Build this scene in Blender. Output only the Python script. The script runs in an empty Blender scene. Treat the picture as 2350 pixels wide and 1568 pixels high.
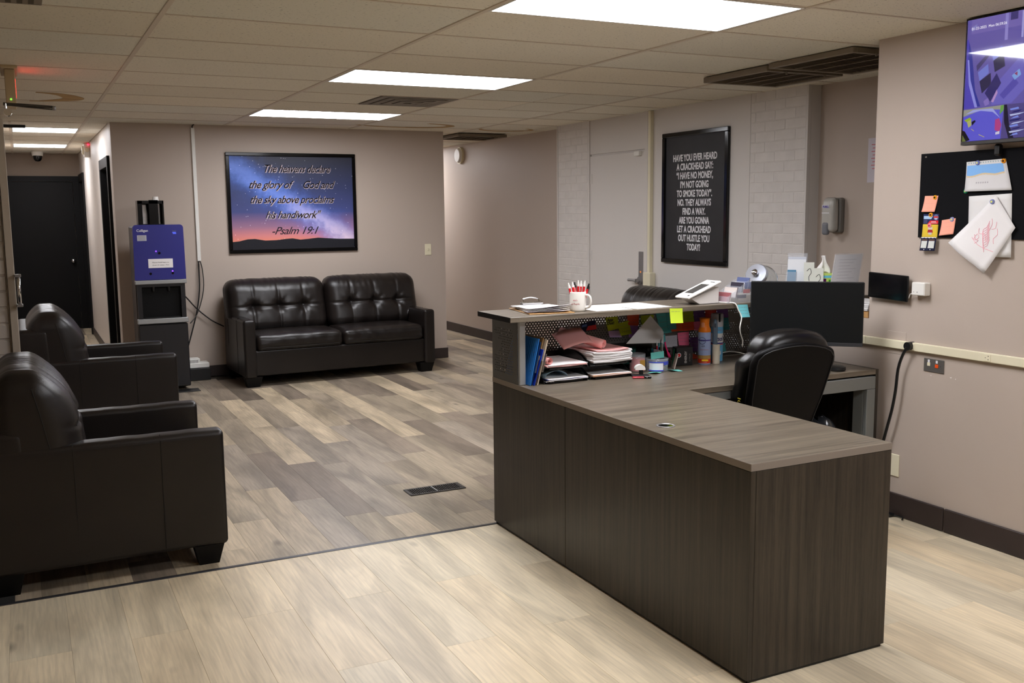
import bpy, math, random
import numpy as np
from mathutils import Vector, Matrix
random.seed(7); RNG = np.random.default_rng(7)
S = bpy.context.scene
PI = math.pi

# ---------------------------------------------------------------- camera
cam_data = bpy.data.cameras.new('camera'); cam = bpy.data.objects.new('camera', cam_data)
S.collection.objects.link(cam); S.camera = cam
cam_data.sensor_width = 36.0; cam_data.lens = 2253.64 / 2350 * 36.0
cam_data.clip_start = 0.05; cam_data.clip_end = 60
yaw, pitch, roll = math.radians(26.429), math.radians(-7.581), math.radians(-0.567)
fwd = Vector((math.sin(yaw)*math.cos(pitch), math.cos(yaw)*math.cos(pitch), math.sin(pitch)))
rgt0 = Vector((math.cos(yaw), -math.sin(yaw), 0)); up0 = rgt0.cross(fwd)
rgt = rgt0*math.cos(roll) + up0*math.sin(roll); upv = -rgt0*math.sin(roll) + up0*math.cos(roll)
M = Matrix((rgt, upv, -fwd)).transposed().to_4x4(); M.translation = Vector((0, 0, 1.5784))
cam.matrix_world = M

# ---------------------------------------------------------------- world and exposure
w = bpy.data.worlds.new('world'); S.world = w; w.use_nodes = True
w.node_tree.nodes['Background'].inputs[0].default_value = (0.5, 0.47, 0.44, 1)
w.node_tree.nodes['Background'].inputs[1].default_value = 0.02
S.view_settings.view_transform = 'Standard'; S.view_settings.look = 'None'
S.view_settings.gamma = 1.0; S.view_settings.use_curve_mapping = False
S.view_settings.exposure = 0.0
LAMP = 23.5          # radiance of the ceiling troffers
try:
    S.cycles.use_denoising = True
    S.cycles.sample_clamp_indirect = 6.0
    S.cycles.max_bounces = 8; S.cycles.diffuse_bounces = 5
except Exception: pass

# ---------------------------------------------------------------- materials
def c(r, g, b, a=1.0):
    f = lambda v: (v/255/12.92) if v/255 <= 0.04045 else ((v/255+0.055)/1.055)**2.4
    return (f(r), f(g), f(b), a)
def mat(name, col, rough=0.5, metal=0.0, spec=0.5, bump=0.0, bscale=200, bstretch=None, var=0.0, vscale=3.0,
        vstretch=None, coat=0.0, trans=0.0, alpha=1.0, emit=None, estr=0.0, objvar=0.0, mixcol=None, ior=1.45):
    m = bpy.data.materials.new(name); m.use_nodes = True; nt = m.node_tree; b = nt.nodes['Principled BSDF']
    N, L = nt.nodes.new, nt.links.new
    b.inputs['Base Color'].default_value = col; b.inputs['Roughness'].default_value = rough
    b.inputs['Metallic'].default_value = metal; b.inputs['Specular IOR Level'].default_value = spec
    b.inputs['Coat Weight'].default_value = coat; b.inputs['Transmission Weight'].default_value = trans
    b.inputs['Alpha'].default_value = alpha; b.inputs['IOR'].default_value = ior
    if emit: b.inputs['Emission Color'].default_value = emit; b.inputs['Emission Strength'].default_value = estr
    tc = N('ShaderNodeTexCoord'); oi = N('ShaderNodeObjectInfo')
    def coords(st):
        mp = N('ShaderNodeMapping'); L(tc.outputs['Object'], mp.inputs[0])
        if st: mp.inputs['Scale'].default_value = st
        if objvar > 0:
            ad = N('ShaderNodeVectorMath'); ad.operation = 'MULTIPLY_ADD'
            L(mp.outputs[0], ad.inputs[0]); ad.inputs[1].default_value = (1, 1, 1)
            cm = N('ShaderNodeVectorMath'); cm.operation = 'SCALE'; cm.inputs[0].default_value = (31, 57, 43)
            L(oi.outputs['Random'], cm.inputs['Scale']); L(cm.outputs[0], ad.inputs[2]); return ad.outputs[0]
        return mp.outputs[0]
    last = None
    if var > 0:
        n = N('ShaderNodeTexNoise'); n.inputs['Scale'].default_value = vscale; n.inputs['Detail'].default_value = 6
        L(coords(vstretch), n.inputs['Vector'])
        r = N('ShaderNodeValToRGB'); r.color_ramp.elements[0].position = 0.3; r.color_ramp.elements[1].position = 0.7
        lo = tuple(x*(1-var) for x in col[:3])+(1,); hi = mixcol or tuple(min(1, x*(1+var)) for x in col[:3])+(1,)
        r.color_ramp.elements[0].color = lo; r.color_ramp.elements[1].color = hi
        L(n.outputs[0], r.inputs[0]); L(r.outputs[0], b.inputs['Base Color']); last = r
    if bump > 0:
        n = N('ShaderNodeTexNoise'); n.inputs['Scale'].default_value = bscale; n.inputs['Detail'].default_value = 3
        L(coords(bstretch), n.inputs['Vector'])
        bp = N('ShaderNodeBump'); bp.inputs['Strength'].default_value = bump; bp.inputs['Distance'].default_value = 0.002
        L(n.outputs[0], bp.inputs['Height']); L(bp.outputs[0], b.inputs['Normal'])
    return m

def plank_mat(name, rough=0.42, contrast=1.0):
    """wood plank: base shade from the object's colour, with grain along its own y axis, soft stains and knots"""
    m = bpy.data.materials.new(name); m.use_nodes = True; nt = m.node_tree; b = nt.nodes['Principled BSDF']
    N, L = nt.nodes.new, nt.links.new
    tc = N('ShaderNodeTexCoord'); oi = N('ShaderNodeObjectInfo')
    cm = N('ShaderNodeVectorMath'); cm.operation = 'SCALE'; cm.inputs[0].default_value = (31, 57, 43)
    L(oi.outputs['Random'], cm.inputs['Scale'])
    ad = N('ShaderNodeVectorMath'); L(tc.outputs['Object'], ad.inputs[0]); L(cm.outputs[0], ad.inputs[1])
    def noise(scale, st, detail=5, dist=0.0):
        mp = N('ShaderNodeMapping'); mp.inputs['Scale'].default_value = st; L(ad.outputs[0], mp.inputs[0])
        n = N('ShaderNodeTexNoise'); n.inputs['Scale'].default_value = scale; n.inputs['Detail'].default_value = detail
        n.inputs['Distortion'].default_value = dist; L(mp.outputs[0], n.inputs['Vector']); return n.outputs[0]
    def ramp(src, p0, c0, p1, c1):
        r = N('ShaderNodeValToRGB'); e = r.color_ramp.elements
        e[0].position = p0; e[0].color = (c0, c0, c0, 1); e[1].position = p1; e[1].color = (c1, c1, c1, 1)
        L(src, r.inputs[0]); return r.outputs[0]
    def mul(a, bb):
        x = N('ShaderNodeMix'); x.data_type = 'RGBA'; x.blend_type = 'MULTIPLY'; x.inputs['Factor'].default_value = 1
        L(a, x.inputs['A']); L(bb, x.inputs['B']); return x.outputs['Result']
    k = contrast
    col = mul(oi.outputs['Color'], ramp(noise(2.4, (2.6, 0.5, 1), 4, 0.9), 0.34, 1-0.34*k, 0.60, 1+0.14*k))
    col = mul(col, ramp(noise(26, (3.5, 0.22, 1), 6, 0.4), 0.3, 1-0.20*k, 0.7, 1.07))
    # cathedral grain: distorted rings
    mp = N('ShaderNodeMapping'); mp.inputs['Scale'].default_value = (9, 1.5, 1); L(ad.outputs[0], mp.inputs[0])
    wv = N('ShaderNodeTexWave'); wv.wave_type = 'BANDS'; wv.inputs['Scale'].default_value = 1.6
    wv.inputs['Distortion'].default_value = 9; wv.inputs['Detail'].default_value = 2.5; wv.inputs['Detail Scale'].default_value = 0.8
    L(mp.outputs[0], wv.inputs['Vector'])
    col = mul(col, ramp(wv.outputs['Fac'], 0.0, 1-0.10*k, 0.35, 1.0))
    # knots
    mp = N('ShaderNodeMapping'); mp.inputs['Scale'].default_value = (4.6, 2.0, 0.001); L(ad.outputs[0], mp.inputs[0])
    vo = N('ShaderNodeTexVoronoi'); vo.inputs['Scale'].default_value = 1.0; L(mp.outputs[0], vo.inputs['Vector'])
    col = mul(col, ramp(vo.outputs['Distance'], 0.03, 0.5, 0.125, 1.0))
    L(col, b.inputs['Base Color']); b.inputs['Roughness'].default_value = rough; b.inputs['Specular IOR Level'].default_value = 0.4
    bp = N('ShaderNodeBump'); bp.inputs['Strength'].default_value = 0.12; bp.inputs['Distance'].default_value = 0.001
    L(noise(40, (4, 0.2, 1), 4), bp.inputs['Height']); L(bp.outputs[0], b.inputs['Normal'])
    return m

def laminate(name, base, hi, st, rough=0.35):
    """printed wood laminate, grain stretched along the small component of st"""
    m = bpy.data.materials.new(name); m.use_nodes = True; nt = m.node_tree; b = nt.nodes['Principled BSDF']
    N, L = nt.nodes.new, nt.links.new
    tc = N('ShaderNodeTexCoord'); mp = N('ShaderNodeMapping'); mp.inputs['Scale'].default_value = st
    L(tc.outputs['Object'], mp.inputs[0])
    n = N('ShaderNodeTexNoise'); n.inputs['Scale'].default_value = 9; n.inputs['Detail'].default_value = 8; n.inputs['Roughness'].default_value = 0.62
    n2 = N('ShaderNodeTexNoise'); n2.inputs['Scale'].default_value = 120; n2.inputs['Detail'].default_value = 2
    L(mp.outputs[0], n.inputs['Vector']); L(mp.outputs[0], n2.inputs['Vector'])
    ad = N('ShaderNodeMath'); ad.operation = 'MULTIPLY_ADD'; ad.inputs[1].default_value = 0.35; L(n2.outputs[0], ad.inputs[0]); L(n.outputs[0], ad.inputs[2])
    r = N('ShaderNodeValToRGB'); e = r.color_ramp.elements
    e[0].position = 0.48; e[0].color = base; e[1].position = 0.86; e[1].color = hi
    L(ad.outputs[0], r.inputs[0]); L(r.outputs[0], b.inputs['Base Color'])
    b.inputs['Roughness'].default_value = rough; b.inputs['Specular IOR Level'].default_value = 0.45
    return m

def tile_mat(name, col):
    """mineral fibre ceiling tile: pits and short worm marks"""
    m = bpy.data.materials.new(name); m.use_nodes = True; nt = m.node_tree; b = nt.nodes['Principled BSDF']
    N, L = nt.nodes.new, nt.links.new
    tc = N('ShaderNodeTexCoord'); oi = N('ShaderNodeObjectInfo')
    cm = N('ShaderNodeVectorMath'); cm.operation = 'SCALE'; cm.inputs[0].default_value = (31, 57, 0)
    L(oi.outputs['Random'], cm.inputs['Scale'])
    ad = N('ShaderNodeVectorMath'); L(tc.outputs['Object'], ad.inputs[0]); L(cm.outputs[0], ad.inputs[1])
    mp = N('ShaderNodeMapping'); mp.inputs['Scale'].default_value = (1, 1.8, 1); L(ad.outputs[0], mp.inputs[0])
    n = N('ShaderNodeTexNoise'); n.inputs['Scale'].default_value = 66; n.inputs['Detail'].default_value = 4; L(mp.outputs[0], n.inputs['Vector'])
    r = N('ShaderNodeValToRGB'); e = r.color_ramp.elements
    e[0].position = 0.32; e[0].color = tuple(x*0.42 for x in col[:3])+(1,); e[1].position = 0.375; e[1].color = col
    L(n.outputs[0], r.inputs[0])
    x = N('ShaderNodeMix'); x.data_type = 'RGBA'; x.blend_type = 'MULTIPLY'; x.inputs['Factor'].default_value = 1
    L(r.outputs[0], x.inputs['A']); L(oi.outputs['Color'], x.inputs['B']); L(x.outputs['Result'], b.inputs['Base Color'])
    bp = N('ShaderNodeBump'); bp.inputs['Strength'].default_value = 0.3; bp.inputs['Distance'].default_value = 0.002
    L(r.outputs[0], bp.inputs['Height']); L(bp.outputs[0], b.inputs['Normal'])
    b.inputs['Roughness'].default_value = 0.9; b.inputs['Specular IOR Level'].default_value = 0.1
    return m

TAUPE = mat('taupe_paint', c(184, 170, 158), 0.5, spec=0.35, bump=0.12, bscale=260)
GREYWALL = mat('grey_white_paint', c(212, 207, 202), 0.5, spec=0.35, bump=0.15, bscale=180)
BRICKPAINT = mat('painted_brick', c(212, 207, 202), 0.5, spec=0.35, bump=0.5, bscale=70, objvar=1, var=0.05, vscale=9)
BRICKGREY = mat('grey_painted_brick', c(186, 178, 170), 0.5, spec=0.35, bump=0.6, bscale=60, objvar=1, var=0.07, vscale=9)
CORRW = mat('pale_corridor_wall', c(206, 198, 190), 0.45, spec=0.4, bump=0.1)  # right corridor wall, one even colour paler than the taupe walls
WALLDARK = mat('corridor_paint', c(150, 134, 120), 0.6, spec=0.3, bump=0.1)
TILE = tile_mat('ceiling_tile', c(228, 222, 206))
TEE = mat('ceiling_tee', c(206, 194, 176), 0.5, spec=0.3)
CAVITY = mat('ceiling_cavity', c(40, 36, 32), 0.9)
PLANK = plank_mat('vinyl_plank', 0.4, 1.0)
PLANKL = plank_mat('light_oak_plank', 0.38, 0.62)
SUBFLOOR = mat('subfloor', c(60, 52, 45), 0.9)
BASEB = mat('dark_brown_vinyl_base', c(52, 42, 40), 0.45, var=0.1, vscale=6)
BLACKTRIM = mat('black_paint', c(15, 14, 14), 0.5, spec=0.2)
LEATHER = mat('brown_black_leather', c(25, 20, 18), 0.33, spec=0.46, bump=0.28, bscale=420, var=0.12, vscale=5)
SHELLK = mat('chair_shell_vinyl', c(10, 9, 10), 0.5, spec=0.2)
LEATHERK = mat('black_bonded_leather', c(11, 10, 11), 0.3, spec=0.42, bump=0.15, bscale=500)
STITCH = mat('dark_stitching', c(16, 13, 12), 0.6)
LAMV = laminate('shaded_laminate_vertical', c(30, 26, 21), c(64, 56, 46), (7, 7, 0.22))  # same laminate as the worktop, with the upright panels' shade darkened into the colour
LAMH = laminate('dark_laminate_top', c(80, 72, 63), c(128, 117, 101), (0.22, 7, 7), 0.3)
EDGE = mat('laminate_edge', c(128, 118, 108), 0.4)
STEEL = mat('grey_powder_coat', c(128, 130, 128), 0.45, metal=0.2)
SILVER = mat('silver_paint', c(165, 167, 168), 0.35, metal=0.5)
CHROME = mat('chrome', c(210, 210, 212), 0.12, metal=1.0)
BRUSHED = mat('brushed_steel', c(150, 148, 148), 0.35, metal=0.6)
BLACK = mat('black_plastic', c(16, 16, 17), 0.4)
BLACKG = mat('glossy_black', c(8, 8, 9), 0.12)
GLASSK = mat('dark_screen', c(7, 7, 9), 0.12, spec=0.35)
FELT = mat('black_felt', c(24, 24, 26), 0.95, spec=0.05, bump=0.6, bscale=600)
WHITE = mat('white_plastic', c(228, 226, 220), 0.4)
PAPER = mat('white_paper', c(236, 233, 232), 0.8, spec=0.2)
PAPERG = mat('grey_card', c(205, 203, 202), 0.8, spec=0.2)  # plain light grey stock for the leaning sheet and paper bundles
PINK = mat('pink_paper', c(240, 176, 172), 0.75, spec=0.2)
PINKD = mat('deep_pink_paper', c(238, 140, 132), 0.75, spec=0.2)
IVORY = mat('ivory_plastic', c(226, 218, 190), 0.4)
BEIGE = mat('beige_plastic', c(190, 172, 138), 0.5)
RED = mat('red_plastic', c(205, 30, 36), 0.35)
INK = mat('black_ink', c(25, 25, 28), 0.7)
INKG = mat('grey_ink', c(130, 128, 128), 0.8)
INKR = mat('red_ink', c(200, 50, 55), 0.7)
INKP = mat('pink_marker', c(246, 184, 196), 0.8)
INKW = mat('white_print', c(225, 225, 228), 0.6)
def flat(name, r, g, b, rough=0.7): return mat(name, c(r, g, b), rough, spec=0.2)
def lit(name, r, g, b, s):
    m = mat(name, (0, 0, 0, 1), 0.6, emit=c(r, g, b), estr=s); return m
LIGHTMAT = lit('troffer_diffuser', 250, 250, 255, LAMP)

# ---------------------------------------------------------------- mesh helpers
ORG = {}
class MB:
    def __init__(s): s.v = []; s.f = []; s.m = []; s.cur = 0; s.xf = Matrix.Identity(4)
    def add(s, vs, fs, mi=None):
        o = len(s.v); s.v += [tuple(s.xf @ Vector(p)) for p in vs]
        s.f += [tuple(i+o for i in f) for f in fs]; s.m += [s.cur if mi is None else mi]*len(fs); return s
    def box(s, x0, x1, y0, y1, z0, z1, mi=None):
        if x0 > x1: x0, x1 = x1, x0
        if y0 > y1: y0, y1 = y1, y0
        if z0 > z1: z0, z1 = z1, z0
        v = [(x, y, z) for x in (x0, x1) for y in (y0, y1) for z in (z0, z1)]
        return s.add(v, [(0, 1, 3, 2), (4, 6, 7, 5), (0, 4, 5, 1), (2, 3, 7, 6), (0, 2, 6, 4), (1, 5, 7, 3)], mi)
    def cbox(s, x0, x1, y0, y1, z0, z1, r=0.004, mi=None):
        """chamfered box"""
        X, Y, Z = sorted((x0, x1)), sorted((y0, y1)), sorted((z0, z1)); r = min(r, (X[1]-X[0])*.49, (Y[1]-Y[0])*.49, (Z[1]-Z[0])*.49)
        v = []; idx = {}
        for a in (0, 1):
            for b in (0, 1):
                for d in (0, 1):
                    px, py, pz = X[a], Y[b], Z[d]; ix = px+r*(1-2*a); iy = py+r*(1-2*b); iz = pz+r*(1-2*d)
                    idx[a, b, d] = len(v); v += [(px, iy, iz), (ix, py, iz), (ix, iy, pz)]
        g = lambda a, b, d, k: idx[a, b, d]+k
        f = []
        for a in (0, 1):
            q = [g(a, 0, 0, 0), g(a, 0, 1, 0), g(a, 1, 1, 0), g(a, 1, 0, 0)]; f.append(tuple(q if a == 0 else q[::-1]))
            q = [g(0, a, 0, 1), g(1, a, 0, 1), g(1, a, 1, 1), g(0, a, 1, 1)]; f.append(tuple(q if a == 0 else q[::-1]))
            q = [g(0, 0, a, 2), g(0, 1, a, 2), g(1, 1, a, 2), g(1, 0, a, 2)]; f.append(tuple(q if a == 0 else q[::-1]))
        def fix(q, n):
            A, B, C = (Vector(v[i]) for i in q[:3])
            return tuple(q) if (B-A).cross(C-A).dot(n) > 0 else tuple(q[::-1])
        for a in (0, 1):
            for b in (0, 1):
                f.append(fix([g(a, b, 0, 0), g(a, b, 1, 0), g(a, b, 1, 1), g(a, b, 0, 1)], Vector((2*a-1, 2*b-1, 0))))
                f.append(fix([g(a, 0, b, 0), g(a, 1, b, 0), g(a, 1, b, 2), g(a, 0, b, 2)], Vector((2*a-1, 0, 2*b-1))))
                f.append(fix([g(0, a, b, 1), g(1, a, b, 1), g(1, a, b, 2), g(0, a, b, 2)], Vector((0, 2*a-1, 2*b-1))))
                for d in (0, 1):
                    f.append(fix([g(a, b, d, 0), g(a, b, d, 1), g(a, b, d, 2)], Vector((2*a-1, 2*b-1, 2*d-1))))
        return s.add(v, f, mi)
    def cyl(s, p0, p1, r0, r1=None, n=16, caps=True, mi=None):
        r1 = r0 if r1 is None else r1; p0 = Vector(p0); p1 = Vector(p1); d = (p1-p0).normalized()
        a = d.orthogonal().normalized(); b = d.cross(a); v = []
        for p, r in ((p0, r0), (p1, r1)):
            for i in range(n):
                t = 2*PI*i/n; v.append(tuple(p+a*(r*math.cos(t))+b*(r*math.sin(t))))
        f = [(i, (i+1) % n, n+(i+1) % n, n+i) for i in range(n)]
        if caps: f += [tuple(range(n-1, -1, -1)), tuple(range(n, 2*n))]
        return s.add(v, f, mi)
    def tube(s, pts, r, n=8, mi=None, smooth=3):
        P = [Vector(p) for p in pts]
        if smooth > 1 and len(P) > 2:       # catmull-rom
            Q = []
            for i in range(len(P)-1):
                a, b, cc, d = P[max(i-1, 0)], P[i], P[i+1], P[min(i+2, len(P)-1)]
                for k in range(smooth):
                    t = k/smooth
                    Q.append(0.5*((2*b)+(cc-a)*t+(2*a-5*b+4*cc-d)*t*t+(3*b-a-3*cc+d)*t**3))
            Q.append(P[-1]); P = Q
        v = []; f = []; a = None
        for i, p in enumerate(P):
            d = (P[min(i+1, len(P)-1)]-P[max(i-1, 0)]).normalized()
            a = d.orthogonal().normalized() if a is None else (a-d*a.dot(d)).normalized(); b = d.cross(a)
            rr = r[min(i, len(r)-1)] if isinstance(r, (list, tuple)) else r
            for k in range(n): t = 2*PI*k/n; v.append(tuple(p+a*(rr*math.cos(t))+b*(rr*math.sin(t))))
        for i in range(len(P)-1):
            for k in range(n): f.append((i*n+k, i*n+(k+1) % n, (i+1)*n+(k+1) % n, (i+1)*n+k))
        f += [tuple(range(n-1, -1, -1)), tuple((len(P)-1)*n+k for k in range(n))]
        return s.add(v, f, mi)
    def lathe(s, prof, n=24, o=(0, 0, 0), mi=None):
        """profile [(r,z)...] bottom to top, outer side first"""
        v = []; f = []
        for r, z in prof:
            for k in range(n): t = 2*PI*k/n; v.append((o[0]+max(r, 1e-5)*math.cos(t), o[1]+max(r, 1e-5)*math.sin(t), o[2]+z))
        for i in range(len(prof)-1):
            for k in range(n): f.append((i*n+k, i*n+(k+1) % n, (i+1)*n+(k+1) % n, (i+1)*n+k))
        return s.add(v, f, mi)
    def prism(s, poly, z0, z1, mi=None):
        """polygon (x,y) counterclockwise extruded z0..z1"""
        n = len(poly); v = [(x, y, z0) for x, y in poly]+[(x, y, z1) for x, y in poly]
        f = [tuple(range(n-1, -1, -1)), tuple(range(n, 2*n))]+[(i, (i+1) % n, n+(i+1) % n, n+i) for i in range(n)]
        return s.add(v, f, mi)
    def sheet(s, fn, nu, nv, t=0.0006, mi=None):
        """thin curved sheet: fn(u,v)->point, thickness along the local normal"""
        P = [[Vector(fn(i/nu, j/nv)) for j in range(nv+1)] for i in range(nu+1)]; v = []; f = []
        for sgn in (1, -1):
            for i in range(nu+1):
                for j in range(nv+1):
                    du = P[min(i+1, nu)][j]-P[max(i-1, 0)][j]; dv = P[i][min(j+1, nv)]-P[i][max(j-1, 0)]
                    nn = du.cross(dv); nn = nn.normalized() if nn.length > 1e-12 else Vector((0, 0, 1))
                    v.append(tuple(P[i][j]+nn*(sgn*t/2)))
        W = nv+1; K = (nu+1)*W
        for i in range(nu):
            for j in range(nv):
                a, b, cc, d = i*W+j, (i+1)*W+j, (i+1)*W+j+1, i*W+j+1
                f += [(a, b, cc, d), (d+K, cc+K, b+K, a+K)]
        for j in range(nv): f += [(j, j+1, j+1+K, j+K), (nu*W+j+1, nu*W+j, nu*W+j+K, nu*W+j+1+K)]
        for i in range(nu): f += [((i+1)*W, i*W, i*W+K, (i+1)*W+K), (i*W+nv, (i+1)*W+nv, (i+1)*W+nv+K, i*W+nv+K)]
        return s.add(v, f, mi)
    def soft(s, x0, x1, y0, y1, z0, z1, r=0.03, n=(10, 10, 10), fn=None, mi=None):
        """rounded box with a deform function on an (N,3) array in box-centred coordinates"""
        cx, cy, cz = (x0+x1)/2, (y0+y1)/2, (z0+z1)/2; H = np.array([(x1-x0)/2, (y1-y0)/2, (z1-z0)/2])
        R = min(r, *(H*0.98))
        def axis(h, k):
            e = [h, h-0.18*R, h-0.45*R, h-0.75*R, h-R]; inner = list(np.linspace(-(h-R), h-R, max(k, 2)+1))
            return sorted(set([round(-q, 6) for q in e]+[round(q, 6) for q in e]+[round(q, 6) for q in inner]))
        A = [axis(H[i], n[i]) for i in range(3)]; idx = {}; pts = []; fs = []
        def vid(i, j, k):
            if (i, j, k) not in idx: idx[i, j, k] = len(pts); pts.append((A[0][i], A[1][j], A[2][k]))
            return idx[i, j, k]
        nx, ny, nz = (len(a)-1 for a in A)
        for i in range(nx):
            for j in range(ny):
                fs.append((vid(i, j, 0), vid(i, j+1, 0), vid(i+1, j+1, 0), vid(i+1, j, 0)))
                fs.append((vid(i, j, nz), vid(i+1, j, nz), vid(i+1, j+1, nz), vid(i, j+1, nz)))
        for i in range(nx):
            for k in range(nz):
                fs.append((vid(i, 0, k), vid(i+1, 0, k), vid(i+1, 0, k+1), vid(i, 0, k+1)))
                fs.append((vid(i, ny, k), vid(i, ny, k+1), vid(i+1, ny, k+1), vid(i+1, ny, k)))
        for j in range(ny):
            for k in range(nz):
                fs.append((vid(0, j, k), vid(0, j, k+1), vid(0, j+1, k+1), vid(0, j+1, k)))
                fs.append((vid(nx, j, k), vid(nx, j+1, k), vid(nx, j+1, k+1), vid(nx, j, k+1)))
        P = np.array(pts); I = np.clip(P, -(H-R), H-R); D = P-I; L = np.linalg.norm(D, axis=1, keepdims=True); L[L < 1e-9] = 1
        mx = np.abs(D).max(axis=1, keepdims=True); P = I+D/L*mx
        if fn is not None: P = fn(P, H)
        P = P+np.array([cx, cy, cz])
        return s.add([tuple(p) for p in P], fs, mi)

def frame(o, right, up):
    """matrix whose local x = right, y = up, z = towards the viewer"""
    r = Vector(right).normalized(); u = Vector(up).normalized(); nrm = r.cross(u)
    m = Matrix((r, u, nrm)).transposed().to_4x4(); m.translation = Vector(o); return m
def link(o): S.collection.objects.link(o); return o
def build(name, mb, mats, parent=None, smooth=False, label=None, cat=None, group=None, kind=None, org=None, autosm=None):
    if not isinstance(mats, (list, tuple)): mats = [mats]
    if parent is not None: O = ORG[parent.name]
    elif org is not None: O = Vector(org)
    else:
        a = np.array(mb.v); O = Vector(((a[:, 0].min()+a[:, 0].max())/2, (a[:, 1].min()+a[:, 1].max())/2, a[:, 2].min()))
    me = bpy.data.meshes.new(name); me.from_pydata([tuple(Vector(p)-O) for p in mb.v], [], mb.f)
    for m in mats: me.materials.append(m)
    if len(mats) > 1: me.polygons.foreach_set('material_index', mb.m)
    if smooth: me.shade_smooth()
    if autosm is not None:
        me.shade_smooth()
        try: me.set_sharp_from_angle(angle=math.radians(autosm))
        except Exception: pass
    me.validate(); me.update()
    o = link(bpy.data.objects.new(name, me))
    if parent is not None: o.parent = parent; ORG[o.name] = O
    else: o.location = O; ORG[o.name] = O
    if label: o['label'] = label
    if cat: o['category'] = cat
    if group: o['group'] = group
    if kind: o['kind'] = kind
    return o
def thing(name, label, cat, loc, group=None, kind=None):
    o = link(bpy.data.objects.new(name, None)); o.location = loc; o.empty_display_size = 0.1; ORG[o.name] = Vector(loc)
    if label: o['label'] = label
    if cat: o['category'] = cat
    if group: o['group'] = group
    if kind: o['kind'] = kind
    return o
def struct(name, mb, mats, parent=None, **k): return build(name, mb, mats, parent, kind=None if parent else 'structure', **k)
def piece(name, me, parent, loc, col=None, rot=None, scale=None):
    o = link(bpy.data.objects.new(name, me)); o.parent = parent; o.location = Vector(loc)-ORG[parent.name]
    if col: o.color = col
    if rot: o.rotation_euler = rot
    if scale: o.scale = scale
    return o
def mesh_of(mb, mats, name='piece'):
    me = bpy.data.meshes.new(name); me.from_pydata(mb.v, [], mb.f)
    for m in (mats if isinstance(mats, (list, tuple)) else [mats]): me.materials.append(m)
    me.update(); return me
def text(name, body, M, size, m, parent, sx=1.0, align='CENTER', shear=0.0, ext=0.0003, offset=0.0, space=1.0, line=1.0):
    cu = bpy.data.curves.new('t', 'FONT'); cu.body = body; cu.size = size; cu.align_x = align; cu.shear = shear
    cu.extrude = ext; cu.offset = offset; cu.space_character = space; cu.space_line = line; cu.resolution_u = 3
    tmp = bpy.data.objects.new('t', cu); S.collection.objects.link(tmp)
    dg = bpy.context.evaluated_depsgraph_get(); dg.update()
    me = bpy.data.meshes.new_from_object(tmp.evaluated_get(dg)); bpy.data.objects.remove(tmp); bpy.data.curves.remove(cu)
    O = ORG[parent.name]; Mx = Matrix.Translation(-O) @ M @ Matrix.Diagonal((sx, 1, 1, 1))
    me.transform(Mx); me.name = name; me.materials.clear(); me.materials.append(m)
    o = link(bpy.data.objects.new(name, me)); o.parent = parent; ORG[o.name] = O; return o
def scribble(mb, M, x0, x1, y, h, rnd, r=0.0008, seg=None):
    """a line of handwriting, words as little waves"""
    x = x0; old = mb.xf; mb.xf = M
    while x < x1-h*0.8:
        wl = h*rnd.uniform(1.5, 4.0); pts = []; n = max(4, int(wl/h*4))
        for i in range(n+1):
            t = i/n; pts.append((min(x+wl*t, x1), y+h*0.5*math.sin(i*1.9+rnd.random())*rnd.uniform(0.4, 1), 0.0006))
        mb.tube(pts, r, 4, smooth=1); x += wl+h*0.9
    mb.xf = old

# ================================================================ FLOORS
CZ = 2.417                                    # ceiling height
def plank_mesh(w, l, m):
    b = MB(); g = 0.0006; hw, hl = w/2-0.0002, l/2-0.0002; z0, z1, z2 = -0.004, -g, 0.0
    v = [(-hw, -hl, z0), (hw, -hl, z0), (hw, hl, z0), (-hw, hl, z0), (-hw, -hl, z1), (hw, -hl, z1), (hw, hl, z1), (-hw, hl, z1),
         (-hw+g, -hl+g, z2), (hw-g, -hl+g, z2), (hw-g, hl-g, z2), (-hw+g, hl-g, z2)]
    f = [(8, 9, 10, 11)]+[(a, (a+1) % 4, 4+(a+1) % 4, 4+a) for a in range(4)]+[(4+a, 4+(a+1) % 4, 8+(a+1) % 4, 8+a) for a in range(4)]
    b.add(v, f); return mesh_of(b, m, 'plank')
def lay(parent, x0, x1, y0, y1, w, l, xs, starts, m, colour, cache={}, skip=None):
    """rows of planks along y; xs: x of one seam; starts(row) -> y of one end seam"""
    k0 = math.floor((x0-xs)/w); k = k0
    while xs+k*w < x1-1e-6:
        a, b = max(xs+k*w, x0), min(xs+(k+1)*w, x1)
        s = starts(k); j = math.floor((y0-s)/l)
        while s+j*l < y1-1e-6:
            p, q = max(s+j*l, y0), min(s+(j+1)*l, y1)
            if q-p > 0.01 and b-a > 0.01 and not (skip and skip((a+b)/2, (p+q)/2)):
                key = (round(b-a, 3), round(q-p, 3), m.name)
                if key not in cache: cache[key] = plank_mesh(b-a, q-p, m)
                piece('plank', cache[key], parent, ((a+b)/2, (p+q)/2, 0), colour(k, j, s+j*l),
                      rot=(0, 0, PI if (k*7+j*3) % 2 else 0))
            j += 1
        k += 1
YS = 4.372
fl = struct('floor', MB().box(-2.6, 4.1, -3.0, YS, -0.06, -0.004), SUBFLOOR)
def col_light(k, j, y):
    r = random.Random(k*131+j*17); v = r.uniform(0.95, 1.03); t = r.uniform(-3, 3)
    return c(222*v+t, 206*v, 176*v-t)
lay(fl, -2.6, 3.95, -3.0, YS-0.006, 0.2045, 1.212, 0.681, lambda k: 3.774 if k % 2 == 0 else 3.168, PLANKL, col_light)
fl2 = struct('floor', MB().box(-0.12, 5.2, YS, 15.1, -0.06, -0.004), SUBFLOOR)
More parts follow.
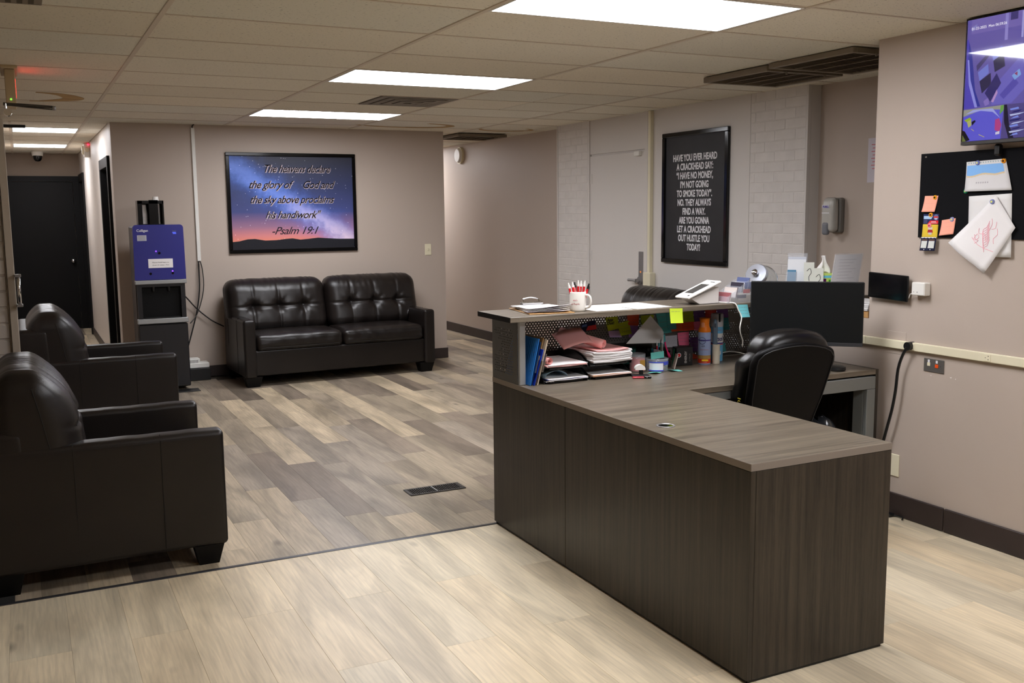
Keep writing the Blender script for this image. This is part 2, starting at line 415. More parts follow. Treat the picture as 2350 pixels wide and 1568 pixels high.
Z2 = {0: 4.853, -1: 5.25, -2: 5.58, -3: 5.01, 2: 5.31, 5: 5.23, 4: 4.42+0.35, 1: 5.95, 3: 4.62, 6: 5.72, -4: 4.6}
def st2(k): return Z2.get(k, random.Random(k*7+3).uniform(4.4, 5.6))
PAL = [(190, 173, 146), (176, 160, 135), (162, 148, 128), (146, 132, 116), (128, 115, 101), (155, 143, 127), (168, 154, 132)]
FIX = {(0, 4.853): 4, (0, 6.053): 0, (-1, 5.25): 4, (-2, 5.58): 5, (-2, 4.38): 1, (5, 6.43): 0, (2, 5.31): 5, (2, 7.71): 0, (5, 7.63): 0, (1, 5.95): 5, (1, 4.75): 5, (4, 5.97): 3, (-1, 4.05): 5, (0, 3.653): 1}
def col_dark(k, j, y):
    for (kk, yy), i in FIX.items():
        if kk == k and abs(yy-y) < 0.1: p = PAL[i]; return c(*p)
    r = random.Random(k*91+j*13+5); p = PAL[r.randrange(len(PAL))]; v = r.uniform(0.93, 1.06); return c(*[x*v for x in p])
def skip2(x, y):
    if y > 9.82 and 0.82 < x < 2.45: return True
    if y > 13.25 and x > 0.85: return True
    if x > 4.95 and y < 8.75: return True
    if x > 4.2 and y < 5.2 and x > 5.0: return True
    return False
lay(fl2, -0.12, 5.1, YS+0.006, 14.98, 0.18, 1.2, 1.42, st2, PLANK, col_dark, skip=skip2)
struct('trim_1', MB().cbox(-2.6, 2.09, YS-0.011, YS+0.011, -0.004, 0.0035, 0.002), mat('transition_strip', c(62, 62, 66), 0.35, metal=0.4),
       label='narrow dark metal transition strip between the light and the mixed plank floors')

# ================================================================ CEILING
ceil = struct('ceiling', MB().box(-2.7, 5.3, -3.1, 15.2, CZ+0.02, CZ+0.1), CAVITY)
X0, Y0, TX, TY = -0.6228, 3.88, 1.2192, 0.6096
LIGHTS = [(2, -5, 2), (2, -1, 2), (2, 3, 2), (2, 7, 2), (0.5, 11, 1), (0.5, 15, 1), (3.53, 14, 2)]     # column, row, width in 2 ft units
RECT = [(X0+a*TX, X0+a*TX+n*TX/2, Y0+(j)*TY, Y0+(j+1)*TY) for a, j, n in LIGHTS]
VENTS = [(2.42, 3.03, Y0+5*TY, Y0+6*TY)]
def taken(x, y):
    return any(a-0.02 < x < b+0.02 and p-0.02 < y < q+0.02 for a, b, p, q in RECT+VENTS)
tcache = {}
def tile(x0, x1, y0, y1):
    if x1-x0 < 0.06 or y1-y0 < 0.06: return
    k = (round(x1-x0, 3), round(y1-y0, 3))
    if k not in tcache:
        g = 0.004; hx, hy = (x1-x0)/2-0.006, (y1-y0)/2-0.006; b = MB()
        v = [(-hx, -hy, 0.02), (hx, -hy, 0.02), (hx, hy, 0.02), (-hx, hy, 0.02), (-hx, -hy, g), (hx, -hy, g), (hx, hy, g), (-hx, hy, g),
             (-hx+g, -hy+g, 0), (hx-g, -hy+g, 0), (hx-g, hy-g, 0), (-hx+g, hy-g, 0)]
        f = [(11, 10, 9, 8)]+[(4+a, 4+(a+1) % 4, (a+1) % 4, a) for a in range(4)]+[(8+a, 8+(a+1) % 4, 4+(a+1) % 4, 4+a) for a in range(4)]
        b.add(v, f); tcache[k] = mesh_of(b, TILE, 'tile')
    r = random.Random(int(x0*100)*31+int(y0*100)); v = r.uniform(0.93, 1.04); t = r.uniform(-0.03, 0.03)
    piece('ceiling_tile', tcache[k], ceil, ((x0+x1)/2, (y0+y1)/2, CZ-0.0005-r.uniform(0, 0.001)), (v*(1+t), v, v*(1-t), 1))
def inroom(x0, x1, y0, y1):
    xm, ym = (x0+x1)/2, (y0+y1)/2
    if ym > 9.85 and 0.95 < xm < 2.5: return False
    if ym > 13.3 and xm > 0.95: return False
    if ym > 5.7 and xm < -0.5: return False
    return True
g_main, g_cross = MB(), MB()
for k in range(-2, 5):
    for j in range(-2, 19):
        a, b, p, q = X0+k*TX, X0+(k+1)*TX, Y0+j*TY, Y0+(j+1)*TY
        halves = [(a, (a+b)/2), ((a+b)/2, b)]
        split = any(taken((u+v)/2, (p+q)/2) for u, v in halves) or k == 4 or (k == 3 and j in (4, 5)) or (k in (-1, 0) and j > 9)
        todo = halves if split else [(a, b)]
        for u, v in todo:
            v = min(v, 5.1); u = max(u, -2.6); qq = min(q, 15.0)
            if p > 9.6 and u < 0.8 < v: v = 0.8
            if p > 9.6 and u < 4.0 and v > 2.4 and u < 2.5: continue
            if v-u < 0.05 or taken((u+v)/2, (p+q)/2) or not inroom(u, v, p, qq): continue
            tile(u, v, p, qq)
# the part behind the camera: plain joined field of the same tiles
b = MB()
for k in range(-2, 4):
    for j in range(-12, -2):
        a, p = max(X0+k*TX, -2.6), Y0+j*TY; bb = min(X0+(k+1)*TX, 5.0)
        if not taken((a+bb)/2, p+TY/2) and p > -3.1: b.box(a+0.006, bb-0.006, p+0.006, p+TY-0.006, CZ, CZ+0.02)
t_ = build('ceiling_tile_field', b, mat('plain_tile', c(226, 214, 196), 0.9), ceil, kind='stuff')
for k in range(-1, 6):
    x = X0+k*TX
    y1 = 15.0 if k < 2 else (9.79 if k < 3 else 13.2)
    if k == 1: y1 = 15.0
    struct('ceiling_tee', MB().cbox(x-0.012, x+0.012, -3.0, y1 if x < 5 else 5, CZ-0.006, CZ+0.012, 0.0015), TEE, ceil) if x < 5.05 else None
struct('ceiling_tee', MB().cbox(X0+0.5*TX-0.012, X0+0.5*TX+0.012, Y0+10*TY, 15.0, CZ-0.006, CZ+0.012, 0.0015), TEE, ceil)
for j in range(-2, 19):
    y = Y0+j*TY
    for k in range(-2, 5):
        a, bb = max(X0+k*TX+0.012, -2.6), min(X0+(k+1)*TX-0.012, 5.08)
        if not inroom(a, bb, y-0.02, y+0.02): continue
        g_cross = MB().box(a, bb, y-0.007, y+0.007, CZ-0.0035, CZ+0.01)
        key = ('x', round(bb-a, 3))
        if key not in tcache:
            tcache[key] = mesh_of(MB().cbox(-(bb-a)/2, (bb-a)/2, -0.007, 0.007, -0.0035, 0.01, 0.001), TEE, 'tee')
        piece('cross_tee', tcache[key], ceil, ((a+bb)/2, y, CZ))
def troffer(x0, x1, y0, y1, label, group='recessed ceiling light panels'):
    t = thing('ceiling_light', label, 'light', ((x0+x1)/2, (y0+y1)/2, CZ-0.004), group)
    b = MB(); f = 0.022
    b.box(x0+.008, x0+f, y0+.008, y1-.008, CZ-0.006, CZ+0.018); b.box(x1-f, x1-.008, y0+.008, y1-.008, CZ-0.006, CZ+0.018)
    b.box(x0+f, x1-f, y0+.008, y0+f, CZ-0.006, CZ+0.018); b.box(x0+f, x1-f, y1-f, y1-.008, CZ-0.006, CZ+0.018)
    build('frame', b, WHITE, t); build('diffuser', MB().box(x0+f, x1-f, y0+f, y1-f, CZ-0.003, CZ+0.014), LIGHTMAT, t); return t
LBL = ['light panel behind the photographer, out of view above the light floor', 'largest glowing light panel at the top edge of the photo, above the desk',
       'middle glowing light panel over the lounge, in front of the square air diffuser', 'farthest glowing lounge light panel, nearest to the sofa wall',
       'nearer of the two small square corridor lights', 'farther of the two small square corridor lights, before the black door',
       'light panel deep in the hall behind the sofa wall, out of view']
for (a, b_, p, q), l in zip(RECT, LBL):
    if l.startswith('light panel behind') or 'hidden' in l or 'out of view' in l: troffer(a, b_, p, q, l)
    else: troffer(a, b_, p, q, l)

# ceiling grilles and diffuser
VENTM = mat('taupe_grille', c(122, 110, 92), 0.5); VENTI = mat('duct_dark', c(84, 75, 62), 0.8)
def grille(x0, x1, y0, y1, zt, label, n=16, group='open brown return grilles', drop=0.03, tilt=0.0):
    t = thing('return_air_grille', label, 'vent', ((x0+x1)/2, (y0+y1)/2, zt-drop), group); z0, z1 = zt-drop, zt
    b = MB(); f = 0.028
    b.cbox(x0, x0+f, y0, y1, z0, z1, .003); b.cbox(x1-f, x1, y0, y1, z0, z1, .003); b.cbox(x0+f, x1-f, y0, y0+f, z0, z1, .003); b.cbox(x0+f, x1-f, y1-f, y1, z0, z1, .003)
    build('frame', b, VENTM, t); build('duct_backing', MB().box(x0+f, x1-f, y0+f, y1-f, z1-0.006, z1-0.001), VENTI, t)
    me = None
    for i in range(n):
        y = y0+f+(i+0.5)*(y1-y0-2*f)/n; L_ = x1-x0-2*f
        if me is None:
            b = MB(); b.xf = Matrix.Rotation(math.radians(38), 4, 'X'); b.box(-L_/2, L_/2, -0.014, 0.014, -0.0012, 0.0012); me = mesh_of(b, VENTM, 'slat')
        piece('slat', me, t, ((x0+x1)/2, y, zt-0.016))
    for s in (0.25, 0.75):
        build('latch', MB().cyl((x0+(x1-x0)*s, y0+0.0, z0-0.012), (x0+(x1-x0)*s, y0+0.0, z0+0.004), 0.006, n=8), VENTM, t)
    for s in (1, 2, 3):
        xx = x0+f+(x1-x0-2*f)*s/4; build('stile', MB().box(xx-0.004, xx+0.004, y0+f, y1-f, z0+0.003, z0+0.007), VENTM, t)
grille(3.98, 4.58, 4.62, 5.22, CZ-0.006, 'brown louvred ceiling grille, farther one of the pair right of the large light', drop=0.035)
grille(3.96, 4.62, 3.93, 4.585, CZ-0.004, 'brown louvred ceiling grille beside the top of the right wall, nearer of the pair', drop=0.03)
grille(4.27, 4.85, 9.83, 10.4, CZ-0.01, 'dark open ceiling grille at the mouth of the right hall', n=5, drop=0.03)
t = thing('air_diffuser', 'grey square supply air diffuser in the ceiling between two light panels', 'vent', (2.72, Y0+5.5*TY, CZ-0.01))
b = MB(); x0, x1, y0, y1 = 2.43, 3.02, Y0+5*TY+0.01, Y0+6*TY-0.01
DIF = mat('dusty_diffuser', c(120, 112, 100), 0.6, var=0.25, vscale=7); DIF2 = mat('diffuser_gap', c(88, 80, 72), 0.8)
for i, e in enumerate((0.0, 0.07, 0.14, 0.21)):
    zz = CZ-0.008+0.0*i; w_ = 0.055
    m = MB(); z = CZ-0.006-0.003*i
    m.box(x0+e, x1-e, y0+e, y0+e+w_, z, z+0.008); m.box(x0+e, x1-e, y1-e-w_, y1-e, z, z+0.008)
    m.box(x0+e, x0+e+w_, y0+e+w_, y1-e-w_, z, z+0.008); m.box(x1-e-w_, x1-e, y0+e+w_, y1-e-w_, z, z+0.008)
    build('ring_vane', m, DIF, t)
build('duct_backing', MB().box(x0, x1, y0, y1, CZ+0.003, CZ+0.01), DIF2, t)
# vent at the top left corner
t = thing('slot_diffuser', 'dark slotted air vent at the top left edge of the ceiling', 'vent', (-0.1, 4.2, CZ-0.01))
build('frame', MB().cbox(-0.45, 0.14, 3.98, 4.45, CZ-0.012, CZ-0.004, .002), VENTM, t)
me = mesh_of(MB().box(-0.01, 0.01, -0.2, 0.2, -0.002, 0.002), VENTI, 'slot')
for i in range(14): piece('slot', me, t, (-0.42+i*0.04, 4.215, CZ-0.0135))
# water stain rings on two tiles
STAIN = mat('water_stain', c(182, 150, 102), 0.9, var=0.18, vscale=8)
def stain(cx, cy, rx, ry, a0, a1, w_, label):
    b = MB(); n = 40; P = []
    for i in range(n+1):
        a = a0+(a1-a0)*i/n; ww = w_*(0.25+0.75*math.sin(PI*i/n)); k = 1+0.025*math.sin(i*0.35)
        P.append(((cx+(rx)*k*math.cos(a), cy+ry*k*math.sin(a)), (cx+(rx-ww)*k*math.cos(a), cy+(ry-ww)*k*math.sin(a))))
    v = []; f = []
    for o_, i_ in P: v += [(o_[0], o_[1], CZ-0.0035), (i_[0], i_[1], CZ-0.0035), (o_[0], o_[1], CZ-0.001), (i_[0], i_[1], CZ-0.001)]
    for i in range(n):
        a = 4*i; f += [(a, a+1, a+5, a+4), (a, a+4, a+6, a+2), (a+1, a+3, a+7, a+5)]
    b.add(v, f); build('water_stain', b, STAIN, ceil, label=label)
stain(3.45, 9.2, 0.5, 0.26, -1.3, 2.9, 0.11, 'brown ring shaped water stain')
stain(4.6, 9.35, 0.3, 0.2, -1.0, 3.4, 0.07, 'faint brown water stain')
stain(0.14, 7.9, 0.34, 0.3, -1.5, 1.6, 0.14, 'faint brown water stain')

# ================================================================ WALLS
struct('wall_right', MB().box(3.95, 4.10, -3.0, 3.745, 0, CZ+0.02), TAUPE)
wr2 = struct('wall_right_half', MB().box(3.95, 4.25, 3.745, 4.42, 0, 1.0), TAUPE)
struct('wall_alcove', MB().box(5.01, 5.15, 2.5, 5.25, 0, CZ+0.02), TAUPE)
struct('wall_alcove_end', MB().box(4.10, 5.15, 2.38, 2.5, 0, CZ+0.02), TAUPE)
struct('wall_back', MB().box(0.80, 4.08, 9.80, 9.95, 0, CZ+0.02), TAUPE)
struct('wall_hall', MB().box(5.08, 5.2, 8.8, 13.3, 0, CZ+0.02), TAUPE)
struct('wall_hall_end', MB().box(2.5, 5.2, 13.2, 13.35, 0, CZ+0.02), TAUPE)
struct('wall_hall_left', MB().box(2.4, 2.5, 9.95, 13.2, 0, CZ+0.02), TAUPE)
struct('wall_front', MB().box(-2.7, 4.1, -3.12, -3.0, 0, CZ+0.02), TAUPE)
struct('wall_left', MB().box(-2.72, -2.6, -3.0, 5.65, 0, CZ+0.02), TAUPE)
# corridor: right wall is built around its two black doors
cw = struct('wall_corridor_right', MB().box(0.80, 0.92, 9.95, 10.12, 0, CZ+0.02).box(0.80, 0.92, 11.02, 14.17, 0, CZ+0.02).box(0.80, 0.92, 10.12, 11.02, 2.06, CZ+0.02)
       .box(0.80, 0.92, 14.17, 15.0, 2.06, CZ+0.02), CORRW)
struct('wall_corridor_end', MB().box(-0.25, 0.92, 15.0, 15.12, 0, CZ+0.02), WALLDARK)
struct('wall_corridor_left', MB().box(-0.25, -0.12, 5.65, 15.0, 0, CZ+0.02), TAUPE)
# brick pier at the left edge
MORT = mat('painted_mortar', c(182, 174, 166), 0.7)
wl = struct('wall_left_brick', MB().box(-2.6, -0.072, 5.506, 5.65, 0, CZ+0.02), MORT)
def brickme(w_, h, d, key={}):
    k = (round(w_, 3), round(h, 3), round(d, 3))
    if k not in key: key[k] = MB().cbox(-w_/2, w_/2, -d/2, d/2, -h/2, h/2, 0.004)
    return key[k]
bme = {}
def brick(parent, x, y, z, w_, h, d, m, rotz=0):
    k = (round(w_, 3), round(h, 3), m.name)
    if k not in bme: bme[k] = mesh_of(MB().cbox(-w_/2, w_/2, -d/2, d/2, -h/2, h/2, 0.0035), m, 'brick')
    piece('brick', bme[k], parent, (x, y, z), rot=(0, 0, rotz))
rr = random.Random(3)
for i in range(30):
    z = 0.04+i*0.0803
    off = 0 if i % 2 else 0.1
    xs = [-0.077, -0.277+off-0.0, -0.477+off]
    brick(wl, (-0.077-0.1-off/2*0+0.0) if i % 2 else -0.077-0.05, 5.515+rr.uniform(-.0015, .0015), z, 0.2 if i % 2 else 0.1, 0.072, 0.03, BRICKGREY)
    brick(wl, (-0.282-0.1) if i % 2 else -0.182-0.1, 5.515+rr.uniform(-.0015, .0015), z, 0.2, 0.072, 0.03, BRICKGREY)
# white painted wall on the far right with two brick columns
ww = struct('wall_white', MB().box(4.925, 5.2, 5.25, 8.8, 0, CZ+0.02).box(4.9035, 4.925, 5.27, 5.852, 0, CZ+0.02).box(4.9035, 4.925, 8.2, 8.78, 0, CZ+0.02), GREYWALL)
for (ya, yb) in ((5.27, 5.85), (8.2, 8.78)):
    for i in range(33):
        z = 0.036+i*0.0735
        if z > CZ-0.02: break
        cuts = [ya, ya+0.21, ya+0.42, yb] if i % 2 else [ya, ya+0.105, ya+0.315, ya+0.525, yb]
        for a, b_ in zip(cuts[:-1], cuts[1:]):
            if b_-a > 0.03: brick(ww, 4.9135+rr.uniform(-.0006, .0006), (a+b_)/2, z, b_-a-0.004, 0.0700, 0.026, BRICKPAINT, PI/2)
struct('wall_panel', MB().cbox(4.903, 4.926, 5.856, 7.2, 0, CZ, .002), GREYWALL, ww, label='smooth painted panel between the brick column and the door')
struct('transom_panel', MB().cbox(4.912, 4.926, 7.2, 8.195, 2.10, CZ, .002), GREYWALL, ww)
struct('corner_trim', MB().cbox(4.895, 4.925, 5.25, 5.268, 0, CZ, .002), GREYWALL, ww)
struct('corner_trim', MB().cbox(4.897, 4.925, 8.782, 8.80, 0, CZ, .002), GREYWALL, ww)
# white door
d1 = struct('door_1', MB().cbox(4.908, 4.925, 7.24, 8.165, 0.005, 2.083, .002), GREYWALL, label='grey white flush door in the painted wall', )
GAPM = mat('shadow_gap', c(70, 66, 62), 0.8)
build('jamb', MB().cbox(4.900, 4.925, 8.168, 8.198, 0, 2.42, .002), GREYWALL, d1)
build('jamb', MB().cbox(4.900, 4.925, 7.196, 7.236, 0, 2.42, .002), GREYWALL, d1)
for z in (1.10, 1.82, 0.35):
    build('hinge', MB().cyl((4.899, 8.168, z), (4.899, 8.168, z+0.1), 0.008, n=10).box(4.9045, 4.909, 8.13, 8.19, z+.004, z+0.096), GREYWALL, d1)
build('door_contact', MB().cbox(4.875, 4.908, 7.29, 7.37, 2.045, 2.085, .003), WHITE, d1, label='small white contact sensor')
build('strike_plate', MB().cbox(4.903, 4.909, 7.255, 7.325, 0.90, 1.21, .002), BRUSHED, d1)
build('status_light', MB().cyl((4.902, 7.29, 1.03), (4.9035, 7.29, 1.03), 0.009, n=12), lit('orange_led', 255, 150, 70, 0.8), d1, label='small orange indicator')
lv = build('lever_handle', MB().cyl((4.903, 7.29, 0.955), (4.885, 7.29, 0.955), 0.034, n=20).cyl((4.885, 7.29, 0.955), (4.845, 7.29, 0.955), 0.017, n=14)
      .tube([(4.85, 7.28, 0.955), (4.85, 7.33, 0.957), (4.853, 7.41, 0.955)], [0.017, 0.015, 0.014, 0.013], 8), BRUSHED, d1, autosm=40)
# conduit with its box
t = thing('cable_conduit', 'cream vertical cable conduit running down to a box beside the white door', 'conduit', (4.89, 7.12, 0.9))
build('duct', MB().cbox(4.868, 4.903, 7.105, 7.140, 1.03, 2.412, .003), IVORY, t)
build('junction_box', MB().cbox(4.845, 4.903, 7.06, 7.17, 0.88, 1.035, .004), IVORY, t)

# corridor doors
dend = struct('door_2', MB().cbox(-0.11, 0.695, 14.965, 14.995, 0.01, 2.03, .002), BLACKTRIM, label='black flush door closing the end of the corridor')
build('casing', MB().box(0.70, 0.775, 14.955, 15.0, 0, 2.11).box(-0.119, 0.70, 14.955, 15.0, 2.035, 2.11), BLACKTRIM, dend)
build('door_knob', MB().lathe([(0.03, 0), (0.03, 0.006), (0.012, 0.012), (0.012, 0.03), (0.026, 0.04), (0.03, 0.055), (0.022, 0.068), (0.0, 0.07)], 20), CHROME, dend, smooth=True)
k_ = S.objects['door_knob']; k_.data.transform(Matrix.Translation(ORG['door_2']) ); k_.data.transform(Matrix.Translation(Vector((0.643, 14.965, 0.952))-ORG['door_2']) @ Matrix.Rotation(PI/2, 4, 'X'))
def side_door(name, y0, y1, ajar, label):
    d = struct(name, MB().cbox(0.86, 0.90, y0+0.03, y1-0.03, 0.01, 2.03, .002), BLACKTRIM, label=label)
    build('casing', MB().cbox(0.775, 0.86, y0-0.06, y0+0.03, 0, 2.13, .003).cbox(0.775, 0.86, y1-0.03, min(y1+0.06, 14.99), 0, 2.13, .003).cbox(0.775, 0.86, y0+0.03, y1-0.03, 2.03, 2.13, .003), BLACKTRIM, d)
    build('strike_plate', MB().box(0.858, 0.8605, y0+0.005, y0+0.029, 0.93, 1.0), BRUSHED, d)
side_door('door_3', 10.12, 11.02, 0, 'near black door in the right wall of the corridor, just past the corner')
side_door('door_4', 14.17, 14.98, 0, 'far black door in the right wall of the corridor')

# left door frame with pull handle and closer
t = struct('door_5', MB().cbox(-0.071, -0.036, 5.485, 5.53, 0, 2.05, .002), mat('putty_frame', c(176, 166, 152), 0.5, bump=0.3, bscale=40), label='edge of a putty coloured door frame against the brick at the left')
build('gasket', MB().box(-0.0722, -0.0708, 5.484, 5.487, 0, 2.05), BLACK, t)
h = thing('pull_handle', 'chrome and putty pull handle on the door frame at the left edge', 'handle', (-0.03, 5.48, 1.13))
build('bar', MB().tube([(-0.022, 5.452, 1.135), (-0.022, 5.452, 1.283)], 0.009, 12), CHROME, h, smooth=True)
for z in (1.128, 1.276): build('bracket', MB().cbox(-0.038, -0.008, 5.44, 5.486, z, z+0.014, .003), BRUSHED, h)
h = thing('door_closer', 'dark metal door closer arm above the frame at the top left', 'door closer', (0.0, 5.55, 2.0))
build('arm', MB().tube([(-0.03, 5.55, 2.128), (0.1, 5.55, 2.122), (0.196, 5.55, 2.118)], [0.006, 0.006, 0.007], 6).tube([(-0.03, 5.55, 2.122), (0.196, 5.55, 2.106)], 0.0035, 6), mat('bronze_arm', c(70, 66, 62), 0.4, metal=0.5), h)
build('arm_tip', MB().lathe([(0.0, 0), (0.009, 0.002), (0.009, 0.022), (0.0, 0.024)], 12, (0.197, 5.55, 2.101)), BRUSHED, h, smooth=True)
build('spindle', MB().cyl((-0.012, 5.53, 2.085), (-0.012, 5.57, 2.085), 0.018, n=18).cyl((-0.02, 5.55, 2.085), (-0.02, 5.55, 2.13), 0.006, n=10), CHROME, h, autosm=40)
build('track', MB().cbox(-0.06, 0.062, 5.53, 5.57, 2.012, 2.026, .002), BLACK, h)
# exit sign seen edge on
h = thing('exit_sign', 'beige exit sign seen edge on, hanging from the ceiling with a red glow', 'sign', (0.01, 6.5, 2.2))
build('housing', MB().cbox(-0.018, 0.036, 6.35, 6.66, 2.205, 2.40, .004), BEIGE, h)
build('canopy', MB().cbox(-0.035, 0.05, 6.3, 6.7, 2.40, 2.416, .003), BEIGE, h)
build('test_light', MB().cyl((0.008, 6.348, 2.232), (0.008, 6.352, 2.232), 0.005, n=10), lit('green_led', 120, 255, 60, 2.5), h, label='tiny green light')
text('lettering', 'EXIT', frame((0.0365, 6.505, 2.25), (0, 1, 0), (0, 0, 1)), 0.15, lit('red_led', 255, 40, 30, 9), h, sx=0.7)

# baseboards
def base(name, b, **k): struct(name, b, BASEB, **k)
base('baseboard_right', MB().cbox(3.938, 3.951, 3.222, 3.74, 0.002, 0.118, .003)); base('baseboard_right', MB().cbox(3.938, 3.951, -3.0, 3.214, 0.002, 0.118, .003))
base('baseboard_back', MB().cbox(0.80, 4.09, 9.788, 9.801, 0.002, 0.11, .003)); base('baseboard_back_end', MB().cbox(4.079, 4.092, 9.80, 9.95, 0.002, 0.11, .003))
base('baseboard_hall', MB().cbox(5.068, 5.081, 8.81, 13.2, 0.002, 0.115, .003)); base('baseboard_corridor', MB().cbox(0.788, 0.801, 11.08, 14.1, 0.002, 0.1, .003))
base('baseboard_alcove', MB().cbox(4.998, 5.011, 2.5, 5.25, 0.002, 0.11, .003))

# corridor camera and strobe, hall alarm
h = thing('security_camera', 'white dome security camera on the ceiling before the black corridor door', 'camera', (0.28, 14.55, 2.3))
build('mount', MB().cyl((0.28, 14.6, 2.36), (0.28, 14.6, 2.418), 0.065, 0.075, 24), WHITE, h, autosm=40)
build('lens_dome', MB().lathe([(0.0, -0.075), (0.03, -0.07), (0.05, -0.045), (0.055, -0.01), (0.055, 0.0)], 20, (0.28, 14.58, 2.36)), BLACKG, h, smooth=True)
h = thing('strobe_alarm', 'white wall strobe with a red light high on the corridor wall', 'alarm', (0.76, 12.7, 2.2))
build('housing', MB().cbox(0.735, 0.80, 12.63, 12.78, 2.25, 2.41, .008), WHITE, h)
build('horn', MB().cyl((0.768, 12.632, 2.335), (0.768, 12.618, 2.335), 0.03, 0.024, 20).cyl((0.737, 12.7, 2.33), (0.715, 12.7, 2.33), 0.055, 0.042, 20), IVORY, h, autosm=40)
build('red_light', MB().cyl((0.785, 12.618, 2.395), (0.785, 12.632, 2.395), 0.009, n=10), lit('red_dot', 255, 30, 60, 6), h, label='small red light')
h = thing('wall_horn', 'round cream alarm horn on the wall of the right hall', 'alarm', (5.05, 11.2, 2.05))
build('base', MB().cyl((5.08, 11.62, 2.28), (5.05, 11.62, 2.28), 0.105, n=32), IVORY, h, autosm=40)
build('cover', MB().cyl((5.05, 11.62, 2.28), (5.02, 11.62, 2.28), 0.095, 0.08, 32), WHITE, h, autosm=40)

# floor register
t = thing('floor_register', 'worn black metal floor register with narrow slots, set in the plank floor', 'floor vent', (2.03, 5.093, 0))
RG = mat('worn_black_metal', c(66, 64, 62), 0.35, metal=0.6, var=0.5, vscale=40)
b = MB(); x0, x1, y0, y1, f = 1.860, 2.198, 5.030, 5.160, 0.016
for q in ((x0, x1, y0, y0+f), (x0, x1, y1-f, y1), (x0, x0+f*1.3, y0+f, y1-f), (x1-f*1.3, x1, y0+f, y1-f)):
    build('frame_side', MB().cbox(q[0], q[1], q[2], q[3], 0.0003, 0.006, .002), RG, t)
build('dark_duct', MB().box(x0+f, x1-f, y0+f, y1-f, 0.0003, 0.0012), BLACKG, t)
me = mesh_of(MB().cbox(-0.0022, 0.0022, -(y1-y0)/2+f, (y1-y0)/2-f, 0, 0.0045, 0.0008), RG, 'bar')
for i in range(23):
    piece('bar', me, t, (x0+f*1.3+(x1-x0-2.6*f)*(i+0.5)/23, (y0+y1)/2, 0.0012))
build('lever', MB().cbox(2.022, 2.030, y0+f, y1-f, 0.005, 0.0075, .001), SILVER, t)

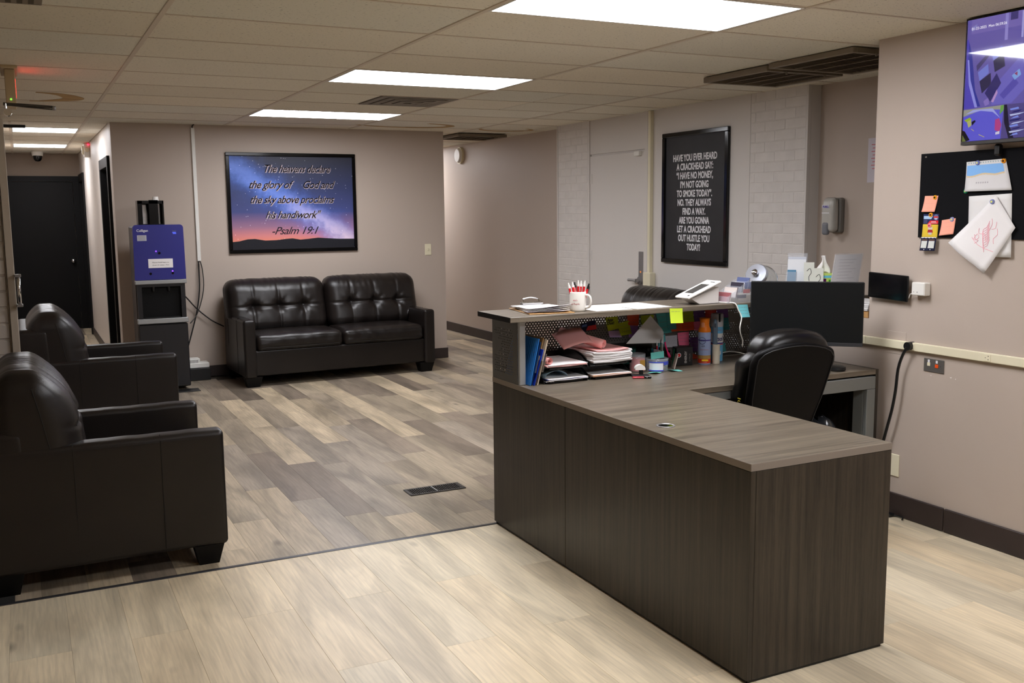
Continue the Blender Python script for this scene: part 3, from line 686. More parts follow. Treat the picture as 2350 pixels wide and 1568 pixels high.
# ================================================================ LEATHER SEATING
def seating(name, label, cat, loc, rot, W, D, ncush, group=None, arm_w=0.11, zc=0.96, tt=0.25, back=0.415, lean=0.30, ft=0.85, taper=0.0):
    """front centre of the piece at loc, facing local -y, turned by rot about z"""
    t = thing(name, label, cat, loc, group); X = Matrix.Translation(Vector(loc)) @ Matrix.Rotation(rot, 4, 'Z')
    def mb(): b = MB(); b.xf = X; return b
    iw = W-2*arm_w; cw_ = iw/ncush
    def puffy(k, seed=0):
        def fn(P, H):
            Q = P.copy(); u, v, w_ = P[:, 0]/H[0], P[:, 1]/H[1], P[:, 2]/H[2]
            Q[:, 2] += np.where(P[:, 2] > 0, 1, 0)*k*(1-u**4)*(1-v**4)
            Q[:, 1] -= np.where(v < 0, 1, 0)*0.6*k*(1-u**4)*(1-w_**2)
            n = np.sin(P[:, 0]*47+seed+3*np.sin(P[:, 2]*19+P[:, 0]*9))*np.sin(P[:, 0]*21+seed*2+P[:, 2]*30)
            Q[:, 1] += np.where(v < -0.6, 1, 0)*0.0035*n
            Q[:, 2] += np.where(w_ > 0.5, 1, 0)*0.002*np.sin(P[:, 0]*23+P[:, 1]*17+seed)*(v < 0)
            return Q
        return fn
    build('base_rail', mb().soft(-W/2+arm_w-0.01, W/2-arm_w+0.01, 0.03, D-0.03, 0.10, 0.335, 0.015, (12, 4, 4)), LEATHER, t, smooth=True)
    build('back_frame', mb().soft(-W/2+0.005, W/2-0.005, D-0.20, D-0.0, 0.10, ft, 0.035, (14, 4, 8),
          lambda P, H: P+np.stack([0*P[:, 0], -np.maximum(P[:, 2]-0.1, 0)*-0.05, 0*P[:, 0]], 1)), LEATHER, t, smooth=True)
    for s in (-1, 1):
        xa, xb = sorted((s*W/2, s*(W/2-arm_w)))
        def afn(P, H, s=s):
            Q = P.copy(); Q[:, 2] += np.where(P[:, 2] > 0, 1, 0)*(0.006*np.cos(P[:, 0]/H[0]*1.3)+0.002*np.sin(P[:, 1]*31)*np.sin(P[:, 1]*13))
            Q[:, 0] += s*0.003*np.sin(P[:, 1]*7)*(P[:, 2] < 0); return Q
        build('arm', mb().soft(xa, xb, 0.0, D-0.02, 0.09, 0.615, 0.022, (5, 22, 14), afn), LEATHER, t, smooth=True)
        b = mb(); e = s*(W/2+0.0008); e2 = s*(W/2-arm_w-0.0005)
        for d in (0.27, 0.62): b.tube([(e, d, 0.11), (e+s*0.001, d, 0.35), (e, d, 0.60), (e-s*0.02, d, 0.6225)], 0.0016, 5, smooth=1)
        b.tube([(e-s*0.002, 0.02, 0.592), (e-s*0.001, D*0.5, 0.595), (e-s*0.002, D-0.08, 0.592)], 0.0014, 5, smooth=1)
        b.tube([(s*(W/2-0.0064), 0.0064, 0.11), (s*(W/2-0.0064), 0.0064, 0.40), (s*(W/2-0.0064), 0.0064, 0.595)], 0.002, 5, smooth=1)
        b.tube([(s*(W/2-arm_w+0.0064), 0.0064, 0.11), (s*(W/2-arm_w+0.0064), 0.0064, 0.40), (s*(W/2-arm_w+0.0064), 0.0064, 0.595)], 0.002, 5, smooth=1)
        build('seam', b, STITCH, t)
        for d in (0.02, D-0.15):
            bb = mb(); x0_, x1_ = sorted((s*(W/2-0.006), s*(W/2-0.16)))
            v = []
            for z, k in ((0.0, 0.022), (0.095, 0.0)):
                v += [(x0_+k, d+k, z), (x1_-k, d+k, z), (x1_-k, d+0.13-k, z), (x0_+k, d+0.13-k, z)]
            bb.add(v, [(3, 2, 1, 0), (4, 5, 6, 7)]+[(i, (i+1) % 4, 4+(i+1) % 4, 4+i) for i in range(4)])
            build('leg', bb, BLACKTRIM, t)
    for i in range(ncush):
        a = -iw/2+i*cw_; bb_ = a+cw_
        build('seat_cushion', mb().soft(a+0.003, bb_-0.003, 0.005, D-0.26, 0.325, 0.475, 0.05, (34, 14, 8), puffy(0.018, i*2.3+1)), LEATHER, t, smooth=True)
        b = mb(); b.tube([(a+0.05, -0.004, 0.362), ((a+bb_)/2, -0.012, 0.36), (bb_-0.05, -0.004, 0.362)], 0.0018, 5, smooth=4)
        b.tube([(a+0.04, -0.0, 0.452), ((a+bb_)/2, -0.01, 0.455), (bb_-0.04, -0.0, 0.452)], 0.0018, 5, smooth=4)
        build('seam', b, STITCH, t)
        # tufted back cushion, its outer ends spread over the arms
        ov = 0.035 if ncush > 1 else 0.0; oa = a-(arm_w-0.005+ov if i == 0 else 0.0); ob = bb_+(arm_w-0.005+ov if i == ncush-1 else 0.0)
        wv, hh = ob-oa, zc-0.45
        nt_ = 3 if ncush > 1 else 2
        tx = [(-wv/2+wv*(k+1)/(nt_+1)) for k in range(nt_)]; tz = 0.0
        def fn(P, H, tx=tx, seed=i, left=(i == 0), right=(i == ncush-1), wv=wv):
            Q = P.copy(); u, v, w_ = P[:, 0]/H[0], P[:, 1]/H[1], P[:, 2]/H[2]; wf = np.clip((1-v)/2, 0, 1)**0.7
            dy = -0.052*(1-np.abs(u)**3)*(1-w_**2)*wf
            for k, xi in enumerate(tx):
                dx, dz = P[:, 0]-xi, P[:, 2]-tz; r = np.sqrt(dx**2+dz**2)
                dy += wf*(0.040*np.exp(-(r/0.045)**2)+0.016*np.exp(-(r/0.11)**2)+0.009*np.exp(-(dx/0.012)**2))
                ang = np.arctan2(dz, dx); dy += wf*0.0035*np.sin(ang*7+k*2.6+seed*1.7)*np.exp(-((r-0.075)/0.045)**2)*(0.6+0.4*np.sin(ang+k))
            dy += wf*0.013*np.exp(-((P[:, 2]-tz)/0.014)**2)*(1-np.abs(u)**4)
            dy += wf*0.003*np.sin(P[:, 0]*38+5*np.sin(P[:, 2]*11)+seed*3)*np.clip(-w_, 0, 1)
            Q[:, 1] += dy
            Q[:, 1] *= 1-taper*np.clip(w_, -0.2, 1)**2*np.sign(w_+1.2)
            Q[:, 1] += (P[:, 2]+H[2])*lean-0.02*(w_ > 0)*w_**2            # lean back
            # shoulders: outer lower corners stop above the arms
            low = np.clip((-w_+0.05)/1.05, 0, 1)
            if left:
                m_ = P[:, 0] < -wv/2+0.15; Q[:, 2] = np.where(m_, np.maximum(Q[:, 2], -H[2]+0.155+0*P[:, 2]+0.012*w_), Q[:, 2])
            if right:
                m_ = P[:, 0] > wv/2-0.15; Q[:, 2] = np.where(m_, np.maximum(Q[:, 2], -H[2]+0.155+0.012*w_), Q[:, 2])
            Q[:, 2] += np.where(P[:, 2] > 0, 1, 0)*0.012*(1-u**4)*np.cos(v*1.2)
            Q[:, 2] += 0.0022*np.sin(P[:, 0]*88+seed+4*np.sin(P[:, 0]*17))*np.clip(w_-0.45, 0, 1)*1.8
            Q[:, 1] -= wf*0.0028*np.sin(P[:, 0]*70+3*np.sin(P[:, 0]*15+P[:, 2]*9)+seed)*np.clip(w_-0.35, 0, 1)
            return Q
        y0 = D-back; ybox = (y0, y0+tt)
        build('back_cushion', mb().soft(oa+0.003, ob-0.003, ybox[0], ybox[1], 0.45, zc, 0.10, (64, 8, 46), fn), LEATHER, t, smooth=True)
        H = np.array([(ob-oa)/2-0.003, tt/2, hh/2]); C_ = np.array([(oa+ob)/2, (ybox[0]+ybox[1])/2, (0.45+zc)/2])
        b = mb()
        def path(pts):
            P = np.array(pts); Q = fn(P, H)+C_; return [tuple(q) for q in Q]
        for xi in tx:
            b.tube(path([(xi, -H[1]-0.0, zz) for zz in np.linspace(-H[2]*0.70, H[2]*0.62, 16)]), 0.0017, 5, smooth=1)
        b.tube(path([(xx, -H[1]-0.0, tz) for xx in np.linspace(-H[0]*0.86, H[0]*0.86, 40)]), 0.0017, 5, smooth=1)
        for s in (-1, 1):
            if (s < 0 and i == 0) or (s > 0 and i == ncush-1):
                e = H[0]+0.0005
                b.tube([tuple(q) for q in (fn(np.array([(s*e, -H[1]+0.112, zz) for k, zz in enumerate(np.linspace(-H[2]*0.55, H[2]*0.75, 11))]), H)+C_)], 0.0018, 5, smooth=1)
        build('seam', b, STITCH, t)
    return t
seating('sofa', 'dark brown leather two cushion sofa under the framed night sky print', 'sofa', (2.683, 8.965, 0), math.radians(2.0), 1.88, 0.81, 2, zc=0.945)
seating('armchair', 'dark brown leather armchair nearest the camera at the left edge', 'armchair', (0.758, 4.855, 0), PI/2, 0.84, 0.985, 1, 'leather armchairs along the left wall', zc=0.93, tt=0.33, back=0.425, lean=0.20, ft=0.70, taper=0.45)
seating('armchair', 'dark brown leather armchair second from the camera, in front of the corridor', 'armchair', (0.92, 7.50, 0), PI/2, 0.86, 0.975, 1, 'leather armchairs along the left wall', zc=0.94, tt=0.33, back=0.425, lean=0.20, ft=0.84, taper=0.45)
seating('sofa', 'dark leather couch behind the reception counter, only its back top showing', 'sofa', (4.03, 6.19, 0), -PI/2, 1.86, 0.86, 2, zc=0.925)

# ================================================================ PICTURES
def sky_print():
    m = bpy.data.materials.new('night_sky_print'); m.use_nodes = True; nt = m.node_tree; b = nt.nodes['Principled BSDF']
    N, L = nt.nodes.new, nt.links.new
    tc = N('ShaderNodeTexCoord'); sp = N('ShaderNodeSeparateXYZ'); L(tc.outputs['Object'], sp.inputs[0])
    def math_(op, a, bb=None, cc=None):
        n = N('ShaderNodeMath'); n.operation = op
        for i, q in enumerate((a, bb, cc)):
            if q is None: continue
            if isinstance(q, (int, float)): n.inputs[i].default_value = q
            else: L(q, n.inputs[i])
        return n.outputs[0]
    x, z = sp.outputs['X'], sp.outputs['Z']      # x -0.64..0.64, z 0..0.97
    r = N('ShaderNodeValToRGB'); e = r.color_ramp.elements
    e[0].position = 0.10; e[0].color = c(238, 140, 112); e[1].position = 0.96; e[1].color = c(48, 50, 62)
    for p, col in ((0.17, (214, 132, 132)), (0.26, (150, 110, 138)), (0.40, (66, 74, 128)), (0.62, (52, 60, 100))):
        q = e.new(p); q.color = c(*col)
    L(z, r.inputs[0])
    ns = N('ShaderNodeTexNoise'); ns.inputs['Scale'].default_value = 5.5; ns.inputs['Detail'].default_value = 8; ns.inputs['Roughness'].default_value = 0.65; L(tc.outputs['Object'], ns.inputs['Vector'])
    # milky way: band running from upper left to lower right
    d = math_('ADD', math_('MULTIPLY', x, 0.62), math_('SUBTRACT', z, 0.47))
    d = math_('ADD', d, math_('MULTIPLY', math_('SUBTRACT', ns.outputs[0], 0.5), 0.30))
    g = math_('POWER', 2.718, math_('MULTIPLY', math_('MULTIPLY', d, d), -42))
    core = math_('POWER', 2.718, math_('MULTIPLY', math_('MULTIPLY', d, d), -130))
    mx = N('ShaderNodeMix'); mx.data_type = 'RGBA'; L(math_('MULTIPLY', g, 0.85), mx.inputs['Factor']); L(r.outputs[0], mx.inputs['A']); mx.inputs['B'].default_value = c(72, 110, 205)
    lowr = N('ShaderNodeMapRange'); L(math_('SUBTRACT', x, z), lowr.inputs[0]); lowr.inputs[1].default_value = -0.7; lowr.inputs[2].default_value = 0.45
    mc = N('ShaderNodeMix'); mc.data_type = 'RGBA'; L(lowr.outputs[0], mc.inputs['Factor']); mc.inputs['A'].default_value = c(110, 140, 225); mc.inputs['B'].default_value = c(240, 215, 235)
    m2 = N('ShaderNodeMix'); m2.data_type = 'RGBA'; L(math_('MULTIPLY', core, math_('MULTIPLY', ns.outputs[0], 1.75)), m2.inputs['Factor']); L(mx.outputs['Result'], m2.inputs['A']); L(mc.outputs['Result'], m2.inputs['B'])
    vo = N('ShaderNodeTexVoronoi'); vo.inputs['Scale'].default_value = 26; L(tc.outputs['Object'], vo.inputs['Vector'])
    st = N('ShaderNodeValToRGB'); st.color_ramp.elements[0].position = 0.05; st.color_ramp.elements[0].color = (0.8, 0.8, 0.9, 1); st.color_ramp.elements[1].position = 0.10; st.color_ramp.elements[1].color = (0, 0, 0, 1)
    L(vo.outputs['Distance'], st.inputs[0])
    m3 = N('ShaderNodeMix'); m3.data_type = 'RGBA'; m3.blend_type = 'ADD'; m3.inputs['Factor'].default_value = 0.8; L(m2.outputs['Result'], m3.inputs['A']); L(st.outputs[0], m3.inputs['B'])
    L(m3.outputs['Result'], b.inputs['Base Color']); b.inputs['Roughness'].default_value = 0.45; b.inputs['Specular IOR Level'].default_value = 0.3
    return m
def picture_frame(t, F, w_, h, f, d, m, dep=0.01):
    for nm, a in (('frame_rail', (0, w_, 0, f)), ('frame_rail', (0, w_, h-f, h)), ('frame_rail', (0, f, f, h-f)), ('frame_rail', (w_-f, w_, f, h-f))):
        b = MB(); b.xf = F; b.cbox(a[0], a[1], a[2], a[3], 0, d, .004); build(nm, b, m, t)
t = thing('framed_print', 'black framed night sky print with a psalm in script over the sofa', 'picture', (2.455, 9.79, 1.19))
F = frame((1.812, 9.797, 1.192), (1, 0, 0), (0, 0, 1)); picture_frame(t, F, 1.288, 0.972, 0.034, 0.024, BLACKG)
b = MB(); b.xf = F; b.box(0.03, 1.258, 0.03, 0.942, 0.001, 0.012); cv = build('canvas', b, sky_print(), t)
b = MB(); b.xf = F; hills = [(0.034, 0.034), (1.254, 0.034), (1.254, 0.12), (1.1, 0.122), (0.98, 0.13), (0.88, 0.138), (0.78, 0.128), (0.7, 0.122), (0.62, 0.136), (0.55, 0.132), (0.46, 0.122), (0.35, 0.12), (0.25, 0.138), (0.18, 0.136), (0.1, 0.118), (0.034, 0.112)]
b.prism(hills, 0.0122, 0.0130); build('hills', b, flat('hill_black', 34, 34, 40, 0.5), t, label='black silhouette of hills')
SCR = flat('script_dark', 38, 34, 44, 0.6); SCRW = flat('script_pale', 190, 176, 186, 0.6)
for body, cx, z, s, wid in (('The heavens declare', 0.70, 0.785, 0.105, 0.66), ('the glory of     God and', 0.645, 0.630, 0.105, 0.86), ('the sky above proclaims', 0.64, 0.485, 0.105, 0.84), ('his handiwork"', 0.64, 0.335, 0.105, 0.56), ('-Psalm 19:1', 0.655, 0.178, 0.105, 0.47)):
    for mt, dx, dz, off in ((SCRW, 0.0035, -0.0030, 0.0032), (SCR, 0, 0, 0.0004)):
        if body.startswith('-') and mt is SCRW: continue
        o = text('script_line', body, F @ Matrix.Translation((0, 0, 0.0132 if off else 0.0142)), s, mt, t, shear=0.45, offset=off, space=0.92)
        xs_ = [v.co.x for v in o.data.vertices]; w0 = max(xs_)-min(xs_); mid = (max(xs_)+min(xs_))/2; k = wid/w0
        tgt = F @ Vector((cx+dx, z+dz, 0)); tl = tgt-ORG[t.name]
        for v in o.data.vertices: v.co.x = (v.co.x-mid)*k+tl.x; v.co.z += dz+z
t = thing('framed_poster', 'tall black framed quotation poster in white capitals on the painted wall', 'picture', (4.88, 6.51, 1.13))
F = frame((4.902, 6.94, 1.133), (0, -1, 0), (0, 0, 1)); picture_frame(t, F, 0.86, 1.07, 0.036, 0.03, BLACKG)
b = MB(); b.xf = F; b.box(0.03, 0.83, 0.03, 1.04, 0.001, 0.014); build('board', b, mat('chalk_black', c(32, 32, 34), 0.5, var=0.35, vscale=3), t)
LN = [('HAVE YOU EVER HEARD', 0.575), ('A CRACKHEAD SAY:', 0.48), ('“I HAVE NO MONEY,', 0.48), ('I’M NOT GOING', 0.37), ('TO SMOKE TODAY”.', 0.465), ('NO. THEY ALWAYS', 0.44), ('FIND A WAY.', 0.30), ('ARE YOU GONNA', 0.40), ('LET A CRACKHEAD', 0.445), ('OUT HUSTLE YOU', 0.415), ('TODAY?', 0.18)]
for i, (body, wid) in enumerate(LN):
    o = text('lettering_line', body, F @ Matrix.Translation((0.43, 0.835-i*0.0722, 0.0145)), 0.074, INKW, t, offset=0.0024)
    ys_ = [v.co.y for v in o.data.vertices]; w0 = max(ys_)-min(ys_); mid = (max(ys_)+min(ys_))/2; k = wid/w0
    ty = (F @ Vector((0.43, 0, 0))).y-ORG[t.name].y
    for v in o.data.vertices: v.co.y = (v.co.y-mid)*k+ty

# ================================================================ BACK WALL DETAILS
t = thing('light_switch', 'ivory light switch plate on the sofa wall right of the print', 'switch', (3.882, 9.797, 1.12))
build('plate', MB().cbox(3.846, 3.918, 9.793, 9.80, 1.12, 1.238, .003), IVORY, t); build('toggle', MB().cbox(3.877, 3.887, 9.782, 9.794, 1.17, 1.19, .002), IVORY, t)
t = thing('wall_raceway', 'white vertical cable cover on the sofa wall left of the print', 'cable cover', (1.52, 9.79, 1.13))
build('cover', MB().cbox(1.507, 1.540, 9.782, 9.80, 1.13, 2.385, .003), WHITE, t)
build('power_cable', MB().tube([(1.52, 9.787, 2.38), (1.525, 9.787, 2.405), (1.54, 9.787, 2.416)], 0.006, 6), BLACK, label='short black cable bend between the white cable cover and the ceiling', cat='cable', smooth=True)
build('power_cable', MB().tube([(1.515, 9.775, 1.128), (1.513, 9.77, 1.0), (1.507, 9.76, 0.85), (1.47, 9.74, 0.65), (1.41, 9.72, 0.45), (1.36, 9.70, 0.30)], 0.0065, 8), BLACK, label='thicker black cable hanging straight from the white cable cover', cat='cable', smooth=True)
build('power_cable', MB().tube([(1.53, 9.775, 1.128), (1.545, 9.77, 1.05), (1.548, 9.755, 0.9), (1.52, 9.74, 0.76), (1.46, 9.70, 0.62), (1.39, 9.65, 0.55)], 0.0045, 8), BLACK, label='thinner black cable bowing right from the white cable cover', cat='cable', smooth=True)
build('sofa_cable', MB().tube([(1.30, 9.5, 0.84), (1.37, 9.72, 0.80), (1.47, 9.76, 0.68), (1.60, 9.76, 0.56), (1.72, 9.77, 0.49)], 0.006, 8), BLACK, label='black cord running from the water cooler behind the sofa', cat='cable', smooth=True)
t = thing('network_box', 'white vented plastic box on a black box beside the water cooler', 'device', (1.46, 9.7, 0.115))
b = MB().cbox(1.335, 1.545, 9.64, 9.785, 0.118, 0.165, .004).cbox(1.335, 1.465, 9.66, 9.785, 0.165, 0.205, .004); build('body', b, WHITE, t)
vm = mesh_of(MB().box(-0.003, 0.003, -0.001, 0.001, -0.014, 0.014), INKG, 'vent')
for i in range(8): piece('vent_slot', vm, t, (1.35+i*0.013, 9.6595, 0.18))
build('black_box', MB().cbox(1.32, 1.55, 9.61, 9.785, 0.001, 0.116, .004), BLACK, label='low black box under the white device by the sofa', cat='box')

# ================================================================ WATER COOLER
COOL = mat('cooler_body', c(30, 29, 32), 0.35); BLUE = mat('cooler_blue', c(50, 52, 128), 0.22, spec=0.5, coat=0.3)
t = thing('water_cooler', 'tall black water cooler with a glossy blue front panel and grey bands', 'water cooler', (1.1, 9.37, 0))
build('body', MB().cbox(0.885, 1.295, 9.24, 9.58, 0.02, 1.475, .012), COOL, t)
build('lower_door', MB().cbox(0.888, 1.305, 9.195, 9.24, 0.03, 0.607, .008), COOL, t)
build('band', MB().cbox(0.880, 1.312, 9.185, 9.24, 0.612, 0.658, .006), SILVER, t); build('band', MB().cbox(0.876, 1.314, 9.185, 9.24, 0.964, 1.0, .006), SILVER, t)
b = MB(); poly = [(-0.215, 0.0), (0.215, 0.0), (0.213, 0.47)]
poly = [(-0.216, 0), (0.216, 0), (0.212, 0.455)]+[(0.212-0.03+0.03*math.cos(a), 0.455+0.03*math.sin(a)) for a in np.linspace(0.2, PI/2, 6)]+[(-0.212+0.03+0.03*math.cos(a), 0.455+0.03*math.sin(a)) for a in np.linspace(PI/2, PI-0.2, 6)]+[(-0.212, 0.455)]
b.xf = frame((1.095, 9.24, 1.003), (1, 0, 0), (0, 0, 1)); b.prism(poly, 0.0, 0.045); build('blue_panel', b, BLUE, t, autosm=30)
b = MB().box(0.892, 0.93, 9.2, 9.24, 0.658, 0.964).box(1.26, 1.298, 9.2, 9.24, 0.658, 0.964).box(0.93, 1.26, 9.2, 9.24, 0.94, 0.964); build('alcove_surround', b, COOL, t)
build('alcove_back', MB().box(0.93, 1.26, 9.2375, 9.2395, 0.66, 0.94), flat('matte_black', 9, 9, 10, 0.6), t)
build('drip_tray', MB().cbox(0.94, 1.25, 9.19, 9.24, 0.658, 0.668, .002), BLACK, t)
build('nozzle', MB().cyl((1.03, 9.215, 0.94), (1.03, 9.215, 0.90), 0.012, 0.009, 12).cyl((1.16, 9.215, 0.94), (1.16, 9.215, 0.90), 0.012, 0.009, 12), BLACK, t)
F = frame((0.879, 9.1948, 1.003), (1, 0, 0), (0, 0, 1))
text('brand_lettering', 'Culligan', F @ Matrix.Translation((0.035, 0.425, 0)), 0.03, INKW, t, align='LEFT', offset=0.0005)
b = MB(); b.xf = F; b.box(0.038, 0.115, 0.345, 0.395, 0, 0.001); st_ = build('sticker', b, flat('grey_label', 190, 190, 200), t, label='small grey warning label')
b = MB(); b.xf = F
for i in range(4): b.box(0.044, 0.108, 0.352+i*0.0105, 0.356+i*0.0105, 0.001, 0.0014)
build('printed_lines', b, INKG, st_)
b = MB(); b.xf = F; b.cbox(0.118, 0.325, 0.105, 0.185, 0, 0.0015, .0005); nt_ = build('paper_note', b, PAPER, t, label='white paper note with small print')
text('print_line', 'Please hold here to', F @ Matrix.Translation((0.222, 0.148, 0.0018)), 0.018, INKG, nt_); text('print_line', 'draw of water. Not', F @ Matrix.Translation((0.222, 0.125, 0.0018)), 0.018, INKG, nt_)
DOT = BLACKG
for (x, z) in ((0.215, 0.235), (0.133, 0.055), (0.32, 0.055)):
    b = MB(); b.xf = F; b.cyl((x, z, 0), (x, z, 0.002), 0.011, n=16); build('button', b, DOT, t)
for (x, z, s) in ((0.188, 0.252, 3.0), (0.319, 0.074, 3.5)):
    b = MB(); b.xf = F; b.cyl((x, z, 0), (x, z, 0.001), 0.0065, n=12); build('status_light', b, lit('violet_led', 120, 60, 255, s), t)
b = MB(); b.xf = F; b.box(0.335, 0.365, 0.412, 0.418, 0, .001).box(0.338, 0.366, 0.402, 0.407, 0, .001); build('display', b, lit('blue_led', 90, 110, 255, 1.5), t)
text('display_caption', 'READY', F @ Matrix.Translation((0.351, 0.424, 0)), 0.011, INKG, t)
build('side_label', MB().box(0.8835, 0.885, 9.27, 9.29, 1.39, 1.43), BRUSHED, t)
build('floor_mat', MB().cbox(0.90, 1.362, 9.03, 9.185, 0.001, 0.007, .002), BLACK, label='dark rubber mat on the floor in front of the water cooler', cat='mat')
# cup holder and cups
t = thing('cup_holder', 'black two bay cup holder on top of the water cooler', 'holder', (1.05, 9.36, 1.476))
SMOKE = mat('smoked_plastic', c(14, 14, 15), 0.15)
b = MB().cbox(0.945, 1.165, 9.30, 9.44, 1.486, 1.494, .002).box(0.945, 1.165, 9.434, 9.44, 1.494, 1.70); build('back_panel', b, SMOKE, t)
for xx in (0.945, 1.045, 1.160): build('side_panel', MB().cbox(xx, xx+0.005, 9.3005, 9.4335, 1.4945, 1.70, .001), SMOKE, t)
b = MB().cbox(0.945, 0.985, 9.296, 9.300, 1.488, 1.70, .001).cbox(1.04, 1.118, 9.296, 9.300, 1.488, 1.705, .001).cbox(1.152, 1.165, 9.296, 9.300, 1.488, 1.70, .001).cbox(0.945, 1.165, 9.296, 9.300, 1.672, 1.70, .001); build('front_panel', b, SMOKE, t)
build('foot', MB().cbox(0.96, 1.15, 9.32, 9.42, 1.4755, 1.486, .002), SMOKE, t)
CUP = mat('paper_cup', c(228, 224, 220), 0.6)
def cups(x, n, r0, r1, label):
    t = thing('cup_stack', label, 'cups', (x, 9.365, 1.4945)); z = 1.4945
    for i in range(n):
        build('paper_cup', MB().lathe([(r1, 0), (r1+0.002, 0.0015), (r1, 0.003), (r0, 0.085), (0, 0.085), (0, 0.083), (r0-0.001, 0.083), (r1-0.001, 0.002), (r1, 0)], 20, (x, 9.365, z+i*0.012)), CUP, t, smooth=True)
cups(0.998, 8, 0.024, 0.034, 'shorter stack of upturned paper cups, left bay of the holder')
cups(1.106, 14, 0.024, 0.034, 'taller stack of upturned white paper cups, right bay of the holder')

# ================================================================ RECEPTION DESK
DZ = 0.756; CT = 1.090           # worktop height, counter top height
XL, XR, YN, YM, YF = 2.070, 2.700, 2.432, 3.600, 4.386
t = desk = thing('reception_desk', 'L shaped dark wood grain reception desk with a raised perforated counter', 'desk', (2.9, 3.6, 0))
ORG_D = ORG['reception_desk']
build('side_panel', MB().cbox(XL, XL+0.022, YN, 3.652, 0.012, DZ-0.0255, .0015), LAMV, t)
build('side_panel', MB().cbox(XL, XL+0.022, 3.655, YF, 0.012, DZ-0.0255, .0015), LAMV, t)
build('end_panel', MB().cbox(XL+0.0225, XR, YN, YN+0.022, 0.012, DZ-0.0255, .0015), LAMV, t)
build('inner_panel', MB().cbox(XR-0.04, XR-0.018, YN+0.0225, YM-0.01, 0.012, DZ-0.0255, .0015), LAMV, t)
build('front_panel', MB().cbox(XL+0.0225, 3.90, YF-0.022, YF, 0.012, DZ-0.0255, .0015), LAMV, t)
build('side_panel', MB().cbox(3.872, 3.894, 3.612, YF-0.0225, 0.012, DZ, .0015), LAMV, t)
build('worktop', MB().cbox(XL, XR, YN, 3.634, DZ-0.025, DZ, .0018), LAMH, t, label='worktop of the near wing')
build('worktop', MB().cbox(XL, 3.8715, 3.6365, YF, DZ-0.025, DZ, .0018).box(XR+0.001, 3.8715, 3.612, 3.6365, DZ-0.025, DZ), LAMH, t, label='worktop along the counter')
build('edge_band', MB().cbox(XL-0.0012, XL+0.0006, YN-0.001, YF, DZ-0.0245, DZ+0.0004, .0005).cbox(XL, XR, YN-0.0012, YN+0.0006, DZ-0.0245, DZ+0.0004, .0005), EDGE, t)
build('levelling_foot', MB().cyl((XR-0.03, YN+0.03, 0), (XR-0.03, YN+0.03, 0.013), 0.02, n=14), BLACK, t)
for px, py in ((XL+0.04, YN+0.05), (XL+0.04, YF-0.06), (3.85, 3.66), (3.85, YF-0.06)): build('levelling_foot', MB().cyl((px, py, 0), (px, py, 0.013), 0.02, n=14), BLACK, t)
b = MB(); b.box(XL+0.01, XR-0.01, YN+0.006, YN+0.016, 0.001, 0.012).box(XL+0.006, XL+0.016, YN+0.01, YF-0.01, 0.001, 0.012); build('plinth', b, BLACK, t)
b = MB().lathe([(0.0365, 0.0), (0.0365, 0.0022), (0.034, 0.0034), (0.030, 0.0028), (0.0285, 0.0012)], 32, (2.165, 3.04, DZ)); gr = build('grommet', b, BRUSHED, t, smooth=True)
build('cable_hole', MB().cyl((2.165, 3.04, DZ+0.0004), (2.165, 3.04, DZ+0.0012), 0.0287, n=32), BLACKG, gr)
# grey steel frame under the rear worktop, open knee space
b = MB().cbox(2.95, 3.868, 3.606, 3.632, 0.658, 0.722, .002); build('frame_rail', b, STEEL, t)
build('frame_post', MB().cbox(3.812, 3.868, 3.606, 3.632, 0.012, 0.657, .002), STEEL, t)
build('frame_post', MB().cbox(3.812, 3.816, 3.634, 3.70, 0.012, 0.657, .001), STEEL, t, label='inner return of the steel post')
build('frame_post', MB().cbox(2.95, 3.0, 3.606, 3.632, 0.012, 0.657, .002), STEEL, t)
build('back_board', MB().box(2.7, 3.81, YF-0.03, YF-0.023, 0.02, 0.72), BLACK, t)
# drawer pedestal glimpsed at the inner corner
build('under_rail', MB().cbox(XR-0.017, 2.949, 3.616, 3.63, 0.69, 0.728, .002), STEEL, t)
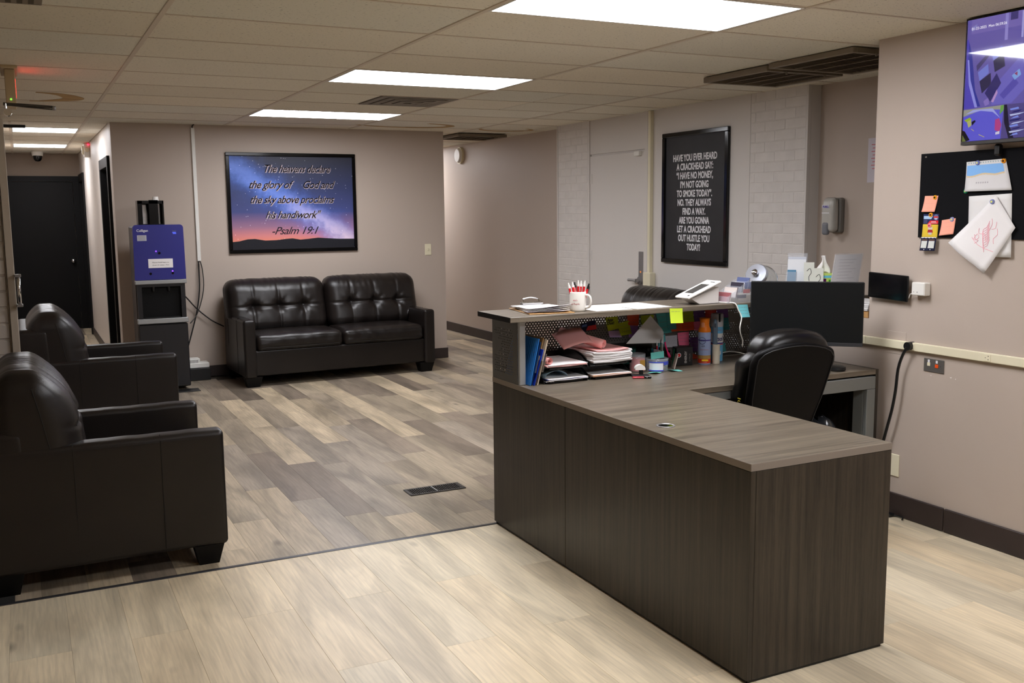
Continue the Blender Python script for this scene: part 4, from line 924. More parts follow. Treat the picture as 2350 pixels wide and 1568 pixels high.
# counter top, side screen and rear screen
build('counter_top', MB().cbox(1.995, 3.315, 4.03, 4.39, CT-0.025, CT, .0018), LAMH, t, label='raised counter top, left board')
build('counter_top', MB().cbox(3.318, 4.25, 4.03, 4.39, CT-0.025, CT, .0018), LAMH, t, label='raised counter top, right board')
build('counter_edge', MB().cbox(1.9938, 1.9952, 4.03, 4.39, CT-0.0245, CT-0.0005, .0003), BLACKTRIM, t)
build('corner_post', MB().cbox(XL+0.001, XL+0.034, 4.088, 4.108, DZ+0.0005, CT-0.0255, .003), SILVER, t)
build('end_support', MB().box(3.96, 4.24, 4.33, 4.40, 1.0, CT-0.0255).box(4.21, 4.24, 4.05, 4.33, 1.0, CT-0.0255), STEEL, t)
def perforated(name, F, W_, H_, px, pz, r, m, skip, thick=0.0012, mx=0.02, mz=0.02, label=None):
    """sheet metal panel with real round holes in staggered rows"""
    b = MB(); b.xf = F; n = 6; v = []; f = []
    rows = int((H_-2*mz)/pz); cols = int((W_-2*mx)/px); ox = (W_-cols*px)/2; oz = (H_-rows*pz)/2
    def quad(x0, x1, z0, z1): o = len(v); v.extend([(x0, z0, 0), (x1, z0, 0), (x1, z1, 0), (x0, z1, 0)]); f.append((o, o+1, o+2, o+3))
    def cell(x0, x1, z0, z1):
        cx, cz = (x0+x1)/2, (z0+z1)/2; o = len(v)
        v.extend([(x0, z0, 0), (x1, z0, 0), (x1, z1, 0), (x0, z1, 0)])
        for k in range(8): a = PI/8+k*PI/4-PI; v.append((cx+r*math.cos(a), cz+r*math.sin(a), 0))
        h = [o+4+k for k in range(8)]       # angles -157.5,-112.5,-67.5,-22.5,22.5,67.5,112.5,157.5
        c0, c1, c2, c3 = o, o+1, o+2, o+3
        f.extend([(c0, c1, h[2], h[1]), (c1, h[3], h[2]), (c1, c2, h[4], h[3]), (c2, h[5], h[4]), (c2, c3, h[6], h[5]), (c3, h[7], h[6]), (c3, c0, h[0], h[7]), (c0, h[1], h[0])])
    quad(0, W_, 0, oz); quad(0, W_, H_-oz, H_)
    for j in range(rows):
        z0, z1 = oz+j*pz, oz+(j+1)*pz; sh = 0 if j % 2 else px/2; xa = ox+sh; nn = cols if not sh else cols-1
        quad(0, xa, z0, z1); run = None
        for i in range(nn):
            x0, x1 = xa+i*px, xa+(i+1)*px
            if skip(((x0+x1)/2), (z0+z1)/2):
                if run is None: run = x0
            else:
                if run is not None: quad(run, x0, z0, z1); run = None
                cell(x0, x1, z0, z1)
        if run is not None: quad(run, xa+nn*px, z0, z1)
        quad(xa+nn*px, W_, z0, z1)
    b.add(v, f); return build(name, b, m, desk, label=label)
HS = CT-0.0255-DZ-0.001
PERF = mat('perforated_steel', c(96, 92, 88), 0.45, metal=0.3)
perforated('rear_screen', frame((XL+0.001, 4.372, DZ+0.0005), (1, 0, 0), (0, 0, 1)), 1.87, HS, 0.0168, 0.0118, 0.0036, PERF,
           lambda x, z: abs(z-(0.15+0.07*math.sin(x*5.2+0.5))) < 0.028 and 0.35 < x < 1.85, label='perforated grey steel screen under the counter top')
perforated('side_screen', frame((XL+0.001, YF, DZ+0.0005), (0, -1, 0), (0, 0, 1)), YF-4.108, HS, 0.0165, 0.0125, 0.0029, mat('dark_grey_steel', c(84, 84, 82), 0.45),
           lambda x, z: x < 0.03 or x > 0.225 or z < 0.04 or z > 0.265 or (x < 0.10 and 0.145 < z < 0.20) or (x < 0.07 and 0.12 < z < 0.22), label='perforated grey end panel of the raised counter')

# ================================================================ OFFICE CHAIR
def office_chair():
    loc = (3.113, 3.42, 0); t = thing('office_chair', 'black high back leather office chair pushed in at the desk, seen from behind', 'office chair', loc)
    X = Matrix.Translation(Vector(loc)) @ Matrix.Rotation(math.radians(-10), 4, 'Z') @ Matrix.Diagonal((0.94, 1, 1, 1))
    def mb(): b = MB(); b.xf = X; return b
    def taper(P, H):
        Q = P.copy(); w_ = P[:, 2]/H[2]
        k = 0.93+0.10*np.clip(w_+0.2, 0, 1)-0.24*np.clip(-w_, 0, 1)-0.10*np.clip(w_-0.78, 0, 1)/0.22
        Q[:, 0] *= k
        Q[:, 2] -= 0.045*(P[:, 0]/H[0])**2*(w_ > 0)*w_
        Q[:, 1] += 0.05*(1-w_)*0.5-0.035*(P[:, 0]/H[0])**2*-1.0*0.8
        return Q
    def leanf(P, H):
        Q = taper(P, H); Q[:, 1] -= 0.06*(P[:, 2]/H[2]); return Q
    build('back_shell', mb().soft(-0.222, 0.222, -0.045, 0.0, 0.42, 0.985, 0.022, (18, 3, 22), leanf), SHELLK, t, smooth=True)
    def padf(P, H):
        Q = leanf(P, H); w_ = P[:, 2]/H[2]; fr = np.clip(P[:, 1]/H[1], 0, 1)
        Q[:, 1] += fr*(0.035*np.exp(-((w_+0.55)/0.3)**2)+0.012*np.cos(w_*9)); return Q
    build('back_cushion', mb().soft(-0.228, 0.228, 0.002, 0.135, 0.43, 0.965, 0.05, (22, 6, 26), padf), LEATHERK, t, smooth=True)
    def roll(P, H):
        Q = P.copy(); u = P[:, 0]/H[0]; Q[:, 2] -= 0.05*np.abs(u)**2.4; Q[:, 1] += 0.028*u**2; Q[:, 2] *= 1.0-0.12*np.clip(np.abs(u)-0.7, 0, 1); return Q
    build('headrest_roll', mb().soft(-0.185, 0.200, -0.095, 0.085, 0.905, 1.032, 0.058, (22, 8, 8), roll), LEATHERK, t, smooth=True)
    b = mb(); HB = np.array([0.222, 0.0225, 0.2825]); CB = np.array([0, -0.0225, 0.7025])
    def on(pts): return [tuple(q) for q in leanf(np.array(pts, float), HB)+CB]
    b.tube(on([(-0.203, -0.024, z) for z in np.linspace(-0.26, 0.235, 14)]+[(-0.185, -0.024, 0.258)]+[(x_, -0.024, 0.264) for x_ in np.linspace(-0.15, 0.15, 8)]+[(0.185, -0.024, 0.258)]+[(0.203, -0.024, z) for z in np.linspace(0.235, -0.26, 14)]), 0.0028, 6, smooth=1)
    build('piping', b, mat('charcoal_piping', c(34, 34, 36), 0.45), t, smooth=True)
    b = mb(); b.xf = X @ frame((-0.232, 0.05, 0.70), (0, -1, 0), (0, 0, 1)); b.box(-0.012, 0.014, 0.012, 0.0155, 0.002, 0.0035)
    for k in range(8): a = 0.7+k*0.6; b.box(0.009*math.cos(a)-0.0018, 0.009*math.cos(a)+0.0018, 0.009*math.sin(a)-0.0018-0.004, 0.009*math.sin(a)+0.0018-0.004, 0.002, 0.0035)
    build('tag', b, flat('yellow_mark', 190, 175, 60), t, label='small yellow printed tag')
    build('seat', mb().soft(-0.25, 0.25, 0.03, 0.50, 0.42, 0.53, 0.045, (12, 12, 4)), LEATHERK, t, smooth=True)
    build('mechanism', mb().cbox(-0.08, 0.08, 0.10, 0.36, 0.375, 0.42, .006), BLACK, t)
    build('gas_lift', mb().cyl((0, 0.24, 0.10), (0, 0.24, 0.376), 0.028, 0.022, 16), BLACK, t)
    for k in range(5):
        a = k*2*PI/5+0.3; e = (0.30*math.cos(a), 0.24+0.30*math.sin(a))
        build('base_leg', mb().tube([(0.02*math.cos(a), 0.24+0.02*math.sin(a), 0.115), (e[0]*0.6, 0.24+(e[1]-0.24)*0.6, 0.10), (e[0], e[1], 0.075)], [0.026, 0.022, 0.022, 0.018], 8), BLACK, t)
        build('caster', mb().cyl((e[0]-0.02*math.sin(a), e[1]+0.02*math.cos(a), 0.028), (e[0]+0.02*math.sin(a), e[1]-0.02*math.cos(a), 0.028), 0.028, n=14).cyl((e[0], e[1], 0.04), (e[0], e[1], 0.08), 0.008, n=8), BLACK, t)
office_chair()

# ================================================================ MONITOR, MOUSE PUCK, BIN
t = thing('computer_monitor', 'black desktop monitor seen from its plain dark side above the office chair', 'monitor', (3.55, 3.86, DZ))
Mc = Vector((3.54, 3.77, 0)); rdir = Vector((0.72, -0.694, 0)).normalized(); F = frame((Mc.x, Mc.y, 0.884), rdir, (0, 0, 1)) @ Matrix.Rotation(math.radians(-1.5), 4, 'X')
b = MB(); b.xf = F; b.cbox(-0.276, 0.276, 0, 0.325, -0.028, 0.0, .004); build('housing', b, mat('monitor_black', c(26, 27, 29), 0.45), t)
b = MB(); b.xf = F; b.box(-0.271, 0.271, 0.020, 0.320, 0.0002, 0.0010); build('screen', b, mat('matte_screen', c(19, 21, 22), 0.33, spec=0.35), t)
b = MB(); b.xf = F; b.cbox(-0.274, 0.274, 0.001, 0.019, 0.0002, 0.003, .001); build('chin', b, mat('chin_grey', c(46, 47, 50), 0.4), t)
b = MB(); b.xf = frame((Mc.x, Mc.y, 0), rdir, (0, 0, 1)); b.cbox(-0.022, 0.022, DZ+0.012, 1.0, -0.075, -0.055, .003); build('neck', b, BLACK, t)
b = MB(); b.xf = frame((Mc.x, Mc.y, 0), rdir, (0, 0, 1)); b.cbox(-0.11, 0.11, DZ+0.0005, DZ+0.012, -0.17, -0.03, .004); build('stand_foot', b, BLACK, t)
b = MB(); b.lathe([(0.0, 0), (0.042, 0.0), (0.046, 0.006), (0.044, 0.020), (0.030, 0.026), (0.0, 0.027)], 24, (3.675, 3.685, DZ+0.0005)); b.tube([(3.66, 3.70, DZ+0.024), (3.64, 3.715, 0.82), (3.62, 3.73, 0.87)], 0.003, 6)
build('puck_microphone', b, BLACK, label='round black puck with a cord on the desk under the monitor', cat='device', smooth=False, autosm=40)
t = thing('desk_phone', 'black desk phone half hidden behind the office chair', 'phone', (3.56, 3.74, DZ))
build('body', MB().add([(3.488, 3.635, DZ+.001), (3.583, 3.635, DZ+.001), (3.583, 3.735, DZ+.001), (3.488, 3.735, DZ+.001), (3.488, 3.635, DZ+.012), (3.583, 3.635, DZ+.012), (3.583, 3.735, DZ+.05), (3.488, 3.735, DZ+.05)], [(3, 2, 1, 0), (4, 5, 6, 7), (0, 1, 5, 4), (1, 2, 6, 5), (2, 3, 7, 6), (3, 0, 4, 7)]), BLACK, t)
build('handset', MB().tube([(3.493, 3.64, DZ+0.035), (3.495, 3.685, DZ+0.055), (3.495, 3.73, DZ+0.065)], [0.013, 0.009, 0.009, 0.013], 8), BLACKG, t, smooth=True)
t = thing('waste_bin', 'black bin with a clear plastic liner under the desk', 'bin', (3.69, 3.78, 0))
build('bucket', MB().lathe([(0.0, 0.001), (0.095, 0.001), (0.125, 0.34), (0.118, 0.34), (0.09, 0.01), (0.0, 0.01)], 24, (3.67, 3.82, 0)), BLACK, t, smooth=True)
def bagf(u, v):
    a = u*2*PI; r = 0.127*(1-v**2*0.75)+0.012*math.sin(a*7+v*5); return (3.67+r*math.cos(a), 3.82+r*math.sin(a), 0.30+0.19*math.sin(v*PI/2)+0.012*math.sin(a*5+v*9))
build('liner', MB().sheet(bagf, 40, 10, 0.0008), mat('bag_film', c(50, 52, 56), 0.18, spec=0.8), t, smooth=True)
# black power cord on the right wall
PC = MB().cyl((3.949, 3.452, 0.892), (3.905, 3.452, 0.892), 0.021, n=20).tube([(3.91, 3.455, 0.885), (3.905, 3.475, 0.845), (3.905, 3.50, 0.77), (3.905, 3.51, 0.66), (3.905, 3.53, 0.55), (3.905, 3.56, 0.44), (3.91, 3.585, 0.34), (3.93, 3.60, 0.15), (3.93, 3.60, 0.02)], 0.0075, 8)
build('extension_cord', PC, BLACK, label='thick black power cord with a round plug hanging from the cream wall raceway', cat='cord', autosm=40)
build('floor_cable', MB().tube([(3.90, 3.52, 0.008), (3.925, 3.49, 0.008), (3.925, 3.45, 0.010), (3.90, 3.43, 0.008)], 0.004, 6).cbox(3.89, 3.925, 3.50, 3.54, 0.001, 0.018, .003), BLACK, label='short black cable and plug on the floor at the right baseboard', cat='cable')

# ================================================================ ON THE COUNTER TOP
def box_on(name, label, cat, b, m, **k): return build(name, b, m, label=label, cat=cat, **k)
# clipboard with papers
t = thing('clipboard', 'brown clipboard with loose white papers at the left end of the counter', 'clipboard', (2.26, 4.25, CT))
KRAFT = mat('hardboard', c(176, 136, 86), 0.6, var=0.1, vscale=30)
X = Matrix.Translation((2.265, 4.235, CT+0.0005)) @ Matrix.Rotation(math.radians(-8), 4, 'Z')
b = MB(); b.xf = X; b.cbox(-0.115, 0.115, -0.16, 0.155, 0, 0.0035, .001); build('board', b, KRAFT, t)
def curl(x0, x1, y0, y1, z, k, kx=0.0, ph=0.0):
    def fn(u, v): return (x0+(x1-x0)*u, y0+(y1-y0)*v, z+k*max(0, 0.5-v)**2*4*(0.4+0.6*u)+kx*(2*u-1)**2+0.0012*math.sin(6*u+9*v+ph))
    return fn
for i in range(4):
    b = MB(); b.xf = X @ Matrix.Rotation(math.radians((i-1.5)*3.5), 4, 'Z'); b.sheet(curl(-0.104, 0.106, -0.145+i*0.006, 0.135, 0.0055+i*0.004, 0.008+0.004*i, 0.001, i), 8, 10, 0.0008); build('paper_sheet', b, PAPER, t, smooth=True)
b = MB(); b.xf = X; b.cbox(-0.055, 0.055, 0.115, 0.15, 0.024, 0.030, .002).tube([(-0.045, 0.132, 0.028), (-0.04, 0.150, 0.045), (-0.01, 0.155, 0.052), (0.01, 0.155, 0.052), (0.04, 0.150, 0.045), (0.045, 0.132, 0.028)], 0.004, 8).cyl((-0.058, 0.13, 0.027), (0.058, 0.13, 0.027), 0.007, n=10).box(-0.05, 0.05, 0.125, 0.150, 0.0035, 0.0255); build('clip', b, CHROME, t)
# papers lying on the counter
def flat_sheet(name, label, pts, nlines, tcol=INKR):
    t = thing(name, label, 'paper', (sum(p[0] for p in pts)/4, sum(p[1] for p in pts)/4, CT+0.0006)); b = MB(); b.prism(pts, CT+0.0006, CT+0.0014); build('sheet', b, PAPER, t)
    b = MB(); P = [Vector((*p, 0)) for p in pts]
    for i in range(nlines):
        k = 0.12+0.76*i/nlines
        a, e = P[0].lerp(P[3], k), P[1].lerp(P[2], k); s_, q_ = a.lerp(e, 0.12), a.lerp(e, 0.88 if i % 3 else 0.6); d = (P[3]-P[0]).normalized()*0.0016
        b.add([(s_.x, s_.y, CT+0.0017), (q_.x, q_.y, CT+0.0017), (q_.x+d.x, q_.y+d.y, CT+0.0017), (s_.x+d.x, s_.y+d.y, CT+0.0017)], [(0, 1, 2, 3)])
    build('print_lines', b, flat('faint_print', 214, 196, 198), t); return t
flat_sheet('paper_sheet', 'white printed sheet on the counter, right behind the mug', [(2.478, 4.062), (2.684, 4.058), (2.69, 4.333), (2.482, 4.338)], 16)
flat_sheet('paper_sheet', 'white printed sheet on the counter, left of the card terminal', [(2.705, 4.045), (2.925, 4.063), (2.905, 4.345), (2.69, 4.33)], 16)
# mug with pens
t = thing('mug', 'white mug with red print holding promotional pens on the counter', 'mug', (2.42, 4.145, CT))
mx_, my_ = 2.416, 4.135; R_ = 0.0415
build('body', MB().lathe([(0.0, 0.0006), (R_-0.004, 0.0006), (R_-0.0005, 0.005), (R_, 0.012), (R_, 0.092), (R_-0.001, 0.0955), (R_-0.0035, 0.0945), (R_-0.0045, 0.09), (R_-0.005, 0.008), (0, 0.008)], 32, (mx_, my_, CT)), mat('mug_glaze', c(226, 222, 214), 0.18, spec=0.6), t, smooth=True)
ha = math.radians(-58); hx, hy = math.cos(ha), math.sin(ha)
build('handle', MB().tube([(mx_+hx*(R_-0.003), my_+hy*(R_-0.003), CT+0.08), (mx_+hx*(R_+0.022), my_+hy*(R_+0.022), CT+0.076), (mx_+hx*(R_+0.03), my_+hy*(R_+0.03), CT+0.05), (mx_+hx*(R_+0.022), my_+hy*(R_+0.022), CT+0.024), (mx_+hx*(R_-0.003), my_+hy*(R_-0.003), CT+0.016)], 0.006, 8), bpy.data.materials['mug_glaze'], t, smooth=True)
# red lettering bent round the mug, centre facing the lower left of the room
def bend(o, ang0):
    O = ORG[t.name]
    for v in o.data.vertices:
        s_ = v.co.x; a = ang0+s_/R_; rr_ = R_+0.0006+max(0, -v.co.y)*0
        v.co.x, v.co.y = (mx_-O.x)+rr_*math.cos(a), (my_-O.y)+rr_*math.sin(a)
for body, z in (("ate's", 0.052), ('te Pupils', 0.034)):
    cu = text('lettering', body, Matrix.Translation(ORG[t.name]) @ frame((0, 0, z-0.0), (1, 0, 0), (0, 0, 1)), 0.0125, INKR, t, ext=0.0002, align='CENTER'); bend(cu, math.radians(222))
PENR = RED
def pen(x, y, dx, dy, ln, topm, label, capm=WHITE):
    base_ = Vector((x, y, CT+0.0095)); tip = Vector((x+dx, y+dy, CT+ln)); t2 = thing('pen', label, 'pen', tuple(base_), 'pens in the mug'); d = (tip-base_)
    P = lambda k: tuple(base_+d*k)
    build('barrel', MB().cyl(P(0), P(0.80), 0.0056, n=10), PENR, t2, autosm=40)
    build('cap', MB().cyl(P(0.80), P(0.93), 0.0058, 0.0048, 10).cyl(P(0.93), P(1.0), 0.0036, n=8), capm, t2, autosm=40)
    o_ = Vector((0.0055, -0.0045, 0)); build('clip', MB().tube([Vector(P(0.88))+o_, Vector(P(0.62))+o_*1.2], 0.0014, 6), capm, t2)
for off, dep, ln, cp, lab in [(-0.047, -0.012, 0.138, WHITE, 'red pen with white cap leaning far left in the mug'), (-0.026, 0.010, 0.142, WHITE, 'red pen with white cap, second from the left in the mug'),
        (0.001, -0.018, 0.151, WHITE, 'tallest red pen with white cap and long clip, middle of the mug'), (0.017, 0.004, 0.147, WHITE, 'red pen with white cap just right of the tallest pen'),
        (0.035, -0.006, 0.148, WHITE, 'red pen with white cap, last white one on the right of the mug'), (0.054, -0.012, 0.134, BLACK, 'red pen with black cap leaning right in the mug'), (-0.014, 0.022, 0.139, BLACK, 'thin pen with black tip standing behind the others')]:
    k0, kd = 0.40*off, 0.35*dep
    bx, by = 0.8957*k0+0.4447*kd, -0.4447*k0+0.8957*kd; tx_, ty_ = 0.8957*off+0.4447*dep, -0.4447*off+0.8957*dep
    pen(mx_+bx, my_+by, tx_-bx, ty_-by, ln, None, lab, cp)
# card terminal
t = thing('card_terminal', 'white wedge shaped payment terminal with tilted screen on the counter', 'payment terminal', (3.15, 4.1, CT))
X = Matrix.Translation((3.155, 4.125, CT)) @ Matrix.Rotation(math.radians(4), 4, 'Z')
prof = [(0.085, 0.002), (0.085, 0.098), (-0.115, 0.044), (-0.045, 0.002)]
b = MB(); b.xf = X @ Matrix.Rotation(PI/2, 4, 'X') @ Matrix.Translation((0, 0, -0.045))
b.prism([(-0.050, 0.003), (0.078, 0.003), (0.080, 0.085), (-0.105, 0.032)], 0, 0.088); build('body', b, mat('terminal_white', c(222, 218, 214), 0.3), t)
F = X @ frame((-0.128, -0.048, 0.044), (0.944, 0.0, 0.33), (0, 1, 0))
b = MB(); b.xf = F; b.cbox(-0.006, 0.226, -0.006, 0.104, -0.012, 0.0, .004); build('face_plate', b, WHITE, t)
b = MB(); b.xf = F; b.box(0.045, 0.165, 0.02, 0.082, 0, 0.0008); build('screen', b, mat('lcd_grey', c(74, 74, 74), 0.2), t)
b = MB(); b.xf = F; b.box(0.010, 0.020, 0.012, 0.024, 0, 0.0008).box(0.195, 0.2, 0.014, 0.045, 0, .0008); build('mark', b, INK, t)
build('base_foot', MB().cbox(3.105, 3.235, 4.085, 4.17, CT+0.0003, CT+0.0025, .001), INK, t)
build('charging_cable', MB().tube([(3.234, 4.11, CT+0.006), (3.26, 4.06, CT+0.0045), (3.29, 4.02, CT+0.002), (3.305, 4.010, 1.055), (3.318, 4.0, 1.02), (3.30, 3.99, 0.97), (3.315, 4.0, 0.93), (3.345, 4.02, 0.895), (3.36, 4.04, 0.86)], 0.0032, 8),
      WHITE, label='white charging cable looping down from the card terminal over the counter edge', cat='cable', smooth=True)
# acrylic business card holder
ACR = mat('clear_acrylic', c(225, 230, 240), 0.05, alpha=0.16)
GLA = mat('thin_clear_plastic', c(225, 232, 240), 0.04, alpha=0.18)
t = thing('card_holder', 'clear acrylic tiered holder full of business cards on the counter', 'card holder', (3.35, 4.08, CT))
X = Matrix.Translation((3.345, 4.10, CT+0.0008)) @ Matrix.Rotation(math.radians(-84), 4, 'Z')
for s in (-0.052, 0.05):
    b = MB(); b.xf = X @ Matrix.Rotation(PI/2, 4, 'Z') @ Matrix.Rotation(PI/2, 4, 'X'); b.prism([(-0.10, 0), (0.085, 0), (0.085, 0.115), (0.055, 0.115), (-0.10, 0.03)], s, s+0.002); build('side_wall', b, ACR, t)
for i in range(4):
    b = MB(); b.xf = X @ Matrix.Translation((0, -0.085+i*0.045, i*0.024)) @ Matrix.Rotation(math.radians(-14), 4, 'X'); b.box(-0.05, 0.05, 0, 0.002, 0, 0.035); build('tier', b, ACR, t)
CARDC = [(150, 88, 92), (226, 214, 204), (206, 196, 190), (96, 66, 74), (52, 48, 60), (214, 208, 210), (90, 100, 140), (210, 204, 206)]
for i in range(4):
    for j in range(2):
        t3 = build('business_card', (lambda b: (setattr(b, 'xf', X @ Matrix.Translation((0.0, -0.078+i*0.045+j*0.006, 0.004+i*0.024)) @ Matrix.Rotation(math.radians(-14), 4, 'X')), b.box(-0.044, 0.044, 0, 0.0035, 0, 0.052))[1])(MB()), flat('card_%d%d' % (i, j), *CARDC[(i*2+j) % 8]),
              label=['dull red', 'cream', 'beige', 'maroon', 'dark', 'white', 'slate blue', 'pale'][(i*2+j) % 8]+' business cards standing in tier %s of the clear holder' % ('one', 'two', 'three', 'four')[i], cat='cards', group='business cards in the holder')
for x0_, x1_, z0_, z1_, cc, nm in ((3.385, 3.430, 0.070, 0.105, (66, 84, 140), 'blue'), (3.375, 3.420, 0.048, 0.068, (196, 80, 78), 'red'), (3.335, 3.395, 0.022, 0.040, (84, 78, 90), 'dark')):
    b = MB(); b.box(x0_, x1_, 4.06, 4.0612, CT+z0_, CT+z1_); build('card', b, flat('side_card_'+nm, *cc), S.objects['card_holder'], label=nm+' business card lying against the clear side')
# glass jar on its side with chrome lid
t = thing('glass_jar', 'round clear glass jar lying tilted with its chrome lid facing left on the counter', 'jar', (3.62, 4.24, CT))
GL = mat('clear_glass', c(245, 247, 248), 0.02, trans=1.0, ior=1.12)
ax = Vector((-0.80, -0.42, 0.44)).normalized(); C0 = Vector((3.655, 4.24, CT+0.091)); q = ax.to_track_quat('Z', 'Y').to_matrix().to_4x4(); X = Matrix.Translation(C0) @ q
b = MB(); b.xf = X; pr = [(0.0, -0.088), (0.04, -0.078), (0.07, -0.052), (0.086, -0.01), (0.085, 0.02), (0.072, 0.052), (0.056, 0.068), (0.054, 0.085)]
b.lathe(pr+[(r_*0.965, z_) for r_, z_ in pr[::-1]], 32); build('globe', b, GL, t, smooth=True)
b = MB(); b.xf = X; b.lathe([(0.057, 0.074), (0.060, 0.076), (0.060, 0.098), (0.056, 0.102), (0.0, 0.104)], 32); build('lid', b, mat('lid_chrome', c(205, 212, 228), 0.22, metal=0.75), t, autosm=40)
b = MB(); b.xf = X; b.lathe([(0.008, 0.103), (0.008, 0.112), (0.017, 0.119), (0.017, 0.126), (0.0, 0.129)], 20); build('lid_knob', b, CHROME, t, smooth=True)
# brochure holder, tissue box, acrylic sign
t = thing('brochure_holder', 'clear acrylic stand with leaflets behind the monitor, left of the tissue box', 'brochure holder', (3.95, 4.24, CT))
X = Matrix.Translation((3.935, 4.285, CT+0.001)) @ Matrix.Rotation(math.radians(-50), 4, 'Z')
def ins(name, x0, x1, y0, y1, z0, z1, m, tilt, dy=0.0, **k):
    b = MB(); b.xf = X @ Matrix.Translation((0, dy, 0)) @ Matrix.Rotation(math.radians(-tilt), 4, 'X'); b.box(x0, x1, y0, y1, z0, z1); return build(name, b, m, t, **k)
ins('back_wall', -0.055, 0.055, 0.0, 0.002, 0, 0.235, ACR, 12, 0.03); ins('front_wall', -0.055, 0.055, 0.0, 0.002, 0, 0.13, ACR, 12, -0.02); ins('foot', -0.055, 0.055, -0.03, 0.06, 0, 0.002, ACR, 0)
ins('leaflet', -0.05, 0.05, 0.0, 0.003, 0.004, 0.215, flat('leaflet_grey', 198, 202, 212), 12, 0.024); ins('leaflet', -0.05, 0.05, 0.0, 0.002, 0.004, 0.20, flat('leaflet_white', 226, 228, 232), 12, 0.015)
ins('leaflet', -0.048, 0.0, 0.0, 0.002, 0.004, 0.14, flat('leaflet_teal', 84, 130, 160), 12, 0.0)
t = thing('standing_cards', 'two small white printed cards standing before the tissue box', 'cards', (4.02, 4.2, CT))
for (x, y, h_, k) in ((3.962, 4.205, 0.185, 0), (3.998, 4.17, 0.152, 1)):
    b = MB(); b.xf = Matrix.Translation((x, y, CT+0.001)) @ Matrix.Rotation(math.radians(-42), 4, 'Z') @ Matrix.Rotation(math.radians(-10), 4, 'X'); b.box(-0.028, 0.028, 0, 0.001, 0, h_); cd = build('card', b, flat('card_pale%d' % k, 214, 216, 206), t)
    b2 = MB(); b2.xf = b.xf; b2.tube([(-0.012, -0.001, h_-0.05), (0.005, -0.001, h_-0.035), (0.012, -0.001, h_-0.06), (0.0, -0.001, h_-0.08), (0.002, -0.001, h_-0.105)], 0.0015, 5); build('drawing', b2, INK, cd)
t = thing('tissue_box', 'colourful tissue box with a white tissue standing out on the counter', 'tissue box', (4.08, 4.22, CT))
X = Matrix.Translation((4.085, 4.225, CT+0.0005)) @ Matrix.Rotation(math.radians(-25), 4, 'Z')
b = MB(); b.xf = X; b.cbox(-0.062, 0.062, -0.062, 0.062, 0, 0.118, .003); build('carton', b, flat('tissue_lime', 190, 214, 110, 0.5), t)
b = MB(); b.xf = X; b.box(-0.0627, 0.0627, -0.0627, 0.0627, 0.095, 0.108); build('printed_band', b, flat('tissue_sky', 110, 196, 226, 0.5), t)
for x0, x1, z0, z1, cc in ((-0.06, -0.035, 0.05, 0.088, (70, 34, 74)), (-0.03, -0.002, 0.05, 0.09, (92, 26, 84)), (0.012, 0.05, 0.045, 0.085, (80, 160, 50)), (0.02, 0.056, 0.02, 0.04, (232, 222, 90))):
    b = MB(); b.xf = X; b.box(x0, x1, -0.0632, -0.0625, z0, z1); build('print_patch', b, flat('patch_%d%d' % (cc[0], cc[2]), *cc, 0.5), t)
def tis(u, v):
    a = (u-0.5)*2; w_ = 0.038*(1-0.72*v)+0.006*math.sin(v*7); return tuple(X @ Vector((a*w_+0.012*math.sin(v*2.2)-0.01*v, 0.012*math.sin(a*5+v*3)*(1-v*0.6), 0.118+v*0.10+0.008*math.sin(a*4)*(1-v))))
build('tissue', MB().sheet(tis, 16, 16, 0.001), PAPER, t, smooth=True)
t = thing('acrylic_sign', 'clear slanted acrylic sign holder with a pale printed page beside the right wall', 'sign holder', (4.12, 4.1, CT))
F = frame((4.015, 4.105, CT+0.001), (1, -0.08, 0), (0.30, 0.12, 1)); b = MB(); b.xf = F; b.box(0, 0.19, 0, 0.235, 0, 0.002); build('page', b, flat('page_grey', 226, 220, 216, 0.35), t)
b = MB(); b.xf = F; b.cbox(-0.006, 0.196, -0.001, 0.242, 0.0025, 0.0045, .0005); build('acrylic_front', b, ACR, t)
b = MB(); b.xf = F
for i in range(10): b.box(0.035, 0.155-(i % 3)*0.02, 0.205-i*0.018, 0.208-i*0.018, 0.0021, 0.0024)
build('print_lines', b, flat('page_print', 196, 188, 186), t)
build('acrylic_foot', MB().box(4.01, 4.2, 4.09, 4.17, CT+0.0003, CT+0.002), ACR, t)
# ledge at the wall end
build('wood_block', MB().cbox(3.962, 4.06, 3.765, 3.86, 1.0006, 1.036, .002), mat('raw_pine', c(186, 142, 88), 0.6, var=0.15, vscale=20), label='small raw wood block on the half wall ledge under the papers', cat='block')
t = thing('paper_stack', 'small stack of white papers on the ledge behind the monitor', 'papers', (4.03, 3.85, 1.037))
for i in range(5):
    b = MB(); b.xf = Matrix.Translation((4.045, 3.868, 1.0375+i*0.0095)) @ Matrix.Rotation(math.radians(i*1.2-2), 4, 'Z'); b.cbox(-0.085, 0.09, -0.105, 0.10, 0, 0.008, .001); build('paper_bundle', b, PAPER if i % 2 else PAPERG, t)

